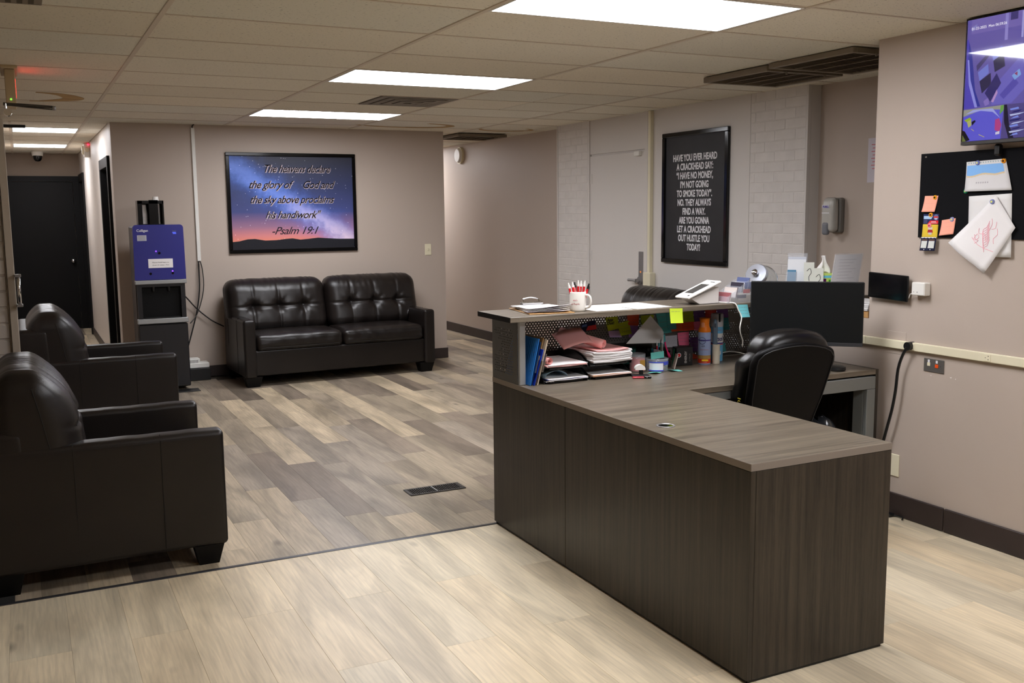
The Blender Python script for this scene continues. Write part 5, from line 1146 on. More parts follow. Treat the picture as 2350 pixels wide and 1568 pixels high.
# ================================================================ ON THE WORKTOP UNDER THE COUNTER
def notelines(t, F, w_, h_, n, m, z=0.0012, rows=None, mg=0.1, r=0.0006, seed=1):
    b = MB(); rd = random.Random(seed)
    for i in range(n):
        y = h_*(1-mg)-(i+0.5)*h_*(1-2*mg)/n; b.xf = F
        x = w_*0.12
        while x < w_*0.85:
            l = rd.uniform(0.08, 0.2)*w_; e = min(x+l, w_*0.88); b.box(x, e, y-r, y+r, z, z+0.0003); x = e+w_*0.04
    build('handwriting', b, m, t)
STC = {}
def sticky(label, pts, col, y, group='sticky notes on the perforated screen', lines=3, cat='sticky note', inkm=None, plane='y', curlk=0.008, seed=0):
    """pts: TL, TR, BR, BL as (x or y, z) on the plane"""
    key = tuple(col)
    if key not in STC: STC[key] = flat('sticky_%02x%02x%02x' % key, *col, 0.8)
    TL, TR, BR, BL = pts; sg = 1
    def P(u, v, off=0.0):
        ax = (TL[0]*(1-u)+TR[0]*u)*(1-v)+(BL[0]*(1-u)+BR[0]*u)*v; z = (TL[1]*(1-u)+TR[1]*u)*(1-v)+(BL[1]*(1-u)+BR[1]*u)*v
        o = y-0.0012-curlk*v*v-off
        return (ax, o, z) if plane == 'y' else (o, ax, z)
    cx = sum(p[0] for p in pts)/4; zz = min(p[1] for p in pts)
    t = build('sticky_note', MB().sheet(P, 3, 6, 0.0006), STC[key], label=label, cat=cat, group=group)
    if lines:
        b = MB(); rd = random.Random(seed+int(cx*100))
        for i in range(lines):
            v = 0.2+0.5*i/max(lines-1, 1); u = 0.12
            while u < 0.82:
                e = min(0.88, u+rd.uniform(0.1, 0.25)); b.add([P(u, v, 0.0006), P(e, v, 0.0006), P(e, v+0.018, 0.0006), P(u, v+0.018, 0.0006)], [(0, 1, 2, 3)]); u = e+0.05
        build('handwriting', b, inkm or INKG, t)
    return t
SY = 4.368
g = sticky('dark business card taped to the screen above the pink paper roll', [(2.571, .995), (2.657, 1.009), (2.665, .957), (2.575, .953)], (40, 42, 66), SY, None, 0, 'card', curlk=0.001)
g.name = 'taped_card'; ORG['taped_card'] = ORG['sticky_note']
b = MB(); b.add([(2.60, SY-0.003, 0.957), (2.664, SY-0.003, 0.961), (2.66, SY-0.003, 0.985), (2.612, SY-0.003, 0.98)], [(0, 1, 2, 3)]); build('red_patch', b, flat('card_red', 196, 60, 60), g)
b = MB(); b.add([(2.575, SY-0.003, 0.975), (2.605, SY-0.003, 0.98), (2.605, SY-0.003, 0.992), (2.576, SY-0.003, 0.987)], [(0, 1, 2, 3)]); build('blue_patch', b, flat('card_blue', 90, 120, 170), g)
NG = (176, 190, 40); NO = (226, 96, 60); NP = (150, 110, 175); NT = (88, 176, 178); NM = (232, 110, 140)
gn = sticky('olive green sticky note with heavy black handwriting, leftmost of the notes', [(2.721, 1.018), (2.793, 1.021), (2.803, .958), (2.731, .947)], NG, SY, lines=0)
text('handwriting', 'App\nDue!', frame((2.728, SY-0.0045, 0.997), (1, 0, 0.05), (0, 0, 1)), 0.022, INK, gn, align='LEFT', offset=0.0006, line=0.8)
sticky('olive green sticky note curling over the lilac one', [(2.788, .982), (2.862, .995), (2.876, .924), (2.809, .918)], NG, SY-0.004)
sticky('lilac sticky note below the leftmost olive note', [(2.737, .946), (2.807, .944), (2.816, .909), (2.74, .914)], (188, 160, 205), SY-0.001)
sticky('orange red sticky note just under the counter, right of the olive pair', [(2.854, 1.03), (2.931, 1.029), (2.922, .964), (2.857, .971)], NO, SY)
sticky('purple sticky note below the left orange note', [(2.864, .972), (2.925, .972), (2.92, .90), (2.862, .905)], NP, SY+0.001)
sticky('olive sticky note partly behind the leaning grey sheet', [(2.941, 1.015), (3.024, 1.017), (3.016, .95), (2.946, .955)], NG, SY)
sticky('large teal sticky note right of the leaning sheet', [(3.036, 1.027), (3.112, 1.026), (3.138, .915), (3.07, .91)], NT, SY)
sticky('second teal sticky note overlapping the first one', [(3.100, 1.026), (3.165, 1.026), (3.168, .93), (3.112, .932)], (80, 160, 165), SY-0.002)
sticky('teal sticky note low beside the grey handwritten note', [(3.04, .905), (3.10, .905), (3.10, .84), (3.04, .84)], NT, SY)
sticky('olive sticky note beside the bright yellow note', [(3.208, 1.03), (3.282, 1.03), (3.287, .965), (3.212, .965)], NG, SY)
sticky('dark purple sticky note under the counter, left of the red one', [(3.286, 1.03), (3.357, 1.029), (3.366, .965), (3.291, .965)], (110, 76, 130), SY)
sticky('dark red sticky note above the spray cans', [(3.365, 1.029), (3.441, 1.028), (3.442, .975), (3.366, .975)], (190, 60, 50), SY)
sticky('purple sticky note at the right end of the upper row', [(3.445, 1.028), (3.522, 1.027), (3.523, .975), (3.45, .978)], (116, 76, 136), SY)
sticky('long orange sticky note in the middle of the screen', [(3.135, .969), (3.212, .969), (3.212, .918), (3.135, .919)], (236, 100, 60), SY)
sticky('second long orange sticky note, right of its twin', [(3.210, .971), (3.287, .969), (3.288, .918), (3.211, .918)], (228, 88, 56), SY-0.001)
sticky('small pink sticky note beside the orange pair', [(3.288, .962), (3.332, .963), (3.333, .915), (3.293, .915)], NM, SY)
sticky('grey sticky note covered in handwriting above the black box', [(3.101, .896), (3.178, .896), (3.177, .832), (3.104, .834)], (178, 176, 182), SY, lines=5)
sticky('bright pink sticky note right of the grey one', [(3.182, .908), (3.258, .91), (3.254, .835), (3.187, .84)], NM, SY)
sticky('purple folded note standing beside the orange topped can', [(3.248, .88), (3.318, .879), (3.32, .80), (3.261, .802)], (112, 78, 130), SY-0.02)
sticky('teal sticky note right of the disinfectant can', [(3.478, .971), (3.528, .972), (3.534, .906), (3.48, .904)], (60, 130, 140), SY)
sticky('low teal sticky note right of the disinfectant can', [(3.46, .835), (3.51, .83), (3.511, .783), (3.462, .785)], NT, SY)
sticky('orange sticky note lying low behind the black box', [(3.25, .80), (3.31, .775), (3.316, .76), (3.25, .757)], (226, 92, 62), SY-0.01, lines=0)
sticky('bright yellow green sticky note hanging from the counter edge', [(2.885, 1.086), (2.963, 1.083), (2.964, 1.009), (2.888, 1.012)], (214, 240, 70), 4.029, None, 1, curlk=0.006)
sticky('light cyan sticky note hanging from the counter edge by the white cable', [(3.312, 1.083), (3.378, 1.081), (3.392, 1.015), (3.33, 1.016)], (130, 218, 226), 4.029, None, 3, curlk=0.006)

# leaning folders and clipboards
def leaning(name, label, cat, xb, xt, h_, y0, y1, m, th=0.003, clip=False):
    L_ = math.hypot(xt-xb, h_); a = math.atan2(xt-xb, h_)
    X = Matrix.Translation((xb, 0, DZ+0.0008)) @ Matrix.Rotation(a, 4, 'Y'); t = thing(name, label, cat, (xb, (y0+y1)/2, DZ))
    b = MB(); b.xf = X; b.cbox(0, th, y0, y1, 0.0015, L_, .001); build('board', b, m, t)
    if clip:
        b = MB(); b.xf = X; b.cbox(th, th+0.005, y0+0.0, y0+0.022, L_*0.32, L_*0.68, .002).cyl((th+0.002, y0-0.004, L_*0.3), (th+0.002, y0-0.004, L_*0.7), 0.005, n=8); build('clip', b, CHROME, t)
    return t, X, L_
t, X, L_ = leaning('folder', 'bright blue ribbed plastic folder leaning by the perforated end panel', 'folder', 2.108, 2.158, 0.222, 4.055, 4.33, mat('folder_blue', c(44, 120, 200), 0.35), 0.004)
me = mesh_of(MB().box(-0.0008, 0, -0.001, 0.001, -0.098, 0.098), bpy.data.materials['folder_blue'], 'rib')
for i in range(14):
    o = piece('rib', me, t, (0, 0, 0)); o.matrix_local = Matrix.Translation(-ORG[t.name]) @ X @ Matrix.Translation((0, 4.07+i*0.018, L_/2))
for z in (0.07, 0.16):
    b = MB(); b.xf = X; b.cyl((-0.001, 4.075, z), (-0.003, 4.075, z), 0.003, n=8); build('rivet', b, CHROME, t)
leaning('clipboard', 'dark blue clipboard leaning between the bright blue folder and the brown boards', 'clipboard', 2.117, 2.170, 0.205, 4.06, 4.31, mat('navy_plastic', c(24, 60, 110), 0.35), 0.003, True)
leaning('clipboard', 'royal blue pen clip board leaning with its metal clip toward the front', 'clipboard', 2.127, 2.178, 0.17, 4.05, 4.28, mat('royal_plastic', c(20, 50, 160), 0.35), 0.004, True)
leaning('clipboard', 'brown hardboard clipboard leaning, second from the black trays', 'clipboard', 2.138, 2.192, 0.222, 4.075, 4.335, KRAFT, 0.004, True)
leaning('clipboard', 'cream edged clipboard leaning next to the black trays', 'clipboard', 2.147, 2.203, 0.214, 4.055, 4.31, mat('cream_board', c(214, 196, 168), 0.6), 0.005, True)

# letter trays
TRAYM = mat('tray_black', c(17, 17, 18), 0.28)
def tray(x0, z0, label, W=0.243, ya=4.062, yb=4.345):
    t = thing('letter_tray', label, 'letter tray', (x0+W/2, (ya+yb)/2, z0), 'stacked black letter trays')
    build('floor_panel', MB().cbox(x0, x0+W, ya, yb, z0+0.010, z0+0.014, .001), TRAYM, t)
    b = MB(); b.cbox(x0+0.03, x0+W-0.03, ya-0.004, ya+0.002, z0+0.002, z0+0.022, .002); build('front_lip', b, TRAYM, t)
    n = 10
    for s in (0, 1):
        xx = x0 if s == 0 else x0+W-0.004
        pts = [(ya, 0.0), (yb, 0.0), (yb, 0.064)]+[(yb-(yb-ya)*k/n, 0.064-0.052*max(0, (k/n-0.45)/0.55)**2) for k in range(1, n)]+[(ya, 0.012)]
        b = MB(); b.xf = Matrix(((0, 0, 1, xx), (1, 0, 0, 0), (0, 1, 0, z0), (0, 0, 0, 1))); b.prism(pts, 0, 0.004); build('side_wall', b, TRAYM, t)
    build('back_wall', MB().cbox(x0+0.004, x0+W-0.004, yb-0.004, yb, z0+0.0145, z0+0.05, .001), TRAYM, t)
    for xx in (x0+0.004, x0+W-0.016): build('foot', MB().cbox(xx, xx+0.012, ya+0.02, ya+0.05, z0+0.0005, z0+0.0095, .001), TRAYM, t)
    return t
tray(2.186, DZ+0.0005, 'lower black letter tray of the left stack, holding a blue folder'); tr = tray(2.186, DZ+0.0665, 'upper black letter tray of the left stack, holding a small pink roll')
tray(2.440, DZ+0.0005, 'lower black letter tray of the right stack, a few sheets inside'); tray(2.440, DZ+0.0665, 'upper black letter tray of the right stack under the thick paper pile')
text('brand_lettering', 'Rubbermaid', frame((2.195, 4.0575, DZ+0.005), (1, 0, 0), (0, 0, 1)), 0.014, INKW, S.objects['letter_tray'], align='LEFT', shear=0.2) if False else None
b = MB(); b.xf = frame((2.192, 4.0572, DZ+0.004), (1, 0, 0), (0, 0, 1))
for k in range(9): b.cyl((0.004+k*0.0052, 0.008+0.001*math.sin(k*2.2), 0), (0.004+k*0.0052, 0.008+0.001*math.sin(k*2.2), 0.0008), 0.0022+0.0008*(k % 2), n=6)
build('white_logo', b, INKW, S.objects['letter_tray'], label='small white script mark')
def pile(name, label, x0, x1, y0, y1, z0, n, th, mats, rot=2.0, curlk=0.0, cat='papers'):
    t = thing(name, label, cat, ((x0+x1)/2, (y0+y1)/2, z0)); rd = random.Random(len(label))
    for i in range(n):
        b = MB(); b.xf = Matrix.Translation(((x0+x1)/2+rd.uniform(-.003, .003), (y0+y1)/2+rd.uniform(-.003, .003), z0+i*th)) @ Matrix.Rotation(math.radians(rd.uniform(-rot, rot)), 4, 'Z')
        w_, d_ = (x1-x0)/2, (y1-y0)/2; kk = curlk*(0.5+i/n)
        b.sheet(lambda u, v: (-w_+2*w_*u, -d_+2*d_*v, th*0.5+kk*(2*u-1)**2*(1-v)+0.0008*math.sin(u*9+i)), 8, 4, th*0.82)
        build('paper_sheet', b, mats[i % len(mats)], t, smooth=False)
    return t
Z1, Z2_ = DZ+0.015, DZ+0.081
pile('paper_pile', 'thick curling white and pink paper pile in the upper right tray', 2.448, 2.676, 4.05, 4.33, Z2_, 12, 0.0042, [PAPER, PAPER, PAPER], 2.5, 0.006)
pile('paper_pile', 'pink and white sheets on top of the thick pile', 2.47, 2.668, 4.055, 4.32, Z2_+0.053, 3, 0.0018, [PINKD, PAPER, PINK], 5, 0.006)
pile('paper_pile', 'thin pile of pale sheets in the upper left tray', 2.20, 2.42, 4.048, 4.32, Z2_, 4, 0.0028, [PINK, PAPER], 2, 0.0)
pile('paper_pile', 'few white sheets over a manila one in the lower right tray', 2.45, 2.672, 4.05, 4.32, Z1, 4, 0.0026, [mat('manila', c(196, 140, 96), 0.7), PAPER], 2, 0.0)
pile('folder', 'blue folder with white sheets in the lower left tray', 2.20, 2.42, 4.05, 4.32, Z1, 3, 0.003, [PAPER, mat('folder_navy', c(44, 60, 128), 0.5)], 1, 0.0, 'folder')
def fan(u, v): return (2.20+0.125*u, 4.09+0.2*v, DZ+0.0275+0.030*math.sin(u*PI*0.52)+0.0)
def pillow_roll(name, label, p0, p1, r0, turns, m, n=44, rr=0.55, flat_=1.0):
    """sheet of paper rolled in a spiral along p0-p1"""
    p0, p1 = Vector(p0), Vector(p1); d = (p1-p0).normalized(); a = d.cross(Vector((0, 0, 1))).normalized(); u_ = a.cross(d)
    def fn(u, v):
        th = u*turns*2*PI; r = r0*(1-rr*(1-u)); return tuple(p0+(p1-p0)*v+a*(r*math.cos(th))+u_*(r*math.sin(th)*flat_))
    return build(name, MB().sheet(fn, n, 6, 0.0007), m, label=label, cat='paper roll', smooth=True)
build('folded_leaflet', MB().sheet(lambda u, v: (2.205+0.125*u, 4.085+0.2*v, DZ+0.0265+0.030*math.sin(min(1, u*1.0)*PI)**0.5), 16, 4, 0.002), flat('pale_blue', 140, 164, 178), label='pale blue arched leaflet in the lower left tray', cat='leaflet', smooth=True)
pillow_roll('paper_roll', 'small pink paper roll in the upper left tray', (2.215, 4.055, Z2_+0.030), (2.225, 4.25, Z2_+0.032), 0.017, 2.2, PINK)
pillow_roll('paper_roll', 'large pink paper roll resting across the two upper trays', (2.545, 4.10, 0.921), (2.43, 4.33, 0.968), 0.025, 1.7, PINK, rr=0.5)
build('pink_sheet', MB().sheet(lambda u, v: (2.335+0.15*u+0.02*v, 4.13+0.16*v-0.03*u, 0.905+0.056*v+0.02*math.sin(u*PI*0.7)+0.012*u), 12, 6, 0.0008), PINK, label='loose flap of pink paper hanging over the left tray behind the large roll', cat='paper', smooth=True)

# leaning grey sheet, black rack
b = MB(); b.xf = frame((0, 4.27, 0), (1, 0, 0), (0, -0.12, 1)); Pq = [(2.955, 1.022), (3.035, 0.94), (2.985, 0.882), (2.755, 0.893)]
b.prism([(x, z-0.0) for x, z in Pq[::-1]], -0.0, 0.001)
o = build('leaning_sheet', MB().sheet(lambda u, v: ((2.957*(1-u)+3.035*u)*(1-v)+(2.760*(1-u)+2.985*u)*v, 4.30-0.07*v, (1.022*(1-u)+0.941*u)*(1-v)+(0.893*(1-u)+0.882*u)*v), 6, 8, 0.0012), PAPERG, label='large light grey sheet leaning diagonally against the notes', cat='paper')
t = thing('file_rack', 'black plastic file rack under the leaning grey sheet', 'rack', (2.86, 4.28, DZ))
build('base_shelf', MB().cbox(2.72, 2.99, 4.24, 4.34, DZ+0.0005, DZ+0.008, .002), TRAYM, t); build('back_wall', MB().cbox(2.72, 2.99, 4.325, 4.335, DZ+0.0085, 0.885, .002), TRAYM, t)
build('side_wall', MB().cbox(2.72, 2.726, 4.24, 4.324, DZ+0.0085, 0.84, .002), TRAYM, t); build('side_wall', MB().cbox(2.984, 2.99, 4.24, 4.324, DZ+0.0085, 0.84, .002), TRAYM, t)
b = MB(); b.xf = frame((2.76, 4.30, DZ+0.01), (1, 0, 0.1), (0.2, 0.2, 1)); b.box(0, 0.1, 0, 0.09, 0, 0.003); build('green_file', b, flat('dark_green', 20, 66, 58), label='dark green file in the black rack', cat='file')

def can(name, label, cat, x, y, prof, mats, n=28, parts=()):
    return
# air freshener can
t = thing('air_freshener', 'orange topped pale blue air freshener can under the counter', 'spray can', (3.236, 4.2, DZ)); x, y = 3.236, 4.2
z = DZ+0.0006
build('can_body', MB().lathe([(0, 0), (0.033, 0), (0.034, 0.004), (0.034, 0.165), (0.030, 0.176), (0.0, 0.176)], 28, (x, y, z)), flat('can_periwinkle', 158, 174, 214, 0.3), t, autosm=40)
build('label_band', MB().lathe([(0.0342, 0.006), (0.0344, 0.0065), (0.0344, 0.0285), (0.0342, 0.029)], 28, (x, y, z)), flat('can_red', 208, 62, 34, 0.3), t)
build('label_band', MB().lathe([(0.0342, 0.029), (0.0344, 0.0295), (0.0344, 0.048), (0.0342, 0.0485)], 28, (x, y, z)), flat('can_gold', 176, 140, 84, 0.3), t)
build('label_band', MB().lathe([(0.0342, 0.126), (0.0344, 0.1265), (0.0344, 0.132), (0.0342, 0.1325)], 28, (x, y, z)), flat('can_indigo', 70, 60, 140, 0.3), t)
b = MB(); b.xf = frame((x, y, 0), (0.86, -0.51, 0), (0, 0, 1)); b.box(-0.017, 0.017, z+0.018, z+0.027, 0.0345, 0.0352); build('yellow_patch', b, flat('can_yellow', 244, 196, 50, 0.4), t)
CANF = frame((x, y, 0), (0.84, -0.54, 0), (0, 0, 1))
def wrap(o, t, x, y, R, a0):
    O = ORG[t.name]
    for v in o.data.vertices:
        a = a0+v.co.x/R; v.co.x, v.co.y = (x-O.x)+(R+0.0005)*math.cos(a), (y-O.y)+(R+0.0005)*math.sin(a)
def wraptext(body, t, x, y, R, a0, z, s, m, **k):
    o = text('lettering', body, Matrix.Translation((ORG[t.name].x, ORG[t.name].y, 0)) @ frame((0, 0, z), (1, 0, 0), (0, 0, 1)), s, m, t, **k); wrap(o, t, x, y, R, a0); return o
A0 = math.radians(232)
b = MB(); b.xf = frame((x, y, 0), (0.99, 0.1, 0), (0, 0, 1))
for r_, m_ in ((0.019, 'can_indigo'), (0.0165, 'can_periwinkle')): pass
o = build('round_logo', MB().lathe([(0.017, 0), (0.0195, 0), (0.0195, 0.0006), (0.017, 0.0006)], 28), flat('logo_slate', 74, 84, 120, 0.4), t)
O = ORG[t.name]
for v in o.data.vertices:
    lx, ly = v.co.x+O.x-0, v.co.y+O.y-0; a = math.radians(212)+lx/0.034; o_ = v.co.z+O.z
    v.co = Vector((x-O.x+(0.0346+max(0, o_))*math.cos(a), y-O.y+(0.0346+max(0, o_))*math.sin(a), z+0.127+ly-O.z))
wraptext('febreze', t, x, y, 0.0352, math.radians(214), z+0.123, 0.012, flat('logo_ink', 60, 70, 110), sx=0.75)
wraptext('AIR', t, x, y, 0.0344, math.radians(222), z+0.094, 0.013, flat('logo_ink2', 60, 70, 110))
wraptext('ODOR-FIGHTING', t, x, y, 0.0344, A0, z+0.077, 0.006, flat('logo_orange', 220, 110, 80))
wraptext('HAWAIIAN', t, x, y, 0.0344, A0, z+0.010, 0.006, INKW)
build('spray_head', MB().lathe([(0.0335, 0.172), (0.033, 0.184), (0.026, 0.199), (0.0235, 0.214), (0.025, 0.232), (0.0275, 0.246), (0.022, 0.2475), (0.0, 0.243)], 28, (x, y, z)), flat('cap_orange', 236, 128, 34, 0.35), t, smooth=True)
b = MB(); b.xf = frame((x, y, z+0.19), (0.5, -0.86, 0), (0, 0, 1)) ; b.cbox(-0.009, 0.009, 0.006, 0.034, 0.019, 0.0275, .003); build('trigger', b, flat('cap_peach', 228, 150, 110, 0.35), t)
# disinfectant can
x, y = 3.362, 4.255; t = thing('disinfectant_can', 'tall white and blue disinfectant spray can behind the lighter', 'spray can', (x, y, DZ)); z = DZ+0.0006
build('can_body', MB().lathe([(0, 0), (0.032, 0), (0.033, 0.004), (0.033, 0.185), (0.030, 0.193), (0.0, 0.193)], 28, (x, y, z)), flat('can_sky', 112, 182, 224, 0.3), t, autosm=40)
build('label_band', MB().lathe([(0.0332, 0.095), (0.0334, 0.0955), (0.0334, 0.152), (0.0332, 0.1525)], 28, (x, y, z)), flat('can_cream', 226, 224, 222, 0.3), t)
build('label_band', MB().lathe([(0.0335, 0.096), (0.0337, 0.0962), (0.0337, 0.102), (0.0335, 0.1022)], 28, (x, y, z)), flat('can_stripe', 60, 66, 150, 0.3), t)
build('label_band', MB().lathe([(0.0335, 0.090), (0.0337, 0.0902), (0.0337, 0.0955), (0.0335, 0.0957)], 28, (x, y, z)), flat('can_stripe2', 208, 90, 80, 0.3), t)
wraptext('Lysol', t, x, y, 0.034, math.radians(244), z+0.112, 0.036, flat('lysol_navy', 40, 44, 130), shear=0.2, offset=0.0008, sx=0.72)
wraptext('KILLS 99.9%', t, x, y, 0.034, math.radians(250), z+0.168, 0.008, flat('lys_red', 200, 60, 80), sx=0.8)
wraptext('Disinfectant', t, x, y, 0.034, math.radians(252), z+0.078, 0.009, flat('lys_blue', 40, 70, 150), sx=0.8)
wraptext('Spray', t, x, y, 0.034, math.radians(250), z+0.066, 0.009, flat('lys_blue2', 40, 70, 150), sx=0.8)
b = MB(); b.xf = frame((x, y, z+0.04), (0.93, -0.3, 0), (0, 0, 1)); b.prism([(-0.006, 0), (0.002, -0.01), (0.012, 0.0), (0.010, 0.018), (0.0, 0.010), (-0.004, 0.02)], 0.0325, 0.0338); build('white_splash', b, INKW, t)
build('spray_cap', MB().lathe([(0.033, 0.188), (0.0335, 0.194), (0.0335, 0.252), (0.030, 0.258), (0.0, 0.258)], 28, (x, y, z)), flat('cap_white', 206, 206, 212, 0.35), t, autosm=40)
b = MB(); b.xf = frame((x, y, z+0.215), (0.95, -0.3, 0), (0, 0, 1)); b.cbox(-0.004, 0.006, 0.0, 0.045, 0.031, 0.0352, .001); build('cap_slot', b, BLACK, t)
# fireplace lighter standing on end
x, y = 3.292, 4.172; t = thing('wand_lighter', 'cream and slate blue stick lighter standing between the two cans', 'lighter', (x, y, DZ))
build('handle', MB().lathe([(0, 0.0006), (0.019, 0.0006), (0.0205, 0.004), (0.0205, 0.105), (0.0, 0.105)], 20, (x, y, DZ)), mat('lighter_cream', c(216, 208, 190), 0.35), t, autosm=40)
build('cap', MB().lathe([(0.0125, 0.1055), (0.0135, 0.12), (0.0130, 0.20), (0.011, 0.222), (0.007, 0.238), (0.0, 0.24)], 20, (x-0.008, y, DZ)), mat('lighter_slate', c(94, 112, 130), 0.35), t, smooth=True)
b = MB(); b.xf = frame((x-0.008, y, DZ), (0.8, -0.6, 0), (0, 0, 1)); b.cbox(-0.004, 0.004, 0.196, 0.218, 0.009, 0.0145, .002); build('button', b, mat('lighter_dark', c(62, 76, 92), 0.35), t)
# black carton
t = thing('black_carton', 'black carton with white stencil lettering standing by the cans', 'box', (3.11, 4.22, DZ)); X = Matrix.Translation((3.112, 4.225, DZ+0.0006)) @ Matrix.Rotation(math.radians(-10), 4, 'Z')
b = MB(); b.xf = X; b.cbox(-0.048, 0.048, -0.025, 0.025, 0, 0.098, .002); build('carton', b, mat('carton_black', c(30, 28, 30), 0.5), t)
b = MB(); b.xf = X @ frame((-0.033, -0.0255, 0.056), (1, 0, 0), (0, 0, 1)); b.lathe([(0.010, 0), (0.0125, 0), (0.0125, 0.0006), (0.010, 0.0006)], 20); build('ring_logo', b, INKW, t)
b = MB(); b.xf = X @ frame((-0.033, -0.0255, 0.056), (1, 0, 0), (0, 0, 1)); b.cyl((0, 0, 0), (0, 0, 0.0004), 0.0085, n=16); build('red_disc', b, RED, t)
text('lettering', 'ENERGY', X @ frame((0.012, -0.0256, 0.012), (0, 0, 1), (-1, 0, 0)), 0.017, flat('stencil', 176, 174, 172), t, align='LEFT', offset=0.0006)
text('lettering', '6 PACK', X @ frame((0.034, -0.0256, 0.020), (0, 0, 1), (-1, 0, 0)), 0.013, flat('stencil2', 120, 118, 118), t, align='LEFT')
# dark green pouch beside the carton
build('green_pouch', MB().sheet(lambda u, v: (3.03+0.045*u+0.01*v, 4.20+0.06*u, DZ+0.002+0.092*v-0.02*u*v), 4, 6, 0.006), flat('pouch_green', 22, 74, 48, 0.35), label='dark green pouch leaning between the jar and the black carton', cat='pouch')
build('clear_pouch', MB().sheet(lambda u, v: (2.985+0.022*u+0.022*v, 4.12+0.05*u, DZ+0.002+0.072*v), 4, 6, 0.004), flat('pouch_pale', 196, 178, 168, 0.3), label='pale wrapped item leaning right of the paper clip tub', cat='pouch')
# candle jar
x, y = 2.79, 4.172; t = thing('candle_jar', 'pink candle in a clear glass beside the tape dispenser', 'candle', (x, y, DZ))
build('wax', MB().lathe([(0, 0.004), (0.038, 0.004), (0.038, 0.068), (0.0, 0.068)], 28, (x, y, DZ)), flat('wax_pink', 236, 124, 118, 0.4), t, autosm=40)
build('glass', MB().lathe([(0, 0.0006), (0.041, 0.0006), (0.042, 0.004), (0.042, 0.092), (0.0400, 0.092), (0.0400, 0.003), (0, 0.003)], 28, (x, y, DZ)), GLA, t, smooth=True)
b = MB(); b.xf = frame((x, y, DZ), (0.97, -0.24, 0), (0, 0, 1)); b.box(0.0, 0.026, 0.01, 0.062, 0.0385, 0.0425); build('label_patch', b, flat('label_gold', 176, 132, 60, 0.4), t)
# paper clip tub
x, y = 2.885, 4.135; t = thing('clip_tub', 'clear round tub of paper clips with a blue and white label', 'tub', (x, y, DZ)); R_ = 0.057
build('tub', MB().lathe([(0, 0.0006), (R_-0.004, 0.0006), (R_, 0.004), (R_+0.001, 0.066), (R_-0.001, 0.066), (R_-0.003, 0.004), (0, 0.003)], 36, (x, y, DZ)), GLA, t, smooth=True)
for dz in (0.0, ): build('rim', MB().lathe([(R_+0.001, 0.06), (R_+0.0035, 0.062), (R_+0.0035, 0.066), (R_+0.001, 0.068)], 36, (x, y, DZ)), GLA, t, smooth=True)
rd = random.Random(5); b = MB()
for i in range(90):
    a = rd.uniform(0, 2*PI); r = (R_-0.012)*math.sqrt(rd.random()); cx, cy, cz = x+r*math.cos(a), y+r*math.sin(a), DZ+0.006+rd.random()*0.030*(0.6+0.4*math.sin(a)); d = Vector((rd.uniform(-1, 1), rd.uniform(-1, 1), rd.uniform(-.5, .5))).normalized()*0.008
    b.tube([(cx-d.x, cy-d.y, cz-d.z*0.5), (cx, cy, cz), (cx+d.x, cy+d.y, cz+d.z*0.5)], 0.0011, 4, smooth=1)
build('paper_clips', b, mat('clip_steel', c(170, 160, 150), 0.3, metal=0.8), t, kind='stuff', label='loose steel paper clips')
def arc(x, y, R, a0, a1, z0, z1, m, name, t, n=16):
    b = MB(); v = []; f = []
    for i in range(n+1):
        a = a0+(a1-a0)*i/n
        for rr_ in (R, R+0.0008):
            for zz in (z0, z1): v.append((x+rr_*math.cos(a), y+rr_*math.sin(a), zz))
    for i in range(n):
        o = 4*i; f += [(o+2, o+6, o+7, o+3), (o, o+1, o+5, o+4), (o+1, o+3, o+7, o+5), (o, o+4, o+6, o+2)]
    b.add(v, f); return build(name, b, m, t)
arc(x, y, R_+0.0015, math.radians(195), math.radians(268), DZ+0.010, DZ+0.052, flat('tub_white', 226, 226, 232, 0.4), 'label_wrap', t)
arc(x, y, R_+0.0024, math.radians(192), math.radians(270), DZ+0.006, DZ+0.012, flat('tub_blue', 70, 84, 190, 0.4), 'label_stripe', t)
arc(x, y, R_+0.0024, math.radians(192), math.radians(270), DZ+0.048, DZ+0.054, bpy.data.materials['tub_blue'], 'label_stripe', t)
arc(x, y, R_+0.0015, math.radians(272), math.radians(315), DZ+0.036, DZ+0.054, bpy.data.materials['tub_blue'], 'label_wrap', t)
b = MB(); b.xf = frame((2.852, 4.14, DZ+0.060), (1, -0.06, 0.06), (0, 0.1, 1)); b.box(0, 0.078, 0, 0.034, 0, 0.001); build('teal_card', b, flat('teal_card', 112, 200, 190), label='small teal card standing up in the paper clip tub', cat='card')
for (xa, ya, rot, lab) in ((2.775+0.055, 4.075, 30, 'crumpled teal note lying left of the paper clip tub'), (2.958, 4.08, -12, 'teal note lying flat right of the paper clip tub')):
    X = Matrix.Translation((xa, ya, DZ+0.001)) @ Matrix.Rotation(math.radians(rot), 4, 'Z'); build('teal_note', MB().sheet(lambda u, v: tuple(X @ Vector((-0.032+0.064*u, -0.025+0.05*v, 0.001+0.016*max(0, 0.6-u)*(1-v)))), 6, 6, 0.0008), bpy.data.materials['teal_card'], label=lab, cat='sticky note')
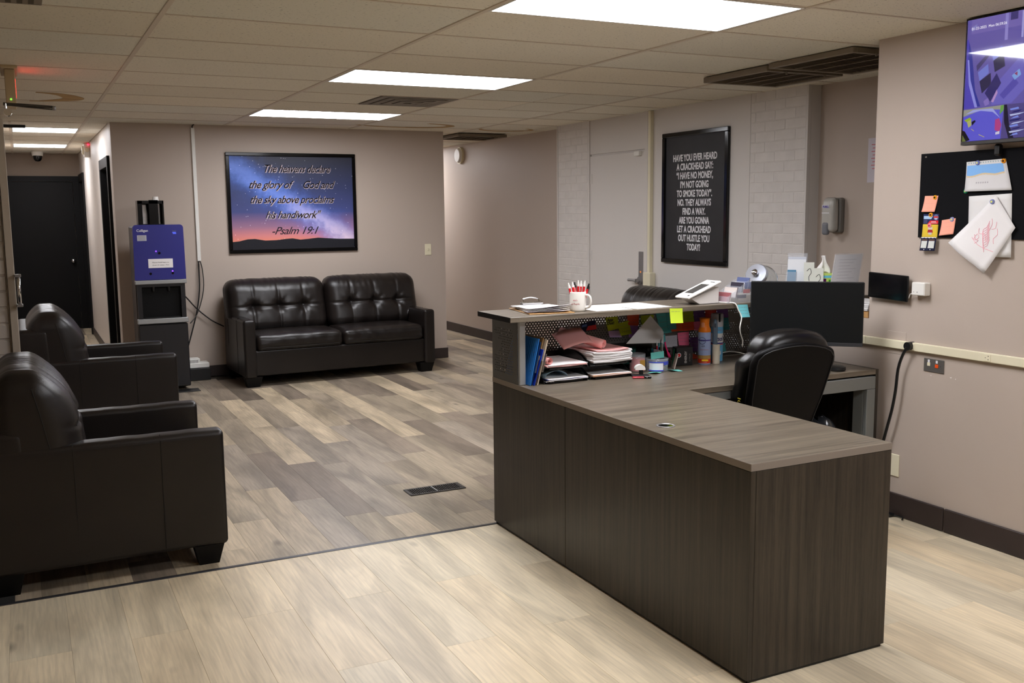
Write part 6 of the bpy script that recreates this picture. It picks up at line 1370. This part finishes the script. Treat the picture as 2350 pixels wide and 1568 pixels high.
# desk organizer with pens
t = thing('pen_organizer', 'black mesh pen organizer crowded with pens behind the tub', 'organizer', (2.965, 4.22, DZ)); b = MB()
b.cbox(2.905, 3.022, 4.205, 4.209, DZ+0.001, DZ+0.072, .001).cbox(2.905, 3.022, 4.250, 4.254, DZ+0.001, DZ+0.10, .001).cbox(2.905, 2.909, 4.209, 4.25, DZ+0.001, DZ+0.085, .001).cbox(3.018, 3.022, 4.209, 4.25, DZ+0.001, DZ+0.085, .001).box(2.909, 3.018, 4.209, 4.25, DZ+0.001, DZ+0.004)
build('wire_body', b, BLACK, t)
PEN2 = [(2.918, 0.0, 0.125, (20, 110, 120), 'teal pen in the black organizer, far left'), (2.935, -0.004, 0.115, (26, 40, 90), 'dark blue pen in the black organizer'), (2.947, 0.003, 0.137, (190, 36, 44), 'red and white click pen in the black organizer'), (2.960, 0.004, 0.132, (50, 110, 160), 'blue pen in the black organizer'),
        (2.972, 0.002, 0.145, (90, 88, 70), 'pencil with brass end in the black organizer'), (2.986, 0.010, 0.188, (214, 214, 214), 'tall clear pen rising highest from the black organizer'), (3.000, -0.006, 0.122, (30, 30, 34), 'black marker in the black organizer, right end')]
for i, (xx, dx, h_, col, lab) in enumerate(PEN2):
    t2 = thing('pen', lab, 'pen', (xx, 4.23, DZ+0.005)); yy = 4.222+0.012*(i % 2); p0, p1 = Vector((xx, yy, DZ+0.0045)), Vector((xx+dx, yy+0.006, DZ+h_)); q = p0.lerp(p1, 0.82)
    build('barrel', MB().cyl(p0, q, 0.004, n=8), flat('pen_%d' % i, *col, 0.35), t2); build('tip', MB().cyl(q, p1, 0.0032, 0.002, 8), INKW if i in (2, 5) else BLACK, t2)
t = build('highlighter', MB().tube([(3.008, 4.196, DZ+0.052), (2.995, 4.198, DZ+0.085), (2.985, 4.20, DZ+0.115), (2.982, 4.202, DZ+0.135)], [0.007, 0.008, 0.0075, 0.004], 10), flat('hot_pink', 226, 48, 110, 0.35), label='hot pink highlighter leaning on the front of the black organizer', cat='highlighter', smooth=True)
build('foil_packet', MB().sheet(lambda u, v: (2.905+0.045*u, 4.198-0.006*v+0.004*math.sin(u*8), DZ+0.045+0.06*v*(1-0.2*u)), 6, 6, 0.003), mat('foil', c(150, 146, 150), 0.35, metal=0.5, var=0.3, vscale=60), label='crumpled grey packet leaning on the black organizer', cat='packet')
# tape dispenser and stapler
t = thing('tape_dispenser', 'small white domed dispenser on a black foot right of the trays', 'dispenser', (2.715, 4.03, DZ)); X = Matrix.Translation((2.705, 4.02, DZ)) @ Matrix.Rotation(math.radians(-20), 4, 'Z')
b = MB(); b.xf = X @ frame((-0.022, -0.0, 0.034), (1, 0, 0), (0, 0, 1)); b.prism([(0, 0), (0.050, 0)]+[(0.024+0.026*math.cos(a), 0.004+0.022*math.sin(a)) for a in np.linspace(0, PI, 12)], -0.03, 0.0); build('shell', b, WHITE, t, autosm=40)
b = MB(); b.xf = X; b.cbox(0.0, 0.018, 0.005, 0.025, 0.010, 0.0335, .002); build('stem', b, BLACK, t)
b = MB(); b.xf = X; b.cbox(-0.04, 0.045, -0.002, 0.032, 0.0006, 0.0095, .002); build('base_plate', b, INK, t)
t = thing('stapler_remover', 'red and black staple remover on the worktop in front of the trays', 'staple remover', (2.70, 3.965, DZ))
b = MB(); b.xf = Matrix.Translation((2.672, 3.985, DZ)) @ Matrix.Rotation(math.radians(-25), 4, 'Z'); b.cbox(-0.03, 0.03, -0.012, 0.012, 0.0006, 0.009, .003); build('red_grip', b, flat('grip_red', 170, 50, 60, 0.4), t)
b = MB(); b.xf = Matrix.Translation((2.705, 3.965, DZ)) @ Matrix.Rotation(math.radians(-25), 4, 'Z'); b.cbox(-0.012, 0.024, -0.011, 0.011, 0.0006, 0.013, .003); build('black_grip', b, BLACK, t)
b = MB(); b.xf = Matrix.Translation((2.705, 3.965, DZ)) @ Matrix.Rotation(math.radians(-25), 4, 'Z'); b.cyl((0.002, -0.0125, 0.007), (0.002, 0.0125, 0.007), 0.003, n=8); build('pin', b, CHROME, t)
build('low_cable', MB().tube([(3.38, 4.30, DZ+0.02), (3.42, 4.22, DZ+0.05), (3.45, 4.12, DZ+0.045), (3.46, 4.05, DZ+0.012), (3.47, 3.95, DZ+0.005)], 0.0032, 8), WHITE, label='white cord arching on the worktop right of the cans', cat='cable', smooth=True)
build('back_cable', MB().tube([(3.38, 4.34, DZ+0.012), (3.5, 4.34, DZ+0.02), (3.65, 4.34, DZ+0.014)], 0.004, 6), BLACK, label='dark cable lying along the foot of the perforated screen', cat='cable', smooth=True)

# ================================================================ RIGHT WALL
def FRW(y, z, x=3.95): return frame((x, y, z), (0, -1, 0), (0, 0, 1))      # local x runs toward the camera, z out of the wall
def onwall(name, y0, y1, z0, z1, d0, d1, m, t, ch=0.0015, **k):
    b = MB(); b.xf = FRW(0, 0)
    (b.cbox(-y0, -y1, z0, z1, d0, d1, ch) if ch else b.box(-y0, -y1, z0, z1, d0, d1)); return build(name, b, m, t, **k)
# television
t = thing('wall_television', 'wall mounted television showing purple tinted security camera views', 'television', (3.9, 2.65, 1.85))
TV0, TV1, TZ0, TZ1 = 3.168, 2.17, 1.853, 2.412
onwall('housing', TV0, TV1, TZ0, TZ1, 0.045, 0.078, BLACK, t, 0.004)
onwall('bezel', TV0-0.001, TV1+0.001, TZ0+0.001, TZ0+0.016, 0.0785, 0.081, mat('bezel_grey', c(56, 54, 52), 0.35), t, 0.001)
onwall('bezel', TV0-0.001, TV0-0.008, TZ0+0.017, TZ1-0.001, 0.0785, 0.080, BLACKG, t, 0.0005); onwall('bezel', TV0-0.009, TV1+0.001, TZ1-0.009, TZ1-0.001, 0.0785, 0.080, BLACKG, t, 0.0005)
onwall('wall_bracket', 2.9, 2.5, 1.95, 2.25, 0.0005, 0.0445, BLACK, t); onwall('mount_tab', 3.02, 2.995, 1.80, 1.8525, 0.012, 0.05, BLACK, t, 0.008)
def screenmat(name, r, g, b_, s=0.9):
    m = mat(name, (0.003, 0.003, 0.004, 1), 0.08, spec=0.6, emit=c(r, g, b_), estr=s); return m
scm = {}
b = MB(); b.xf = FRW(3.159, 1.870, 3.8705); mats = []
def sp(poly, col, lay=0, s=0.8):
    k = tuple(col)+(s,)
    if k not in scm: scm[k] = len(mats); mats.append(screenmat('screen_%d_%d_%d' % tuple(col), *col, s))
    n = len(poly); b.add([(x, y, lay*0.00012) for x, y in poly], [tuple(range(n))], scm[k])
# local size: 0.98 x 0.53; only the left 0.31 is inside the frame
Wd = 0.98
sp([(0, 0), (Wd, 0), (Wd, 0.533), (0, 0.533)], (104, 92, 176), 0)
sp([(0.0, 0.145), (0.06, 0.145), (0.035, 0.30), (0.008, 0.45), (0, 0.45)], (80, 70, 190), 1)
sp([(0.012, 0.44), (0.03, 0.38), (0.055, 0.22), (0.085, 0.15), (0.055, 0.15), (0.03, 0.24), (0.012, 0.33)], (46, 54, 160), 2)
sp([(0.008, 0.36), (0.016, 0.36), (0.028, 0.27), (0.07, 0.148), (0.056, 0.148), (0.02, 0.25)], (150, 150, 235), 3)
sp([(0.02, 0.47), (0.02, 0.533), (0.3, 0.533), (0.3, 0.47)], (120, 105, 185), 1)
sp([(0.022, 0.50), (0.05, 0.512), (0.048, 0.496), (0.024, 0.478)], (136, 132, 205), 3)
sp([(0.19, 0.533), (0.205, 0.533), (0.205, 0.42), (0.19, 0.42)], (150, 140, 215), 3); sp([(0.215, 0.533), (0.25, 0.533), (0.25, 0.50), (0.215, 0.50)], (60, 52, 120), 3); sp([(0.27, 0.53), (0.28, 0.53), (0.28, 0.42), (0.27, 0.42)], (170, 165, 230), 3)
sp([(0.055, 0.33), (0.12, 0.385), (0.125, 0.37), (0.06, 0.305)], (70, 62, 120), 3); sp([(0.065, 0.30), (0.115, 0.33), (0.12, 0.29), (0.075, 0.26)], (120, 130, 220), 4); sp([(0.075, 0.26), (0.13, 0.29), (0.135, 0.24), (0.09, 0.205)], (34, 30, 78), 4)
sp([(0.13, 0.37), (0.18, 0.40), (0.185, 0.365), (0.14, 0.34)], (128, 134, 222), 4); sp([(0.14, 0.34), (0.19, 0.365), (0.20, 0.31), (0.15, 0.29)], (36, 32, 80), 4)
sp([(0.105, 0.205), (0.16, 0.285), (0.185, 0.24), (0.135, 0.165)], (44, 38, 110), 5)
sp([(0.16, 0.24), (0.30, 0.37), (0.35, 0.42), (0.35, 0.25), (0.24, 0.15), (0.14, 0.15)], (112, 104, 200), 3); sp([(0.18, 0.19), (0.25, 0.255), (0.27, 0.23), (0.20, 0.17)], (86, 78, 180), 4)
sp([(0.14, 0.165), (0.165, 0.215), (0.17, 0.20), (0.15, 0.16)], (190, 150, 210), 5); sp([(0.10, 0.17), (0.125, 0.185), (0.13, 0.155), (0.11, 0.148)], (140, 120, 200), 5)
sp([(0.235, 0.265), (0.27, 0.29), (0.28, 0.265), (0.25, 0.245)], (130, 170, 235), 5); sp([(0.247, 0.272), (0.262, 0.28), (0.262, 0.262)], (150, 60, 110), 6)
# lower left picture: car park
sp([(0.0, 0.0), (0.195, 0.0), (0.205, 0.145), (0.0, 0.14)], (100, 96, 220), 6); sp([(0.0, 0.14), (0.205, 0.145), (0.205, 0.125), (0.1, 0.135), (0.0, 0.11)], (160, 160, 150), 7)
sp([(0.01, 0.12), (0.09, 0.13), (0.15, 0.12), (0.19, 0.09), (0.15, 0.135), (0.05, 0.137)], (170, 175, 240), 8)
sp([(0.185, 0.105), (0.203, 0.12), (0.205, 0.145), (0.19, 0.143)], (110, 170, 80), 8); sp([(0.005, 0.095), (0.035, 0.105), (0.045, 0.095), (0.02, 0.085)], (160, 190, 50), 8); sp([(0.02, 0.088), (0.042, 0.095), (0.045, 0.07), (0.03, 0.06)], (190, 190, 120), 9)
sp([(0.045, 0.085), (0.062, 0.092), (0.066, 0.085), (0.048, 0.068)], (20, 20, 40), 8); sp([(0.0, 0.05), (0.012, 0.045), (0.04, 0.005), (0.02, 0.0), (0.0, 0.03)], (14, 14, 26), 9); sp([(0.0, 0.03), (0.02, 0.0), (0.0, 0.0)], (110, 120, 60), 10)
sp([(0.165, 0.085), (0.185, 0.09), (0.197, 0.06), (0.19, 0.03), (0.165, 0.04)], (190, 70, 140), 8); sp([(0.17, 0.03), (0.19, 0.035), (0.19, 0.022), (0.17, 0.02)], (220, 215, 235), 9)
for q in ((0.045, 0.055, 0.06, 0.045), (0.085, 0.028, 0.115, 0.015)): sp([(q[0], q[1]), (q[2], q[3]), (q[2], q[3]-0.003), (q[0], q[1]-0.003)], (200, 190, 110), 9)
# lower middle picture
sp([(0.196, 0.0), (0.45, 0.0), (0.45, 0.145), (0.205, 0.145)], (86, 76, 140), 6); sp([(0.205, 0.145), (0.22, 0.145), (0.235, 0.06), (0.26, 0.0), (0.235, 0.0), (0.21, 0.07)], (20, 18, 50), 8)
for i in range(10): sp([(0.235+0.02*(i % 2), 0.125-i*0.012), (0.275+0.02*(i % 3), 0.13-i*0.012), (0.28, 0.122-i*0.012), (0.24, 0.118-i*0.012)], ((130, 150, 240), (30, 34, 110), (200, 210, 250))[i % 3], 9)
build('screen_image', b, mats, t, label='purple tinted security camera picture')
text('screen_text', '01-22-2025  Mon 06:59:26', FRW(3.159-0.022, 1.870+0.487, 3.8705) @ Matrix.Translation((0, 0, 0.0018)), 0.0165, screenmat('screen_text', 235, 232, 245, 1.0), t, align='LEFT')
onwall('glass_front', TV0-0.008, TV1+0.004, TZ0+0.017, TZ1-0.010, 0.0822, 0.0830, mat('screen_glass', (1, 1, 1, 1), 0.03, trans=1.0, ior=1.45), t, 0)

# notice board
bd = thing('notice_board', 'black felt notice board on the right wall under the television', 'notice board', (3.945, 3.1, 1.43))
onwall('felt_panel', 3.446, 2.25, 1.430, 1.832, 0.0005, 0.010, FELT, bd, 0.001)
def pinw(y, z, col, label, off=0.012, r=0.0115, dot=(60, 40, 20)):
    t = thing('push_pin', label, 'pin', (3.95-off, y, z)); b = MB(); b.xf = FRW(y, z); b.cyl((0, 0, off-0.002), (0, 0, off+0.004), r, r*0.85, 16); build('head', b, flat('pin_%d_%d_%d' % col, *col, 0.3), t)
    b = MB(); b.xf = FRW(y, z); b.cyl((0, 0, off+0.004), (0, 0, off+0.006), r*0.42, n=12); build('centre', b, flat('pindot_%d_%d_%d' % dot, *dot, 0.3), t)
def wsheet(name, label, cat, pts, m, off=0.012, bulge=0.0, lines=0, ink=None, edge=None, group=None, bend=None):
    TL, TR, BR, BL = pts
    def P(u, v, e=0.0):
        y = (TL[0]*(1-u)+TR[0]*u)*(1-v)+(BL[0]*(1-u)+BR[0]*u)*v; z = (TL[1]*(1-u)+TR[1]*u)*(1-v)+(BL[1]*(1-u)+BR[1]*u)*v
        return (3.95-off-bulge*(v*v)*(0.4+0.6*math.sin(PI*min(1, u+0.2)))-e-(bend(u, v) if bend else 0), y, z)
    t = build(name, MB().sheet(P, 8, 10, 0.0007), m, label=label, cat=cat, group=group, smooth=True)
    if lines:
        b2 = MB(); rd = random.Random(int(TL[1]*1000))
        for i in range(lines):
            v = 0.2+0.55*i/max(1, lines-1); u = 0.15
            while u < 0.8:
                e = min(0.85, u+rd.uniform(0.08, 0.2)); b2.add([P(u, v, 0.0006), P(e, v, 0.0006), P(e, v+0.012, 0.0006), P(u, v+0.012, 0.0006)], [(0, 1, 2, 3)]); u = e+0.04
        build('handwriting', b2, ink or INKG, t)
    return t, P
def patch(t, P, quad_uv, m, name='print_patch', e=0.0006, n=1):
    b = MB(); (a0, b0), (a1, b1), (a2, b2_), (a3, b3) = quad_uv; b.add([P(a0, b0, e), P(a1, b1, e), P(a2, b2_, e), P(a3, b3, e)], [(0, 1, 2, 3)]); return build(name, b, m, t)
t, P = wsheet('calendar_page', 'folded calendar page with a desert photo pinned at the top of the notice board', 'paper', [(3.183, 1.781), (2.981, 1.787), (2.939, 1.648), (3.180, 1.646)], flat('calendar_grey', 214, 212, 212), off=0.014, bulge=0.012)
b = MB(); nx = 12
top = [0.08]*(nx+1); low = [0.47+0.05*math.sin(i*0.9)*0.5-(0.09*i/nx if i < 9 else 0.05) for i in range(nx+1)]
for i in range(nx):
    u0, u1 = 0.02+0.96*i/nx*0.93, 0.02+0.96*(i+1)/nx*0.93; b.add([P(u0, 0.13, .0006), P(u1, 0.13, .0006), P(u1, low[i+1], .0006), P(u0, low[i], .0006)], [(0, 1, 2, 3)])
build('sky_photo', b, flat('photo_sky', 132, 182, 236), t)
b = MB()
for i in range(nx):
    u0, u1 = 0.02+0.96*i/nx*0.93, 0.02+0.96*(i+1)/nx*0.93; b.add([P(u0, low[i], .0007), P(u1, low[i+1], .0007), P(u1, low[i+1]+0.06, .0007), P(u0, low[i]+0.05, .0007)], [(0, 1, 2, 3)])
build('dune_photo', b, flat('photo_sand', 216, 196, 160), t)
b = MB()
for i in range(15): u = 0.05+i*0.062; b.add([P(u, 0.035, .0006), P(u+0.028, 0.035, .0006), P(u+0.028, 0.075, .0006), P(u, 0.075, .0006)], [(0, 1, 2, 3)])
build('punched_holes', b, flat('hole_grey', 150, 172, 176), t)
b = MB()
for i in range(6): u = 0.25+i*0.05; b.add([P(u, 0.70, .0006), P(u+0.03, 0.69, .0006), P(u+0.03, 0.74, .0006), P(u, 0.75, .0006)], [(0, 1, 2, 3)])
build('faint_writing', b, flat('faint_pencil', 176, 172, 176), t)
wsheet('paper_sheet', 'straight white sheet pinned on the notice board behind the turned drawing', 'paper', [(3.162, 1.624), (2.941, 1.633), (2.927, 1.351), (3.150, 1.349)], flat('sheet_white', 226, 224, 222), off=0.013, bulge=0.006)
t, P = wsheet('drawing', 'white sheet turned diagonally with pink marker scrawl, hanging below the board', 'drawing', [(3.013, 1.626), (2.907, 1.483), (3.045, 1.274), (3.237, 1.41)], flat('drawing_white', 232, 229, 228), off=0.024, bulge=0.028)
b = MB(); rd = random.Random(11)
def stroke(pts, r=0.0012): b.tube([P(u, v, 0.001) for u, v in pts], r, 5, smooth=2)
for k in range(9):
    u0, v0 = 0.35+0.06*k*0.6, 0.30+0.05*k*0.5; stroke([(u0, v0), (u0+0.05, v0+0.10), (u0+0.02, v0+0.16), (u0+0.08, v0+0.22)])
stroke([(0.30, 0.62), (0.40, 0.66), (0.42, 0.60), (0.34, 0.58), (0.36, 0.68), (0.46, 0.64), (0.44, 0.72)]); stroke([(0.30, 0.68), (0.5, 0.70), (0.7, 0.66), (0.88, 0.60)]); stroke([(0.62, 0.28), (0.72, 0.34), (0.70, 0.44), (0.78, 0.50)])
stroke([(0.35, 0.25), (0.45, 0.30), (0.50, 0.42)]); stroke([(0.5, 0.22), (0.58, 0.3), (0.52, 0.36)]); stroke([(0.28, 0.5), (0.36, 0.56), (0.48, 0.50), (0.6, 0.56)])
build('marker_lines', b, INKP, t)
SAL = flat('salmon_note', 252, 172, 148)
wsheet('sticky_note', 'salmon sticky note pinned upper left on the notice board', 'sticky note', [(3.411, 1.63), (3.333, 1.63), (3.347, 1.553), (3.419, 1.554)], SAL, off=0.012, bulge=0.014, lines=3, ink=flat('salmon_ink', 226, 150, 140))
wsheet('sticky_note', 'salmon sticky note pinned lower, right of the flyer', 'sticky note', [(3.306, 1.514), (3.229, 1.524), (3.235, 1.449), (3.312, 1.441)], SAL, off=0.012, bulge=0.012, lines=3, ink=flat('salmon_ink2', 226, 150, 140))
t, P = wsheet('flyer', 'navy and red business flyer pinned at the left edge of the notice board', 'flyer', [(3.414, 1.544), (3.323, 1.544), (3.325, 1.495), (3.415, 1.494)], flat('flyer_navy', 38, 44, 86), off=0.012)
patch(t, P, [(0.03, 0.2), (0.62, 0.2), (0.52, 0.5), (0.03, 0.5)], flat('fly_sky', 176, 206, 236)); patch(t, P, [(0.45, 0.64), (0.98, 0.64), (0.98, 0.97), (0.28, 0.97)], flat('fly_red', 214, 40, 44)); patch(t, P, [(0.52, 0.74), (0.84, 0.74), (0.84, 0.80), (0.52, 0.80)], INKW, e=0.0009)
patch(t, P, [(0.42, 0.87), (0.92, 0.87), (0.92, 0.9), (0.42, 0.9)], INKW, e=0.0009)
b = MB()
for i in range(3): b.add([P(0.04, 0.62+i*0.12, .0006), P(0.27, 0.62+i*0.12, .0006), P(0.27, 0.64+i*0.12, .0006), P(0.04, 0.64+i*0.12, .0006)], [(0, 1, 2, 3)])
build('small_print', b, flat('fly_print', 150, 156, 190), t)
b = MB(); b.xf = frame(P(0.82, 0.33, 0.0008), (0, -1, 0), (0, 0, 1)); b.cyl((0, 0, 0), (0, 0, 0.0004), 0.014, n=20); build('round_logo', b, flat('fly_disc', 96, 108, 150), t)
b = MB(); b.xf = frame(P(0.82, 0.33, 0.0014), (0, -1, 0), (0, 0, 1)); b.box(-0.013, 0.013, -0.003, 0.005, 0, 0.0003); build('logo_band', b, flat('fly_band', 206, 60, 60), t)
b = MB(); b.xf = frame(P(0.82, 0.33, 0.0014), (0, -1, 0), (0, 0, 1)); b.prism([(-0.009, -0.004), (0.009, -0.004), (0.006, -0.010), (-0.006, -0.010)], 0, 0.0003); build('logo_base', b, flat('fly_pale', 190, 206, 230), t)
t, P = wsheet('flyer', 'yellow flyer with a torn lower edge pinned below the navy one', 'flyer', [(3.415, 1.494), (3.325, 1.493), (3.329, 1.430), (3.419, 1.430)], flat('flyer_yellow', 222, 190, 60), off=0.0125)
b = MB(); b.xf = frame(P(0.52, 0.55, 0.001), (0, -1, 0), (0, 0, 1)); b.prism([(-0.016, -0.004), (0.016, -0.004), (0.012, 0.010), (-0.012, 0.010)], 0, 0.0004); build('emblem_band', b, flat('emb_red', 176, 46, 52), t)
b = MB(); b.xf = frame(P(0.52, 0.55, 0.001), (0, -1, 0), (0, 0, 1)); b.prism([(-0.012, 0.010), (0.012, 0.010), (0.013, 0.026), (0.005, 0.018), (0.0, 0.026), (-0.006, 0.018), (-0.014, 0.026)], 0, 0.0004).prism([(-0.009, -0.014), (0.009, -0.014), (0.011, -0.004), (-0.011, -0.004)], 0, 0.0004); build('emblem', b, flat('emb_pale', 206, 196, 186), t)
t, P = wsheet('flyer', 'navy bottom strip of the flyer with two pale squares, hanging below the board', 'flyer', [(3.416, 1.432), (3.327, 1.433), (3.331, 1.367), (3.417, 1.367)], flat('flyer_dark', 30, 32, 58), off=0.020, bulge=0.01)
b = MB()
for i in range(9): b.add([P(i/9, 0.0, .001), P((i+1)/9, 0.0, .001), P((i+1)/9, 0.03+0.05*((i+1) % 2), .001), P(i/9, 0.03+0.05*(i % 2), .001)], [(0, 1, 2, 3)])
build('torn_edge', b, PAPER, t)
for u in (0.07, 0.55): patch(t, P, [(u, 0.28), (u+0.38, 0.28), (u+0.38, 0.80), (u, 0.80)], flat('pale_square%d' % int(u*10), 206, 208, 204), 'pale_square', e=0.0022); patch(t, P, [(u, 0.18), (u+0.36, 0.18), (u+0.36, 0.22), (u, 0.22)], flat('gold_line%d' % int(u*10), 150, 110, 70), 'gold_line')
patch(t, P, [(0.3, 0.87), (0.72, 0.87), (0.72, 0.94), (0.3, 0.94)], INKW)
pinw(3.351, 1.622, (240, 166, 40), 'orange pin on the upper salmon note'); pinw(3.371, 1.539, (240, 166, 42), 'orange pin on the navy flyer'); pinw(3.376, 1.488, (240, 150, 160), 'pink pin on the yellow flyer', dot=(206, 60, 90))
pinw(3.249, 1.518, (150, 150, 200), 'lavender pin on the lower salmon note', dot=(220, 210, 120)); pinw(3.123, 1.775, (120, 130, 190), 'blue pin on the top strip of the calendar page', off=0.016, dot=(220, 220, 150)); pinw(2.989, 1.777, (236, 150, 30), 'orange pin at the right end of the calendar page', off=0.016)
pinw(3.180, 1.648, (20, 120, 90), 'green pin at the lower left corner of the calendar page', off=0.014, dot=(200, 220, 90)); pinw(3.028, 1.598, (130, 140, 190), 'lavender pin holding the diagonal drawing', off=0.027, dot=(224, 226, 130)); pinw(3.415, 1.816, (190, 180, 170), 'tiny tack at the top left corner of the notice board', off=0.011, r=0.003, dot=(160, 150, 140))

# tablet, adapter, raceway, plates
t = thing('wall_tablet', 'black wall mounted tablet at the end of the right wall', 'tablet', (3.93, 3.6, 1.11))
b = MB(); b.xf = frame((3.928, 3.727, 1.118), (0.012, -1, -0.035), (0, 0, 1)); b.cbox(0, 0.252, 0, 0.130, 0, 0.012, .004); build('housing', b, BLACK, t)
b = MB(); b.xf = frame((3.928, 3.727, 1.118), (0.012, -1, -0.035), (0, 0, 1)); b.box(0.003, 0.249, 0.003, 0.127, 0.0121, 0.0126); build('glass', b, BLACKG, t)
b = MB(); b.xf = frame((3.928, 3.727, 1.118), (0.012, -1, -0.035), (0, 0, 1)); b.box(0.022, 0.226, 0.020, 0.114, 0.0126, 0.0129); build('display', b, GLASSK, t)
build('bracket', MB().box(3.928, 3.9495, 3.56, 3.64, 1.14, 1.2), BLACK, t)
t = thing('power_adapter', 'white plug in power adapter right of the wall tablet', 'adapter', (3.93, 3.40, 1.15))
build('body', MB().cbox(3.905, 3.9495, 3.362, 3.440, 1.148, 1.212, .004), WHITE, t)
build('socket_hole', MB().cyl((3.904, 3.425, 1.165), (3.9055, 3.425, 1.165), 0.002, n=8).cyl((3.904, 3.404, 1.165), (3.9055, 3.404, 1.165), 0.0025, n=8), INKG, t)
build('adapter_cable', MB().tube([(3.92, 3.441, 1.155), (3.925, 3.462, 1.150), (3.93, 3.473, 1.132), (3.936, 3.482, 1.128)], 0.0028, 8), WHITE, label='short white cable between adapter and tablet', cat='cable', smooth=True)
t = thing('surface_raceway', 'cream surface raceway with sockets running along the right wall', 'raceway', (3.94, 3.2, 0.868))
onwall('channel', 3.744, 2.0, 0.868, 0.910, 0.0005, 0.022, IVORY, t, 0.003)
onwall('channel', 4.36, 3.746, 0.868, 0.910, 0.0005, 0.022, IVORY, t, 0.003)
def sock(y):
    s_ = onwall('socket', y+0.018, y-0.018, 0.873, 0.905, 0.0221, 0.0245, IVORY, t, 0.001)
    onwall('slot', y+0.010, y+0.0075, 0.887, 0.891, 0.0246, 0.0250, INK, s_, 0); onwall('slot', y-0.004, y-0.009, 0.896, 0.899, 0.0246, 0.0250, INK, s_, 0); onwall('slot', y-0.004, y-0.009, 0.880, 0.883, 0.0246, 0.0250, INK, s_, 0)
sock(3.013); sock(3.44)
onwall('blank_plate', 3.615, 3.497, 0.838, 0.952, 0.0003, 0.0022, TAUPE, None, 0.001, label='blank cover plate painted in the wall colour behind the raceway', cat='wall plate')
t = thing('data_plate', 'dark steel data outlet plate with white and orange jacks under the raceway', 'outlet', (3.945, 3.32, 0.78))
onwall('plate', 3.380, 3.261, 0.776, 0.841, 0.0005, 0.005, mat('dark_steel', c(96, 92, 88), 0.4, metal=0.2), t, 0.002)
onwall('jack', 3.357, 3.340, 0.805, 0.822, 0.0051, 0.008, IVORY, t, 0.001); onwall('jack', 3.311, 3.292, 0.800, 0.817, 0.0051, 0.008, flat('jack_orange', 226, 84, 30, 0.4), t, 0.001)
for y in (3.350, 3.303): onwall('label_window', y+0.005, y-0.006, 0.8225, 0.836, 0.0051, 0.0058, INKW, t, 0)
for y in (3.372, 3.281): onwall('screw', y+0.002, y-0.002, 0.808, 0.812, 0.0051, 0.0062, CHROME, t, 0)
onwall('low_wall_plate', 3.57, 3.505, 0.205, 0.320, 0.0005, 0.006, IVORY, None, 0.002, label='ivory wall plate low on the right wall behind the near desk wing', cat='wall plate')
for y, z, w_, lab in ((3.222, 0.763, 0.012, 'small chip of missing paint on the right wall'), (3.195, 0.760, 0.005, None), (3.337, 0.758, 0.004, None)):
    b = MB(); b.xf = FRW(y, z); b.prism([(-w_/2, 0), (0, -0.002), (w_/2, 0.0005), (w_/4, 0.003), (-w_/3, 0.002)], 0.0002, 0.0005); build('paint_chip', b, PAPER, S.objects['wall_right'], label=lab)

# ================================================================ ALCOVE WALL
t = thing('soap_dispenser', 'grey hand sanitizer dispenser on the alcove wall', 'dispenser', (4.96, 4.97, 1.4)); FA = lambda y, z: frame((5.01, y, z), (0, -1, 0), (0, 0, 1))
b = MB(); b.xf = FA(5.04, 1.41); b.cbox(-0.075, 0.045, 0.0, 0.235, 0.0005, 0.045, .01); build('back_plate', b, mat('dispenser_dark', c(120, 116, 110), 0.4), t)
b = MB(); b.xf = FA(5.055, 1.415)
def dfn(P, H):
    Q = P.copy(); k = 1-0.12*np.clip(P[:, 1]/H[1], 0, 1); Q[:, 0] *= k; Q[:, 2] -= np.where(P[:, 2] > 0, 1, 0)*0.012*np.clip(P[:, 1]/H[1], 0, 1)**2; return Q
b.soft(-0.055, 0.062, 0.0, 0.232, 0.046, 0.112, 0.028, (8, 12, 5), dfn); build('cover', b, mat('dispenser_grey', c(178, 175, 168), 0.25), t, smooth=True)
b = MB(); b.xf = FA(5.06, 1.395); b.soft(-0.028, 0.028, 0.0, 0.085, 0.09, 0.122, 0.02, (6, 8, 4)); build('push_bar', b, mat('pushbar_grey', c(120, 122, 128), 0.2), t, smooth=True)
b = MB(); b.xf = FA(5.055, 1.575); b.box(-0.04, 0.028, 0.0, 0.022, 0.1115, 0.1125); build('logo_patch', b, flat('logo_white', 200, 200, 206, 0.4), t)
text('lettering', 'PURELL', FA(5.06, 1.578) @ Matrix.Translation((0, 0, 0.1128)), 0.020, flat('logo_violet', 84, 72, 150), t, offset=0.0008, shear=0.2, sx=0.85)
b = MB(); b.xf = FA(5.055, 1.54); b.box(-0.04, 0.028, 0.0, 0.006, 0.1115, 0.1125); build('white_bar', b, INKW, t)
t = build('wall_notice', (lambda b: (setattr(b, 'xf', FA(4.81, 1.74)), b.box(0, 0.215, 0, 0.285, 0.0005, 0.0015))[1])(MB()), flat('notice_white', 206, 200, 208), label='white notice with red print on the alcove wall, cut off by the right wall', cat='notice')
b = MB(); b.xf = FA(4.81, 1.74)
for i in range(8): b.box(0.03+0.01*(i % 2), 0.17-0.03*(i % 3), 0.24-i*0.022, 0.245-i*0.022, 0.0016, 0.002)
build('print_lines', b, flat('notice_red', 206, 110, 120), t)
